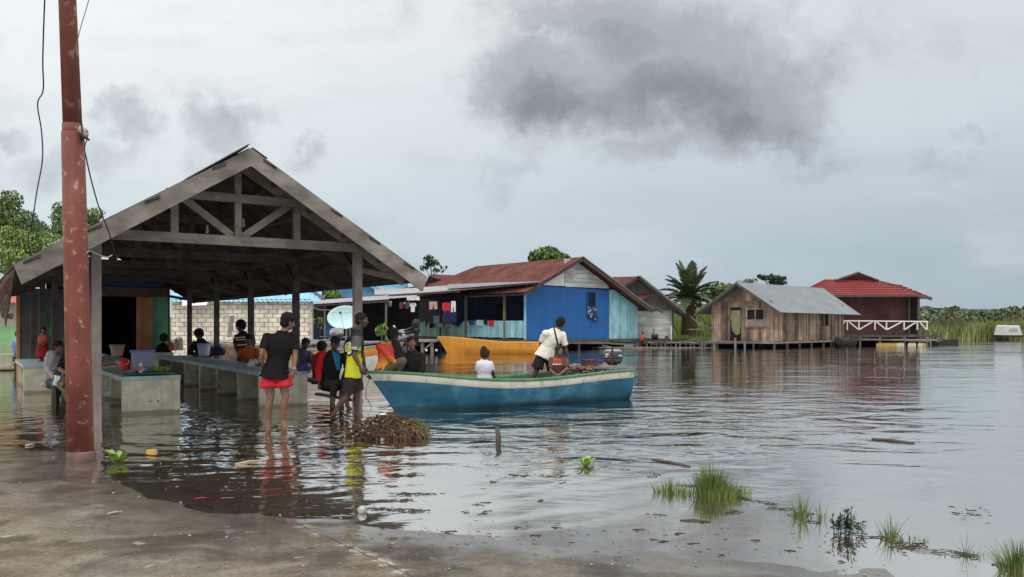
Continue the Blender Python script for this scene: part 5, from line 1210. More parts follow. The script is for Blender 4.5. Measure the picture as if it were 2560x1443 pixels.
mb = MB(); mb.ell(q+Zu*.024, (.040,.040,.036), None, 18, 12); mb.v = [p+(p-q-Zu*.035)*.22*noise.noise(p*26) for p in mb.v]; mb.build('foil', M['tin_can'], t, None, True)
q = G(366, 1164); mb = MB(); mb.ell(q+Zu*.004, (.075,.03,.008)); one('leaf', mb, mat('greyleaf', (.30,.28,.25), .6, .2, 8, .05), 'flat grey leaf floating below the yellow carton', 'leaf', None, True)
def rosette(name, label, q, n, L_, m, up=.5, seed=1, wd=.55):
    rr = random.Random(seed); q = V(q); mb = MB()
    for k in range(n):
        a = 2*math.pi*k/n*2.4+rr.uniform(-.3, .3); e = up+rr.uniform(-.35, .45); d = V((math.cos(a)*math.cos(e), math.sin(a)*math.cos(e), math.sin(e))); _, s_, u_ = frame(d); l = L_*rr.uniform(.7, 1.1); vs = []; 
        for i in range(6):
            f = i/5; w_ = l*wd*(.22+.9*f**.8)*(1 if f < .8 else .72)/1.1*.5; c = q+d*l*f+V((0, 0, -.25*l*f*f*(.5)))
            vs += [c-s_*w_+u_*w_*.25*math.sin(i*2.1), c+u_*(-.02)*l, c+s_*w_+u_*w_*.25*math.cos(i*1.7)]
        mb.add(vs, [(3*i+j, 3*i+j+1, 3*i+j+4, 3*i+j+3) for i in range(5) for j in range(2)])
    return one(name, mb, m, label, 'water plant', 'floating water lettuce', True)
rosette('water_plant', 'bright green water lettuce floating just right of the red pole', G(293, 1155), 15, .19, M['lettuce'], .62, 3)
rosette('water_plant', 'bright green water lettuce floating beyond the grassy edge', G(1463, 1166), 18, .15, M['lettuce'], .55, 5)

# ------------------------------------------------------------------ grasses at the slab edge
def blades(mb, q, n, spread, h_, seed=1, w_=.004, lean=.35, seg=4):
    rr = random.Random(seed); q = V(q)
    for k in range(n):
        a = rr.uniform(0, 2*math.pi); r_ = spread*rr.random()**.7; p = q+V((r_*math.cos(a)*1.3, r_*math.sin(a)*.6, -.03))
        d = V((math.cos(a)*rr.uniform(.1, 1), math.sin(a)*rr.uniform(.1, 1), 0))*lean*(.3+r_/max(spread, .01)); l = h_*rr.uniform(.5, 1.05)*(1-.3*r_/max(spread, .001)); th = rr.uniform(0, math.pi); s_ = V((math.cos(th), math.sin(th)*.4, 0)); vs = []
        for i in range(seg+1):
            f = i/seg; c = p+Zu*l*f*(1-.25*f*d.length)+d*l*f*f; ww = w_*(1-f**1.6)+.0004; vs += [c-s_*ww, c+s_*ww]
        mb.add(vs, [(2*i, 2*i+1, 2*i+3, 2*i+2) for i in range(seg)])
def tuft(label, q, parts, grp='grass tufts along the slab edge', m='grass'):
    mb = MB()
    for (dx, dy, n, sp_, h_, w_, ln, sd_) in parts: blades(mb, V(q)+V((dx, dy, 0)), n, sp_, h_, sd_, w_, ln)
    return one('grass_tuft', mb, M[m], label, 'grass', grp, False, q)
tuft('largest dense grass tuft with thinner sprays on both sides', G(1775, 1238), [(0,0,560,.10,.36,.0036,.45,1),(.04,.1,8,.04,.50,.003,.3,2),(-.33,.12,130,.12,.20,.0035,.6,3),(-.18,.05,70,.10,.16,.0035,.6,4),(.20,-.02,170,.12,.20,.0035,.5,5),(.12,-.06,160,.1,.22,.004,.5,6)])
tuft('thin upright grass tuft second from the left on the slab edge', G(2003, 1292), [(0,0,55,.05,.26,.0035,.55,7),(.0,0,12,.04,.36,.003,.5,8),(.15,-.03,26,.06,.20,.003,.9,9)])
tuft('sparse leaning grass tuft between the leafy weed and the spidery one', G(2225, 1347), [(0,0,55,.05,.22,.0035,.6,10),(.02,0,8,.03,.34,.003,.9,11),(.12,-.04,50,.08,.10,.004,1.2,12),(.2,-.08,40,.08,.07,.004,1.2,13)])
tuft('spidery thin grass tuft near the right end', G(2412, 1388), [(0,0,16,.03,.22,.003,.9,14),(.08,0,30,.06,.08,.003,.6,15),(-.1,.02,30,.08,.07,.003,1,16)])
tuft('dense low grass tuft at the right frame edge', G(2545, 1425), [(0,0,190,.09,.28,.004,.6,17),(-.04,.02,20,.05,.30,.003,.8,18)])
mb = MB(); rr = random.Random(61); q = G(2112, 1335)
for k in range(26):
    p = q+V((rr.gauss(0, .06), rr.gauss(0, .04), 0)); hh = rr.uniform(.06, .2)*(1-abs(p.x-q.x)*4); tp = p+V((rr.uniform(-.03, .03), 0, hh)); mb.tube([p-Zu*.03, tp], .002, 4)
    for j in range(14):
        f = rr.uniform(.25, 1); c = p+(tp-p)*f; d = V((rr.gauss(0, 1), rr.gauss(0, 1), rr.gauss(.4, .4))).normalized(); s_ = d.cross(Zu).normalized()*.007; l = rr.uniform(.03, .055); mb.add([c, c+d*l*.5+s_, c+d*l, c+d*l*.5-s_], [(0, 1, 2, 3)])
one('leafy_weed', mb, M['foliage_dk'], 'dark leafy weed with narrow leaves in the row of grass tufts', 'weed')
# short creeping fringe all along the edge, and floating scraps
mb = MB(); rr = random.Random(62)
edge = [(1560,1160),(1650,1195),(1770,1235),(1870,1248),(1930,1270),(2000,1290),(2110,1335),(2225,1350),(2330,1375),(2412,1390),(2545,1425)]
for k in range(210):
    i = rr.randrange(len(edge)-1); f = rr.random(); p = G(edge[i][0]*(1-f)+edge[i+1][0]*f+rr.gauss(0, 6), edge[i][1]*(1-f)+edge[i+1][1]*f+rr.gauss(0, 3))
    blades(mb, p, 2, .02, rr.uniform(.02, .07), k+100, .003, 1.2, 2)
for k in range(60):
    i = rr.randrange(len(edge)-1); f = rr.random(); p = G(edge[i][0]*(1-f)+edge[i+1][0]*f+rr.gauss(0, 10), edge[i][1]*(1-f)+edge[i+1][1]*f+rr.gauss(0, 3)); p.z = .003
    a = rr.uniform(-.5, .5); d = V((math.cos(a), math.sin(a)-.2, 0)); l = rr.uniform(.02, .07); mb.tube([p-d*l, p+Zu*.006, p+d*l], rr.uniform(.002, .004), 4)
tag(mb.build('edge_grass', M['debris']), 'short creeping weed and stalks along the slab edge', 'grass', None, 'stuff')
mb = MB(); rr = random.Random(63)
def scrap(px, py, s_=1.0, n=1, sp_=(0, 0)):
    for _ in range(n):
        p = G(px+rr.gauss(0, sp_[0]), py+rr.gauss(0, sp_[1])); p.z = max(.002, gz(p.x, p.y)+.002); l = rr.uniform(.010, .032)*s_; a = rr.uniform(-.8, .8); d = V((math.cos(a), math.sin(a), 0)); q = V((-d.y, d.x, 0))
        if rr.random() < .5: mb.tube([p-d*l*1.3, p+q*l*.25, p+d*l*1.3], rr.uniform(.0015, .0032)*s_, 5)
        else:
            m_ = 6; o = [p+(d*math.cos(2*math.pi*k/m_)*l*.8+q*math.sin(2*math.pi*k/m_)*l*.4)*rr.uniform(.45, 1.1)+Zu*rr.uniform(.002, .009)*s_ for k in range(m_)]; mb.add([p+Zu*.008*s_]+o, [(0, 1+k, 1+(k+1) % m_) for k in range(m_)])
for px, py, n, sx, sy in ((1040,1235,60,30,2.5),(1010,1252,18,16,2),(990,1275,36,26,2.5),(1045,1278,30,18,2.5),(940,1272,14,12,2),(1300,1190,26,16,2.5),(1380,1191,26,16,2),(1232,1205,12,6,4),(1830,1282,30,14,2.5),(1640,1288,12,12,2),(2270,1370,40,24,4),(2420,1285,30,30,8),(1500,1168,16,20,4)): scrap(px, py, .9, n, (sx, sy))
for px, py in () if 0 else ((1218,1258),(1214,1280),(1195,1262),(1352,1253),(1162,1281),(1205,1286),(1600,1325),(1700,1335),(1727,1360),(1975,1378),(1890,1352),(1760,1305),(1130,1330),(955,1320),(1110,1333),(1228,1338),(1340,1340),(1290,1320),(1390,1318),(1540,1400),(1630,1350),(2100,1405),(2300,1360),(2260,1385),(1800,1390),(1660,1355)): scrap(px, py, 1.2, 3, (4, 1))
for k in range(110): scrap(rr.uniform(700, 2100), 0+rr.uniform(1300, 1385), .6)
for k in range(70): scrap(rr.uniform(150, 900), rr.uniform(1150, 1320), .6)
for k in range(110): scrap(rr.uniform(0, 2560), rr.uniform(1330, 1440), .5)
tag(mb.build('floating_scraps', M['debris']), 'dark plant scraps and twigs strewn in the shallows and on the mud', 'debris', None, 'stuff')
mb = MB()
for k in range(95):
    px, py = (rr.uniform(0, 900), rr.uniform(1120, 1440)) if k < 55 else (rr.uniform(800, 2300), rr.uniform(1340, 1440)); p = G(px, py); p.z = max(.004, gz(p.x, p.y)+.003); l = rr.uniform(.006, .018); mb.ell(p, (l, l*.7, .004), frame(V((rr.gauss(0,1), rr.gauss(0,1), 0))), 6, 4)
tag(mb.build('pale_scraps', M['bits']), 'small pale scraps scattered over the mud', 'debris', None, 'stuff')

# ------------------------------------------------------------------ trees, palm, reeds, woods
def leaves(mb, blobs, n, leaf, seed=1, flat=.0, shell=.55):
    rr = random.Random(seed); ws = [b[1][0]*b[1][1]*b[1][2] for b in blobs]
    for k in range(n):
        c, r_ = rr.choices(blobs, ws)[0]; d = V((rr.gauss(0, 1), rr.gauss(0, 1), rr.gauss(0, 1))).normalized(); f = shell+(1-shell)*rr.random()**.5 if rr.random() < .8 else rr.random()
        p = V(c)+V((d.x*r_[0], d.y*r_[1], d.z*r_[2]))*f*(1+.22*noise.noise(V(c)*.3+d*2.3)); nn = (d+V((rr.gauss(0, .7), rr.gauss(0, .7), rr.gauss(.4, .7)))).normalized(); _, s_, u_ = frame(nn); l = leaf*rr.uniform(.55, 1.4); w_ = l*rr.uniform(.4, .8)
        mb.add([p-s_*w_*.5, p-u_*l*.5, p+s_*w_*.5, p+u_*l*.5], [(0, 1, 2, 3)])
    return mb
def tree(label, base, top, blobs, n, leaf, m, tr_=.25, seed=1, name='tree', grp='trees behind the houses', limbs=True, shell=.55):
    t = thing(name, label, 'tree', base, grp); base, top = V(base), V(top); mb = MB(); md = (base+top)/2+V((.3, 0, 0)); mb.tube([base, md, top], [tr_, tr_*.7, tr_*.4], 8)
    if limbs:
        for c, r_ in blobs: mb.tube([md+(top-md)*.5, (V(c)+top)/2-Zu*.2, V(c), V(c)+V((r_[0]*.5, 0, r_[2]*.5))], [tr_*.4, tr_*.25, tr_*.16, tr_*.05], 6)
    mb.build('trunk', M['bark'], t, None, True); leaves(MB(), blobs, n, leaf, seed, 0, shell).build('crown', M[m], t); return t
def bl(px, py, D, rx, ry, rd=None):
    k = D/F; return (W(px, py, D), (rx*k, (rd or rx)*k, ry*k))
tree('tall dark broadleaf tree rising at the far left edge', W(5, 800, 60), W(15, 560, 60), [bl(5,540,60,48,52),bl(55,560,60,45,38),bl(25,500,61,30,26),bl(88,575,60,34,26),bl(-40,560,60,60,60),bl(112,590,60,26,20)], 9500, .21, 'foliage', .35, 1)
tree('dark leafy tree just above the shelter roof, behind the red pole', W(190, 800, 64), W(185, 570, 64), [bl(165,545,64,36,30),bl(215,545,64,34,24),bl(150,520,64,18,16),bl(240,535,63,22,16),bl(190,575,64,60,30)], 5600, .20, 'foliage', .3, 2)
tree('pale green bushy tree low at the left edge', W(60, 800, 52), W(60, 620, 52), [bl(20,605,52,60,40),bl(90,605,52,50,32),bl(140,620,52,50,34),bl(40,650,52,90,40)], 7000, .18, 'foliage_lt', .25, 3)
tree('sparse dark tree showing between the shelter eave and the rusty roof', W(1082, 850, 85), W(1078, 680, 85), [bl(1078,657,85,20,10),bl(1060,670,85,14,7),bl(1096,676,85,16,6),bl(1074,645,85,14,6),bl(1110,668,85,10,4),bl(1092,660,85,10,5)], 230, .40, 'foliage_dk', .14, 4, shell=.05)
tree('round dark tree crown above the ridge of the blue house', W(1368, 850, 95), W(1368, 660, 95), [bl(1365,640,95,44,22),bl(1340,645,95,22,12),bl(1395,645,95,34,12),bl(1372,627,95,22,10)], 1500, .5, 'foliage', .4, 5)
tree('flat topped sparse tree behind the grey tin roof', W(1930, 850, 90), W(1932, 715, 90), [bl(1930,695,90,26,6),bl(1908,694,90,14,4),bl(1954,697,90,14,5),bl(1945,706,90,24,6),bl(1928,688,90,8,4),bl(1900,690,90,8,3)], 620, .40, 'foliage_dk', .14, 6, shell=.1)
tree('low green tree between the palm and the grey tin roof', W(1800, 850, 80), W(1805, 740, 80), [bl(1805,722,80,40,14),bl(1860,705,82,20,7),bl(1880,703,82,14,6),bl(1780,735,80,30,16),bl(1830,745,80,50,20)], 1900, .34, 'foliage', .25, 7)
tree('small light green bush growing behind the block building', W(830, 870, 58), W(830, 760, 58), [bl(830,740,58,22,16),bl(812,752,58,18,10),bl(845,752,58,14,10)], 1500, .20, 'foliage_lt', .1, 8)
tree('dim brownish tree in the gap above the blue tin roof', W(800, 870, 62), W(795, 740, 62), [bl(790,735,62,32,14),bl(815,722,62,26,8)], 1200, .25, 'foliage_dk', .1, 9)
for px, py, rx, ry, D, n, lab, m_ in ((955, 826, 17, 15, 36, 900, 'yellow-green potted shrub behind the man in the yellow jersey', 'foliage_lt'), (775, 806, 12, 14, 44, 420, 'yellow-green shrub by the corner of the block building', 'foliage_lt'), (800, 806, 8, 16, 44.2, 300, 'small shrub between the block building and the dish', 'foliage_lt')):
    t = thing('shrub', lab, 'shrub', W(px, py+ry, D), 'shrubs on the stilt decks'); leaves(MB(), [bl(px, py, D, rx, ry)], n, .12, px, 0, .3).build('crown', M[m_], t); MB().tube([W(px, py+ry+14, D), W(px, py, D)], .03, 6).build('stem', M['bark'], t)
# sago palm
pq = W(1722, 812, 64); pk = thing('palm_tree', 'stout dark palm with stiff upright fronds between the houses', 'palm', pq)
hd = W(1722, 742, 64); mb = MB(); mb.tube([pq-Zu*.8, pq+Zu*.9, hd+Zu*.1], [.62, .52, .34], 14)
rr = random.Random(70)
for k in range(60):
    z = rr.uniform(.2, 2.1); a = rr.uniform(0, 6.28); p = V((pq.x+.42*math.cos(a), pq.y+.42*math.sin(a), pq.z+z)); mb.tube([p, p+V((math.cos(a)*.22, math.sin(a)*.22, .38))], [.07, .03], 5)
mb.build('trunk', mat('palm_bark', (.10,.065,.035), .95, .4, 5, .3), pk)
for k in range(30):
    a = 2*math.pi*k*.382; e = 1.42-.055*k+rr.uniform(-.06, .06); e = max(-.12, e); L_ = rr.uniform(2.7, 3.3)*(1 if k > 4 else 1.02); d = V((math.cos(a)*math.cos(e), math.sin(a)*math.cos(e), math.sin(e))); fr_ = MB(); P_ = []
    for i in range(13):
        f = i/12; P_.append(hd+d*L_*f+V((d.x, d.y, 0))*.25*f*f+Zu*(-.95*f**2.2*math.cos(e)*1.0))
    fr_.tube(P_, [.05*(1-i/13)+.008 for i in range(13)], 5)
    for i in range(2, 13):
        for h2 in range(5):
            f = h2/5; c = P_[i-1].lerp(P_[i], f); dd = (P_[i]-P_[i-1]).normalized(); _, s_, u_ = frame(dd); l = .60*math.sin(math.pi*min(1, (i+f-1.2)/11.6*.86+.12))+.1
            for sg in (-1, 1):
                ld_ = (dd*.75+s_*sg*.75+u_*rr.uniform(.05, .4)).normalized(); tip = c+ld_*l-Zu*.06; wv = dd.cross(ld_).cross(ld_).normalized()*.032; fr_.add([c-wv, c+ld_*l*.5-wv*1.3, tip, c+ld_*l*.5+wv*1.3], [(0, 1, 2, 3)])
    fr_.build('frond', M['palm_leaf'], pk)
def reeds(mb, x0, x1, d0, d1, h0, h1, n, seed, w_=.05, zb=.0):
    rr = random.Random(seed)
    for k in range(n):
        D = d0+(d1-d0)*rr.random(); px = rr.uniform(x0, x1); p = V((X(px, D), D, zb-.2)); c = .75+.35*noise.noise(V((p.x*.12, p.y*.12, 5)))+.25*noise.noise(V((p.x*.5, 0, 2))); h_ = rr.uniform(h0, h1)*c; ln = V((rr.gauss(0, .25), rr.gauss(0, .2), 0))*h_; s_ = V((w_*rr.uniform(.6, 1.5), 0, 0)); md = p+Zu*h_*.6+ln*.35
        mb.add([p-s_, p+s_, md+s_*.8, p+Zu*h_+ln, md-s_*.8], [(0, 1, 2, 3, 4)])
mb = MB(); reeds(mb, 2285, 2750, 82, 100, 1.3, 2.6, 16000, 80, .05); reeds(mb, 2290, 2750, 100, 135, 1.8, 3.2, 5000, 81, .08)
tag(mb.build('reeds', M['reed']), 'tall yellowish reeds along the far bank', 'reeds', None, 'stuff')
mb = MB(); reeds(mb, 1640, 1900, 70, 82, 1.6, 3.6, 6500, 82, .05, .3); reeds(mb, 1640, 1800, 60, 69, .25, .6, 5000, 83, .04, .3)
tag(mb.build('bank_grass', mat('bank_grass', (.16,.21,.05), .7, .35, .5, 0, island=.5)), 'green grass and reeds on the bank behind the palm', 'grass', None, 'stuff')
# far wood at the right and the ridge behind
rr = random.Random(84); mb = MB(); bb = []
for k in range(120):
    D = rr.uniform(150, 340); px = rr.uniform(2230, 2780); top = 771+16*noise.noise(V((px*.014, D*.01, 0)))+rr.gauss(0, 3)+(px-2300)*.025+(D < 240)*rr.uniform(2, 22); r_ = rr.uniform(4, 15); bb.append(bl(px, top+r_, D, r_*1.5, r_))
leaves(mb, bb, 26000, 1.3, 85, 0, .6)
for k in range(70):
    D = rr.uniform(138, 150); px = rr.uniform(2240, 2760); bb2 = [bl(px, 800+rr.uniform(-6, 8), D, rr.uniform(14, 30), rr.uniform(7, 13))]; leaves(mb, bb2, 90, .8, k, 0, .6)
tag(mb.build('far_wood', mat('wood_far_haze', (.095,.115,.062), .8, .4, .05, 0, island=.55)), 'dark green wood rising behind the reeds', 'wood', None, 'stuff')  # distance haze put into the leaf colour as a lighter tone
mb = MB(); n = 160; vs = []
for i in range(n+1):
    px = 1500+1500*i/n
    top = 768+(px-2300)*.014+6*noise.noise(V((px*.006, 0, 0)))+2.5*noise.noise(V((px*.05, 1, 0)))+1.5*noise.noise(V((px*.16, 2, 0)))
    for f in range(7): p = W(px, 0, 420+f*45); p.z = (CZ+(HY-top)*640/F)*math.sin(math.pi/2*min(1, f/5.0))-.5; vs.append(p+V((0, 0, .8*noise.noise(V((px*.1, f*2, 3))))))
mb.add(vs, [(i*7+j, (i+1)*7+j, (i+1)*7+j+1, i*7+j+1) for i in range(n) for j in range(6)])
tag(mb.build('hills', M['hill'], None, (0, 0, 0), True), 'low dark forested ridge on the skyline at right', 'hill', None, 'structure')
mb = MB(); vs = []
for i in range(n+1):
    px = 2200+900*i/n; top = 770+4*noise.noise(V((px*.01, 8, 0)))
    for f in range(4): p = W(px, 0, 1300+f*120); p.z = (CZ+(HY-top)*1500/F)*math.sin(math.pi/2*min(1, f/2.5))-.5; vs.append(p)
mb.add(vs, [(i*4+j, (i+1)*4+j, (i+1)*4+j+1, i*4+j+1) for i in range(n) for j in range(3)])
tag(mb.build('hills', mat('hill_far_haze', (.045,.060,.058), .95, .3, .02, 0), None, (0, 0, 0), True), 'farther ridge at the right edge, tinted hazy blue-grey', 'hill', None, 'structure')  # bluish tone is distance haze put into the ridge colour
mb = MB(); rr = random.Random(88)
vs = []
for i in range(121):
    px = -500+2400*i/120; top = 790+8*noise.noise(V((px*.01, 5, 0)))-150*smooth(300, -300, px)
    for f in range(6): p = W(px, 0, 110+f*14); p.z = (CZ+(HY-top)*180/F)*math.sin(math.pi/2*min(1, f/4.5))-.5; vs.append(p)
mb.add(vs, [(i*6+j, (i+1)*6+j, (i+1)*6+j+1, i*6+j+1) for i in range(120) for j in range(5)])
tag(mb.build('hills', mat('hill_left', (.09,.13,.04), .95, .35, .3, .3), None, (0, 0, 0), True), 'green hillside rising behind the left houses', 'hill', None, 'structure')
# white boat moored in the reeds
wb = thing('cabin_boat', 'white covered boat lying in the reeds at the far right', 'boat', W(2530, 845, 80)); k = 84/F
def rb(m_, nm, px0, px1, y0, y1, d, tap=0):
    p, q = W(px0, y1, 80), W(px1, y0, 80); w_ = q.x-p.x; a = tap*w_
    MB().hexa([V((p.x, 80, p.z)), V((q.x, 80, p.z)), V((q.x, 80+d, p.z)), V((p.x, 80+d, p.z)), V((p.x+a, 80, q.z)), V((q.x-a, 80, q.z)), V((q.x-a, 80+d, q.z)), V((p.x+a, 80+d, q.z))]).build(nm, m_, wb)
wbm = mat('wb', (.46,.48,.46), .5, .1, 1, 0)
rb(wbm, 'cabin', 2508, 2556, 816, 838, 1.6, .14); rb(M['white_paint'], 'roof', 2514, 2551, 813.6, 816, 1.5, .10); rb(M['black_rub'], 'hull', 2508, 2558, 838, 843, 1.7, -.02); rb(M['pale_tin'], 'window', 2522, 2545, 821, 830, -.04, .1)
# ------------------------------------------------------------------ people
def remesh(mb, vox, m, name, parent, its=4, wr=0.0, wsc=9.0, seed=0):
    o = mb.build('tmp', m, parent); md = o.modifiers.new('r', 'REMESH'); md.mode = 'VOXEL'; md.voxel_size = vox; md.use_smooth_shade = True
    if its: s_ = o.modifiers.new('s', 'SMOOTH'); s_.factor = .5; s_.iterations = its
    dg = bpy.context.evaluated_depsgraph_get(); me = bpy.data.meshes.new_from_object(o.evaluated_get(dg)); me.name = name
    old = o.data; o.modifiers.clear(); o.data = me; bpy.data.meshes.remove(old); o.name = name
    if wr:
        me.update(); ns = [v.normal.copy() for v in me.vertices]
        for v, n in zip(me.vertices, ns):
            c = v.co*wsc; v.co += n*wr*(.35+noise.noise(V((c.x, c.y, c.z*.45))+V((seed, 0, 0)))+.6*noise.noise(V((c.x*2.1+c.z*1.2, c.y*2.1, c.z*1.6-c.x))+V((seed, 3, 0))))
    for p in me.polygons: p.use_smooth = True
    if not me.materials: me.materials.append(m)
    return o
SK = {'a': mat('skin_brown', (.17,.09,.062), .55, .14, 6, .03), 'd': mat('skin_dark', (.095,.050,.037), .5, .14, 6, .03), 'l': mat('skin_tan', (.20,.105,.072), .55, .12, 6, .03)}
HAIR = mat('hair_black', (.010,.008,.008), .8, .4, 30, .3); HAIRB = mat('hair_brown', (.028,.016,.013), .8, .4, 30, .3); EYE = mat('eye_dark', (.02,.015,.012), .2, .1, 3, 0); EYEW = mat('eye_white', (.5,.47,.43), .3, .1, 3, 0)
def cloth(n, c, **k): return mat('cloth_'+n, c, k.pop('rough', .88), k.pop('var', .14), k.pop('sc_', 5), k.pop('bump', .06), spec=.15, **k)
def hand(mb, w_, d, n_, sc_, side, curl=.5):
    d = V(d).normalized(); n_ = (V(n_)-d*V(n_).dot(d)).normalized(); s_ = d.cross(n_)*side
    mb.cap(w_, .027*sc_, w_+d*.03*sc_, .03*sc_, 10); mb.ell(w_+d*.052*sc_, (.052*sc_, .041*sc_, .019*sc_), (d, s_, n_), 12, 8)
    for i, l in enumerate((.068, .077, .071, .056)):
        b = w_+d*.085*sc_+s_*(.031-.0207*i)*sc_; c1, c2 = curl*(.6+.08*i), curl*(1.3+.1*i)
        d1 = d*math.cos(c1)+n_*math.sin(c1)+s_*(.10-.067*i); d2 = d*math.cos(c2)+n_*math.sin(c2)+s_*(.10-.067*i); m_ = b+d1*l*.55*sc_
        mb.cap(b-d*.015*sc_, .0098*sc_, m_, .0090*sc_, 8); mb.cap(m_, .0090*sc_, m_+d2*l*.5*sc_, .0075*sc_, 8)
    b = w_+d*.028*sc_+s_*.028*sc_; d1 = (d*.62+s_*.72+n_*.25).normalized(); m_ = b+d1*.042*sc_; mb.cap(b, .0135*sc_, m_, .0115*sc_, 8); mb.cap(m_, .0115*sc_, m_+(d*.8+s_*.35+n_*.35).normalized()*.032*sc_, .009*sc_, 8)
PEOPLE = []
def person(label, D, J, look, sc_=1.0, skin='a', hair=(HAIR, 1.0, .004), shirt=None, bottom=None, vox=.010, front=None, hat=None, seed=0, curl=.5, barefoot=True, waist=1.0, hairup=.0, extras=None):
    P = {k: W(v[0], v[1], D+(v[2] if len(v) > 2 else 0)) for k, v in J.items()}
    base = V((P['pelvis'].x, P['pelvis'].y, min(p.z for p in P.values()))); t = thing('person', label, 'person', base, None); PEOPLE.append(t)
    f = V(look).normalized(); up = (P['head']-P['neck']).normalized().lerp(Zu, .45); rt = f.cross(up).normalized(); up = rt.cross(f).normalized()
    s = sc_; sl, sr = P['sl'], P['sr']; lat = (sr-sl).normalized(); hl, hr = P.get('hl'), P.get('hr'); pel, nk = P['pelvis'], P['neck']
    if hl is None: hl, hr = pel-lat*.085*s, pel+lat*.085*s
    lath = (hr-hl).normalized(); spine = nk-pel; sm_ = (sl+sr)/2
    def torso(mb, infl, ext=0.0, flare=0.0, up_=True):
        q = [(-.10, .11, .075, 0), (-.04, .155, .105, 0), (.06, .165, .115, 0), (.30, .140*waist, .100*waist, .0), (.55, .162, .115, .2), (.74, .172, .112, .35), (.88, .150, .088, .2), (.97, .085, .065, 0), (1.05, .058, .056, 0)]
        if ext: q = [(-ext/spine.length, .160+flare, .112+flare, 0)]+[x for x in q if x[0] > .0]
        rings = []; c0 = pel+spine*.5; bow = (sm_-(pel+spine*.86))*.5
        for k, a, b, bw in q:
            if not up_ and k > .10: break
            L = lath.lerp(lat, max(0, min(1, k))).normalized(); ax = spine.normalized(); L = (L-ax*L.dot(ax)).normalized(); Fv = ax.cross(L)
            c = pel+spine*k+bow*bw; rings.append([c+L*(a*s+infl)*math.cos(2*math.pi*i/20)*1.0+Fv*(b*s+infl)*math.sin(2*math.pi*i/20) for i in range(20)])
        mb.loft(rings)
    # body
    mb = MB(); torso(mb, 0); hc = P['head']
    mb.cap(nk-(nk-pel).normalized()*.03*s, .058*s, hc-up*.05*s, .052*s)
    mb.ell(hc+up*.022*s-f*.008*s, (.076*s, .094*s, .090*s), (rt, f, up)); mb.ell(hc+f*.022*s-up*.045*s, (.056*s, .062*s, .066*s), (rt, f, up)); mb.ell(hc+f*.055*s-up*.092*s, (.026*s, .024*s, .02*s), (rt, f, up), 10, 7)
    mb.cap(hc+f*.082*s+up*.012*s, .009*s, hc+f*.103*s-up*.028*s, .0165*s, 8); mb.ell(hc+f*.090*s-up*.033*s, (.024*s, .013*s, .011*s), (rt, f, up), 8, 6)
    mb.ell(hc+f*.076*s+up*.026*s, (.052*s, .017*s, .012*s), (rt, f, up), 10, 6); mb.ell(hc+f*.078*s-up*.062*s, (.027*s, .016*s, .008*s), (rt, f, up), 8, 6); mb.ell(hc+f*.076*s-up*.073*s, (.024*s, .016*s, .009*s), (rt, f, up), 8, 6)
    for sg in (-1, 1): mb.ell(hc+rt*sg*.078*s-f*.005*s, (.010*s, .022*s, .034*s), (rt, f, up), 8, 6); mb.ell(hc+rt*sg*.038*s+f*.055*s-up*.02*s, (.026*s, .024*s, .02*s), (rt, f, up), 8, 6)
    arms = {}; legs = {}
    for sd_, sg in (('l', -1), ('r', 1)):
        sh_ = P['s'+sd_]; mb.ell(sh_, (.052*s, .05*s, .05*s)); mb.cap(nk-spine*.12, .042*s, sh_, .040*s)
        if 'e'+sd_ in P:
            e_, w_ = P['e'+sd_], P['w'+sd_]; mb.cap(sh_, .052*s, sh_.lerp(e_, .45), .049*s); mb.cap(sh_.lerp(e_, .45), .049*s, e_, .037*s); mb.cap(e_, .038*s, e_.lerp(w_, .35), .040*s); mb.cap(e_.lerp(w_, .35), .040*s, w_, .026*s)
            hd_ = P['h_'+sd_]-w_ if 'h_'+sd_ in P else (w_-e_); palm = (pel+spine*.4)-w_
            hand(mb, w_, hd_, palm, s, sg, curl); arms[sd_] = (sh_, e_, w_)
        if 'k'+sd_ in P:
            h_ = hl if sd_ == 'l' else hr; k_, a_ = P['k'+sd_], P['a'+sd_]; mb.cap(h_, .092*s, h_.lerp(k_, .5), .076*s); mb.cap(h_.lerp(k_, .5), .076*s, k_, .056*s); kb_ = V((0, 0, 0))
            bk_ = -(V((f.x, f.y, 0)).normalized())*.015*s; mb.cap(k_, .054*s, k_.lerp(a_, .33)+bk_, .057*s); mb.cap(k_.lerp(a_, .33)+bk_, .057*s, a_, .036*s)
            tp = P['t'+sd_] if 't'+sd_ in P else a_+V((f.x*.17, f.y*.17, -.05))*s
            td = (tp-a_).normalized(); mb.cap(a_-td*.02*s-Zu*.02*s, .040*s, a_.lerp(tp, .6)-Zu*.012*s, .036*s); mb.cap(a_.lerp(tp, .6)-Zu*.012*s, .037*s, tp, .026*s)
            sdv = td.cross(Zu).normalized()
            for i in range(5): mb.cap(tp+sdv*(i-2)*.017*s-td*.01*s, .013*s, tp+sdv*(i-2)*.019*s+td*(.026-.004*i)*s-Zu*.006*s, .010*s, 7)
            legs[sd_] = (h_, k_, a_)
    body = remesh(mb, vox*.85, SK[skin], 'body', t, 3)
    for sg in (-1, 1):
        pass
    em = MB(); [em.ell(hc+rt*sg*.033*s+f*.079*s-up*.002*s, (.014*s, .009*s, .009*s), (rt, f, up), 8, 6) for sg in (-1, 1)]; em.build('eyes', EYEW, t, None, True)
    em = MB(); [em.ell(hc+rt*sg*.033*s+f*.0855*s-up*.002*s, (.0065*s, .004*s, .0065*s), (rt, f, up), 8, 6) for sg in (-1, 1)]; em.build('pupils', EYE, t, None, True)
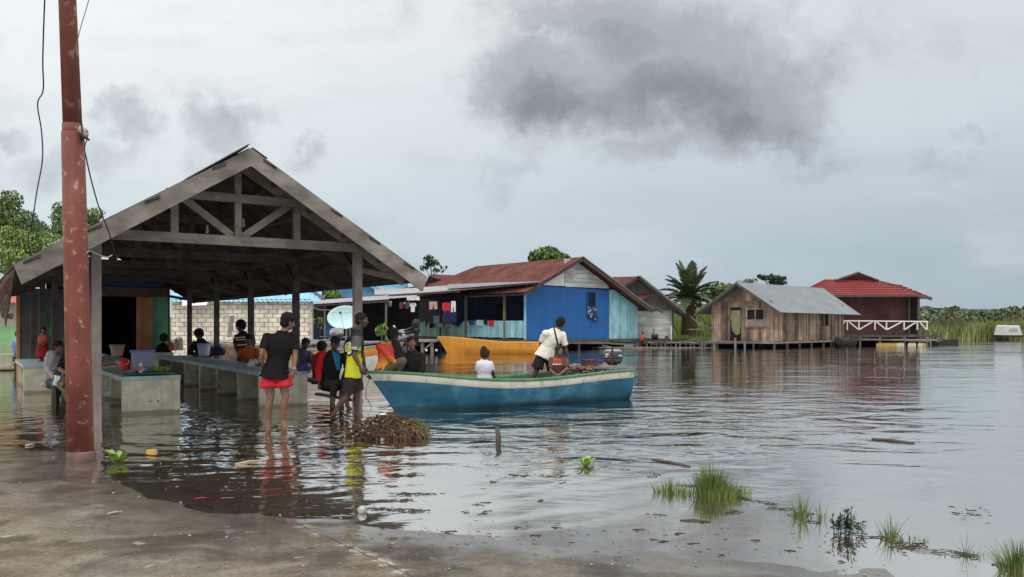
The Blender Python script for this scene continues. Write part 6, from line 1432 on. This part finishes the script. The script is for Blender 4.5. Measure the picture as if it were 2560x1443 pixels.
    if hair:
        m_, k, am = hair; mb = MB(); mb.ell(hc+up*(.040+hairup)*s-f*.022*s, (.085*s*k, .096*s*k, (.085*s+hairup*.6)*k), (rt, f, up), 18, 12); mb.ell(hc-up*.015*s-f*.045*s, (.076*s*k, .062*s*k, .075*s), (rt, f, up), 14, 9)
        remesh(mb, .010, m_, 'hair', t, 1, am*2, 42, seed)
    if hat:
        mb = MB(); mb.ell(hc+up*.052*s-f*.012*s, (.092*s, .105*s, .078*s), (rt, f, up), 18, 10); hp_ = mb.build('cap', hat, t, None, True)
        mb = MB(); mb.ell(hc+up*.040*s+f*.115*s, (.075*s, .075*s, .010*s), (rt, f, up), 16, 6); mb.build('visor', hat, hp_, None, True)
    if shirt:
        mb = MB(); torso(mb, .016*s, shirt.get('hem', .12)*s, shirt.get('flare', .015)); sl_ = shirt.get('sleeve', .55)
        for sd_, (sh_, e_, w_) in arms.items():
            mb.ell(sh_, (.066*s, .066*s, .064*s)); mb.cap(nk-spine*.15, .060*s, sh_, .058*s)
            if sl_ <= 1: q = sh_.lerp(e_, sl_+.12); mb.tube([sh_-(e_-sh_)*.05, sh_.lerp(e_, sl_*.5), q], [.060*s, .064*s, .067*s], 14)
            else: mb.cap(sh_, .070*s, e_, .056*s); mb.cap(e_, .056*s, e_.lerp(w_, .93), .043*s)
        for sh_ in (sl, sr): mb.ell(sh_, (.062*s, .06*s, .06*s)); mb.cap(nk-spine*.15, .058*s, sh_, .056*s)
        o = remesh(mb, vox, shirt['m'], shirt.get('name', 'shirt'), t, 3, shirt.get('wr', .010)*1.2*s, 9, seed); t_shirt = o
        if extras: extras(t, o, dict(P=P, f=f, up=up, rt=rt, lat=lat, spine=spine, pel=pel, nk=nk, s=s, arms=arms, hc=hc))
    if bottom and legs:
        mb = MB(); torso(mb, .0, .03*s, .0, False); mb.ell(pel-Zu*.05*s, (.155*s, .115*s, .10*s), (lath, lath.cross(Zu).normalized(), Zu)); L_ = bottom.get('len', .75); fl = bottom.get('flare', .03)
        for sd_, (h_, k_, a_) in legs.items():
            if L_ <= 1.05: mb.tube([h_-(k_-h_)*.15, h_, h_.lerp(k_, L_*.6), h_.lerp(k_, L_)], [.070*s, .094*s, (.094+fl*.6)*s, (.090+fl)*s], 16)
            else: mb.cap(h_, .108*s, k_, .074*s); mb.cap(k_, .072*s, k_.lerp(a_, min(1, L_-1)), .058*s)
        remesh(mb, vox, bottom['m'], bottom.get('name', 'shorts'), t, 3, bottom.get('wr', .008)*1.5*s, 9, seed+4)
    return t, P
def hitpx(bv, px, py, D):
    o = V((0, 0, CZ)); d = (W(px, py, D)-o).normalized(); h = bv.ray_cast(o, d); return (h[0] if h[0] else W(px, py, D))-d*.007
def bvh_of(o):
    me = o.data; o0 = org(o); return BVHTree.FromPolygons([v.co+o0 for v in me.vertices], [p.vertices[:] for p in me.polygons])
# 1 man in black shirt and red shorts, back turned
black, redc = cloth('black', (.010,.0095,.0095)), cloth('red', (.50,.022,.035))
def ex1(t, o, c):
    w_ = c['P']['wr']; mb = MB(); d = (c['P']['wr']-c['P']['er']).normalized(); _, a, b = frame(d); n = 14; rg = lambda k, r_: [w_+d*k+(a*math.cos(2*math.pi*i/n)+b*math.sin(2*math.pi*i/n))*r_ for i in range(n)]
    mb.loft([rg(-.015, .033), rg(.012, .033)]); mb.build('wristband', mat('band', (.6,.28,.12), .6, .3, 20, 0), t)
    w_ = c['P']['h_l']; mb = MB(); mb.ell(w_+V((0, -.02, -.0)), (.045,.035,.055)); mb.build('held_glove', cloth('glove', (.03,.03,.03)), t, None, True)
t1, P1 = person('person in black t-shirt and red shorts, back turned, standing barefoot in the shallows', 12.1, dict(head=(720,806,.05), neck=(706,832,.02), pelvis=(690,927,0), sl=(668,843,-.02), sr=(734,840,.06), el=(654,884,-.14), wl=(655,908,-.06), h_l=(662,917,.02), er=(738,886,.02), wr=(735,922,-.06), h_r=(734,943,-.06), hl=(673,938,0), hr=(707,938,.02), kl=(676,996,-.03), al=(672,1052,.03), tl=(667,1065,-.06), kr=(714,992,.0), ar=(708,1052,.04), tr=(713,1066,-.08)), (.72,.62,-.22), 1.0, 'l', (HAIR, 1.06, .005), dict(m=black, hem=.11, sleeve=.60, flare=.048), dict(m=redc, len=.52, flare=.045, wr=.010), .009, seed=1, curl=.45, extras=ex1, hairup=.012)
# dark hem of the red shorts
# 2 man in the yellow and black jersey, stepping to the right
ym, N, b = newmat('jersey'); tc = N.n('ShaderNodeTexCoord').outputs['Object']; s3 = N.n('ShaderNodeSeparateXYZ'); N.l(tc, s3.inputs[0])
zz = s3.outputs[2]; nz = N.noise(tc, 5, 3); wv_ = N.n('ShaderNodeTexWave', i_Scale=.9, i_Distortion=3.0); N.l(tc, wv_.inputs['Vector'])
P2z = W(0, 870, 13.4).z-W(0, 1046, 13.4).z; P2t = W(0, 850, 13.4).z-W(0, 1046, 13.4).z
yel = N.math('LESS_THAN', N.math('ADD', zz, sm(N.math('SUBTRACT', nz, .5), .10)), P2t+.0)
bars = N.math('GREATER_THAN', wv_.outputs['Fac'], .90)
lowb = N.math('LESS_THAN', zz, W(0, 913, 13.4).z-W(0, 1046, 13.4).z)
c = N.mix(yel, (.020,.021,.018,1), (.56,.56,.022,1)); c = N.mix(N.math('MULTIPLY', bars, yel), c, (.025,.025,.012,1))
N.l(c, b.inputs['Base Color']); b.inputs['Roughness'].default_value = .7; b.inputs['Specular IOR Level'].default_value = .2
def ex2(t, o, c):
    bv = bvh_of(o); cen = W(882, 870, 13.4); p = W(872, 872, 12.9)
    def ringtxt(px, py, s_, str_, m_, off): text_on(str_, s_, hitpx(bv, px, py, 13.25), V((1,0,0)), Zu, m_, o, 'shirt_number', bv, (0,-1,0), off)
    ringtxt(872, 872, .40, '0', cloth('num', (.012,.012,.01)), .006); ringtxt(872, 872, .30, '0', M['dec_white'], .010); ringtxt(904, 873, .26, '2', cloth('num2', (.12,.11,.04)), .005)
    sh_, e_, w_ = c['arms']['r']; mb = MB(); mb.tube([sh_.lerp(e_, -.02), sh_.lerp(e_, .4), sh_.lerp(e_, .74)], [.078, .080, .080], 16); o2 = remesh(mb, .010, mat('jersey_sleeve', (.085,.08,.08), .8, .2, 6, .04), 'sleeve', t, 2, .004, 12, 2)
    mb = MB()
    for k in (.60, .69): q = sh_.lerp(e_, k); mb.tube([q, sh_.lerp(e_, k+.03)], [.083, .083], 16)
    mb.build('sleeve_stripe', M['dec_white'], o2)
t2, P2 = person('person in yellow and black jersey and dark shorts, walking by the blue bow', 13.4, dict(head=(905,801,-.03), neck=(893,828,0), pelvis=(884,925,0), sl=(886,842,.16), sr=(893,843,-.16), el=(905,885,.25), wl=(912,918,.24), h_l=(914,935,.24), er=(886,889,-.24), wr=(901,918,-.26), h_r=(908,934,-.26), hl=(888,937,.08), hr=(882,937,-.08), kl=(893,985,.08), al=(893,1034,.1), tl=(908,1043,.1), kr=(869,990,-.08), ar=(842,1022,-.10), tr=(828,1040,-.13)), (.97,-.22,-.10), 1.0, 'd', (HAIR, 1.04, .003), dict(m=ym, hem=.12, sleeve=.6, flare=.02), dict(m=cloth('darkshort', (.028,.024,.021)), len=.82, flare=.03), .009, seed=2, curl=.9, extras=ex2)
# 3 man in cap with red and black jacket, sitting at the counter end
def ex3(t, o, c):
    sh_, e_, w_ = c['arms']['l']; mb = MB(); mb.cap(sh_, .078, e_, .064); mb.cap(e_, .064, e_.lerp(w_, .9), .05); mb.cap(c['nk']-c['spine']*.13-c['lat']*.03, .062, sh_, .075); remesh(mb, .011, cloth('redslv', (.42,.02,.025)), 'sleeve', t, 3, .008, 9, 3)
    bv = bvh_of(o); pts = [(829,878),(848,878),(852,892),(850,918),(844,926),(838,905)]; nr = V((.25,-1,0)).normalized(); vs = []
    for i in range(13):
        for j in range(7):
            y = 876+50*i/12; x0 = 829+13*i/12; x1 = 849+2*i/12; vs.append(hitpx(bv, x0+(x1-x0)*j/6, y, 15))
    MB().add(vs, [(i*7+j, i*7+j+1, (i+1)*7+j+1, (i+1)*7+j) for i in range(12) for j in range(6)]).build('undershirt', cloth('blue', (.03,.16,.36)), o, None, True)
t3, P3 = person('person in dark cap and black jacket with red sleeve, seated on the bench', 15.1, dict(head=(838,858,-.12), neck=(832,880,-.02), pelvis=(824,960,.05), sl=(808,888,-.02), sr=(862,890,.06), el=(797,925,-.08), wl=(797,952,-.16), er=(870,925,.04), wr=(858,950,-.14), kl=(836,962,-.42), al=(832,1010,-.42), kr=(866,962,-.35), ar=(868,1012,-.40)), (.42,-.88,-.18), 1.0, 'd', (HAIR, .9, .003), dict(m=cloth('blackjkt', (.013,.0125,.014)), hem=.10, sleeve=2, flare=.03, wr=.012), dict(m=cloth('drk', (.022,.021,.021)), len=1.5, name='trousers'), .010, seed=3, hat=cloth('capd', (.022,.018,.022)), extras=ex3)
# 4 man in orange gradient jacket, seated on the blue boat, back turned
om, N, b = newmat('orange_jacket'); tc = N.n('ShaderNodeTexCoord').outputs['Object']; s3 = N.n('ShaderNodeSeparateXYZ'); N.l(tc, s3.inputs[0])
D4 = 14.55; z0 = lambda y: W(0, y, D4).z-W(0, 955, D4).z
c = N.mix(N.ramp(N.math('ADD', s3.outputs[2], sm(N.math('SUBTRACT', N.noise(tc, 7, 4), .5), .06)), z0(918), z0(882)), (.66,.28,.02,1), (.50,.03,.02,1))
c = N.mix(N.math('GREATER_THAN', s3.outputs[2], z0(861)), c, (.016,.015,.015,1)); N.l(c, b.inputs['Base Color']); b.inputs['Roughness'].default_value = .75
def ex4(t, o, c):
    bv = bvh_of(o); vs = []
    for i in range(5):
        for j in range(9):
            vs.append(hitpx(bv, 950+28*j/8, 853+8*i/4-2*j/8, 14.5))
    MB().add(vs, [(i*9+j, i*9+j+1, (i+1)*9+j+1, (i+1)*9+j) for i in range(4) for j in range(8)]).build('shoulder_patch', cloth('mus', (.28,.22,.05), dirt=(.1,.08,.02), dirt_amt=.6, dirt_sc=14), o, None, True)
    q = c['nk']; mb = MB(); mb.cap(W(986,862,D4+.02), .10, W(1000,905,D4+.06), .12); remesh(mb, .012, cloth('blk4', (.017,.016,.017)), 'front_panel', t, 2, .008, 9, 1)
t4, P4 = person('person in red to orange jacket, seated with back turned in the blue bow', D4, dict(head=(984,838,.06), neck=(976,856,.02), pelvis=(962,930,0), sl=(950,866,-.05), sr=(986,866,.12), el=(972,892,-.12), wl=(988,908,-.08), er=(1000,895,.15), wr=(1006,908,.0), kl=(1006,903,-.04), al=(990,950,-.02), kr=(1012,902,.26), ar=(1000,950,.3)), (.75,.6,-.25), 1.0, 'd', (HAIR, 1.12, .005), dict(m=om, hem=.08, sleeve=2, flare=.03, wr=.012, name='jacket'), dict(m=cloth('olive', (.105,.085,.052)), len=1.6, name='trousers'), .010, seed=4, extras=ex4)
# 5 man in dark clothes
t5, P5 = person('person in plain dark long-sleeved clothes, seated in the blue boat facing the camera', 14.75, dict(head=(1029,858,-.06), neck=(1030,880,0), pelvis=(1034,950,.05), sl=(1010,892,.0), sr=(1053,890,.02), el=(1008,922,-.06), wl=(1020,938,-.16), er=(1058,922,-.04), wr=(1046,940,-.15)), (.18,-.95,-.12), 1.0, 'a', (HAIR, 1.0, .003), dict(m=cloth('blk5', (.016,.015,.014)), hem=.06, sleeve=2, flare=.05, wr=.014), None, .011, seed=5)
# 6 woman in white shirt low in the boat
def ex6(t, o, c):
    mb = MB(); mb.ell(c['hc']+c['up']*.10-c['f']*.05, (.055,.055,.05)); remesh(mb, .010, HAIRB, 'hair_bun', t, 1, .008, 40, 3)
t6, P6 = person('person with bunched hair in white t-shirt, sitting low in the blue boat', 15.3, dict(head=(1214,886,.05), neck=(1211,902,0), pelvis=(1210,950,.02), sl=(1197,910,-.03), sr=(1226,910,.08), el=(1195,932,.0), wl=(1205,943,.1), er=(1231,932,.1), wr=(1236,942,.18)), (.72,.66,-.15), .86, 'd', (HAIRB, 1.06, .007), dict(m=cloth('white6', (.66,.63,.70)), hem=.05, sleeve=.62, flare=.02, wr=.010), None, .010, seed=6, extras=ex6)
# 7 man in white shirt leaning over in the boat
def ex7(t, o, c):
    bv = bvh_of(o); vs = []; a, b_ = (1384, 816), (1397, 870)
    for i in range(15):
        for j in (-1, 1):
            vs.append(hitpx(bv, a[0]+(b_[0]-a[0])*i/14+j*2.2, a[1]+(b_[1]-a[1])*i/14, 16.2))
    MB().add(vs, [(2*i, 2*i+1, 2*i+3, 2*i+2) for i in range(14)]).build('bag_strap', M['black_rub'], o, None, True)
t7, P7 = person('person in white t-shirt with dark bag strap, bending forward in the blue boat', 16.3, dict(head=(1402,809,.12), neck=(1390,826,.05), pelvis=(1362,888,0), sl=(1364,834,-.10), sr=(1406,838,.10), el=(1352,860,.02), wl=(1356,886,.22), er=(1414,872,.14), wr=(1420,898,.15), hl=(1351,895,-.02), hr=(1374,895,.06), kl=(1340,928,-.04), al=(1318,968,-.02), kr=(1384,932,.1), ar=(1384,968,.12)), (.55,.8,-.28), 1.0, 'd', (HAIR, 1.08, .005), dict(m=cloth('white7', (.70,.66,.58)), hem=.07, sleeve=.62, flare=.03, wr=.011), dict(m=cloth('dkbrown', (.022,.018,.017)), len=.78, flare=.03), .009, seed=7, curl=.8, extras=ex7)
# 8 boy
bm8 = cloth('brown8', (.115,.062,.050), dirt=(.19,.10,.08), dirt_amt=.4)
def ex8(t, o, c):
    bv = bvh_of(o); vs = []
    for i in range(7):
        for j in range(7):
            vs.append(hitpx(bv, 1383+21*j/6, 896+14*i/6, 15.75))
    MB().add(vs, [(i*7+j, i*7+j+1, (i+1)*7+j+1, (i+1)*7+j) for i in range(6) for j in range(6)]).build('print', cloth('redprint', (.42,.06,.045), var=.4, sc_=14), o, None, True)
    for k, (x, h_) in enumerate(((1383,3),(1387,2),(1391,3.2),(1395,2),(1399,2),(1403,1.6))):
        q = hitpx(bv, x, 911, 15.7); MB().box(q+V((0,-.012,0)), (.022, .006, h_*15.3/F*1.3)).build('print_mark', M['dec_white'], o)
t8, P8 = person('person, a boy in brown and red t-shirt, sitting with clasped hands in the blue boat', 15.95, dict(head=(1398,878,-.06), neck=(1396,893,0), pelvis=(1396,945,.05), sl=(1379,900,.0), sr=(1415,901,-.02), el=(1377,926,-.06), wl=(1388,936,-.20), h_l=(1393,940,-.22), er=(1417,922,-.1), wr=(1400,936,-.20), h_r=(1394,940,-.22), kl=(1384,946,-.18), al=(1380,980,-.15), kr=(1420,944,-.1), ar=(1424,980,-.1)), (.50,-.84,-.12), .84, 'a', (HAIRB, 1.02, .004), dict(m=bm8, hem=.04, sleeve=.66, flare=.02, wr=.010), dict(m=cloth('slate8', (.05,.06,.075)), len=1.4, name='trousers'), .009, seed=8, extras=ex8, curl=.9)
# 9 child on the far jetty
person('person, small child in red shirt, sitting on the far jetty by the white house', 53.7, dict(head=(1607,832,0), neck=(1606,838,0), pelvis=(1604,852,0), sl=(1602,841,0), sr=(1610,841,0), el=(1601,847,-.1), wl=(1604,850,-.2), er=(1612,846,-.1), wr=(1616,849,-.2), kl=(1600,853,-.3), al=(1600,863,-.3), kr=(1611,853,-.3), ar=(1612,863,-.3)), (.3,-.9,-.1), .74, 'd', (HAIR, 1.02, .003), dict(m=cloth('red9', (.42,.08,.07)), hem=.05, sleeve=.5), dict(m=cloth('mar9', (.10,.03,.03)), len=.9), .016, seed=9)
# 10 and 11 beyond the counter
person('person in grey-blue striped shirt, bent over the near end of the long counter', 17.6, dict(head=(764,860,-.02), neck=(757,876,0), pelvis=(746,940,.1), sl=(738,884,.0), sr=(774,886,.05), el=(738,912,-.1), wl=(752,920,-.25), er=(782,912,-.1), wr=(776,922,-.25)), (.5,-.8,-.35), 1.0, 'd', (HAIR, 1.05, .003), dict(m=cloth('strp', (.065,.068,.10), dirt=(.25,.26,.32), dirt_amt=.8, dirt_sc=3), hem=.08, sleeve=2), None, .012, seed=10)
person('person with dark hair and red top, mostly hidden behind the person in the cap', 17.0, dict(head=(806,868,0), neck=(804,884,0), pelvis=(802,950,0), sl=(788,893,0), sr=(824,893,0), el=(786,925,0), wl=(792,950,-.1), er=(826,925,0), wr=(822,950,-.1)), (.6,.7,-.2), 1.0, 'd', (HAIR, 1.1, .004), dict(m=cloth('red11', (.36,.025,.03)), hem=.08, sleeve=2), None, .013, seed=11)
# 12 orange shirt, 13 dark striped standing, 14 hooded, 15 black haired
person('person in plain orange shirt, sitting behind the long counter left of the black t-shirt', 18.4, dict(head=(622,850,0), neck=(622,868,0), pelvis=(624,930,0), sl=(604,877,0), sr=(641,876,0), el=(600,893,-.12), wl=(612,900,-.3), er=(650,893,-.1), wr=(640,900,-.3)), (-.2,-.9,-.2), .95, 'd', (HAIR, 1.05, .003), dict(m=cloth('or12', (.46,.11,.03)), hem=.08, sleeve=.7), None, .012, seed=12)
def ex13(t, o, c):
    for k, z in enumerate((.55, .62, .74, .82)):
        q = c['pel']+c['spine']*z; mb = MB(); mb.tube([q, q+c['spine']*.035], [.200, .203], 18); mb.v = [q+V(((p.x-q.x), (p.y-q.y)*.72, p.z-q.z)) for p in mb.v]; mb.build('shirt_stripe', M['dec_white'] if k != 1 else cloth('rs', (.3,.03,.04)), o)
person('person in dark shirt with white and red stripes, standing behind the person in orange', 19.6, dict(head=(601,816,0), neck=(606,832,0), pelvis=(612,902,0), sl=(592,842,0), sr=(630,840,0), el=(588,866,-.1), wl=(596,885,-.2), er=(634,868,0), wr=(626,888,-.1), kl=(604,945,0), al=(604,980,0), kr=(622,945,0), ar=(622,980,0)), (-.7,-.6,-.2), 1.0, 'd', (HAIR, 1.18, .010), dict(m=cloth('dk13', (.035,.020,.025)), hem=.08, sleeve=.6), dict(m=cloth('mar13', (.12,.025,.03)), len=1.6, name='trousers'), .013, seed=13, hairup=.01, extras=ex13)
person('person in dark hooded top, hunched over the long counter by the white bin', 22.0, dict(head=(497,836,-.05), neck=(502,850,0), pelvis=(510,905,.1), sl=(486,860,0), sr=(520,862,.05), el=(476,880,-.15), wl=(490,889,-.3), er=(530,880,0), wr=(528,890,-.2)), (-.6,-.6,-.5), 1.05, 'd', (HAIR, 1.2, .010), dict(m=cloth('dk14', (.018,.017,.018)), hem=.1, sleeve=2, flare=.05, wr=.015), None, .014, seed=14)
person('person with long black hair in dark clothes, sitting by the green wall', 25.6, dict(head=(410,848,0), neck=(408,860,0), pelvis=(405,905,0), sl=(396,868,0), sr=(421,868,0), el=(392,885,-.1), wl=(400,892,-.2), er=(426,885,-.1), wr=(420,892,-.2)), (.3,-.8,-.5), 1.0, 'd', (HAIR, 1.4, .012), dict(m=cloth('dk15', (.012,.012,.012)), hem=.1, sleeve=2), None, .015, seed=15)
# 16 hooded sitter, 17 man in camouflage shorts behind the pole
def ex16(t, o, c):
    mb = MB(); mb.ell(c['nk']-c['f']*.085+Zu*.0, (.12,.10,.075)); remesh(mb, .011, o.data.materials[0], 'hood', o, 2, .012, 14, 2)
person('person in pale grey hooded sweatshirt, sitting left of the red pole', 16.6, dict(head=(146,868,-.05), neck=(138,888,0), pelvis=(130,955,.0), sl=(121,896,-.08), sr=(150,896,.12), el=(122,925,-.14), wl=(134,945,-.22), er=(160,925,.0), wr=(162,948,-.05), kl=(146,965,-.15), al=(140,1012,-.1), kr=(160,965,.1), ar=(160,1012,.1)), (.9,-.3,-.2), 1.0, 'a', (HAIR, 1.03, .004), dict(m=cloth('grey16', (.27,.24,.25)), hem=.08, sleeve=2, flare=.03, wr=.014, name='sweatshirt'), dict(m=cloth('den16', (.05,.06,.08)), len=1.6, name='trousers'), .011, seed=16, extras=ex16)
cam_m = mat('camo', (.15,.135,.085), .9, .3, 7, .05, dirt=(.04,.045,.025), dirt_amt=.9, dirt_sc=7)
def ex17(t, o, c):
    mb = MB(); mb.sheet(W(136,938,14.75), W(150,940,14.72), W(150,966,14.7), W(134,964,14.75), 6, 6, lambda a, b_: .02*math.sin(8*a+5*b_), .012); mb.build('white_cloth', cloth('wt17', (.55,.60,.66)), t, None, True)
person('person in black t-shirt and camouflage shorts behind the red pole, reaching for the red pail', 15.0, dict(head=(176,862,0), neck=(180,884,0), pelvis=(182,948,0), sl=(162,894,-.05), sr=(222,896,.05), el=(150,924,-.14), wl=(168,934,-.25), er=(256,912,.0), wr=(288,908,-.2), h_r=(300,905,-.25), hl=(176,952,-.1), hr=(196,952,.1), kl=(158,962,-.45), al=(172,1010,-.30), kr=(200,960,-.4), ar=(206,1010,-.3)), (.6,-.75,-.15), 1.0, 'a', (HAIR, 1.03, .004), dict(m=cloth('blk17', (.014,.013,.013)), hem=.07, sleeve=.72, flare=.02), dict(m=cam_m, len=1.02, flare=.02), .010, seed=17, extras=ex17)
# 19, 20 children at the far left
def ex19(t, o, c):
    p0 = W(106, 866, 19.3); q = lambda y, hw: [W(106, y, 19.3)+V((hw*math.cos(2*math.pi*i/18), hw*.7*math.sin(2*math.pi*i/18), 0)) for i in range(18)]
    remesh(MB().loft([q(892, .155), q(880, .15), q(864, .115), q(856, .10)]), .014, cloth('dress', (.26,.022,.024)), 'skirt', t, 2, .01, 9, 3)
person('person, a small child in an orange top and red skirt, standing on the left counter', 19.3, dict(head=(109,826,-.02), neck=(108,836,0), pelvis=(106,872,0), sl=(101,842,0), sr=(115,842,0), el=(99,854,-.05), wl=(106,858,-.16), er=(118,853,-.05), wr=(111,857,-.16), kl=(102,886,0), al=(102,897,0), kr=(110,886,0), ar=(110,897,0)), (.3,-.9,-.1), .62, 'a', (HAIR, 1.04, .003), dict(m=cloth('or19', (.40,.09,.05)), hem=.02, sleeve=.5), None, .012, seed=19, extras=ex19)
def ex20(t, o, c):
    mb = MB(); mb.ell(W(42,866,26.35), (.16,.10,.24)); remesh(mb, .014, cloth('bp', (.13,.22,.44), dirt=(.5,.55,.66), dirt_amt=.8, dirt_sc=7), 'backpack', t, 2, .01, 9, 2)
person('person, a child in a light blue shirt with a backpack, wading at the far left', 26.6, dict(head=(46,836,0), neck=(46,847,0), pelvis=(46,888,0), sl=(37,853,-.03), sr=(56,853,.03), el=(34,869,-.04), wl=(37,883,-.1), er=(60,869,0), wr=(58,884,-.06), kl=(40,906,-.04), al=(38,922,0), kr=(54,905,.02), ar=(58,921,.05)), (.5,.8,-.2), .78, 'd', (HAIR, 1.12, .008), dict(m=cloth('lb20', (.14,.23,.46)), hem=.06, sleeve=.6), dict(m=cloth('dk20', (.025,.028,.03)), len=.9), .013, seed=20, extras=ex20)
for i, o in enumerate(PEOPLE): o['group'] = 'people at the flooded market'
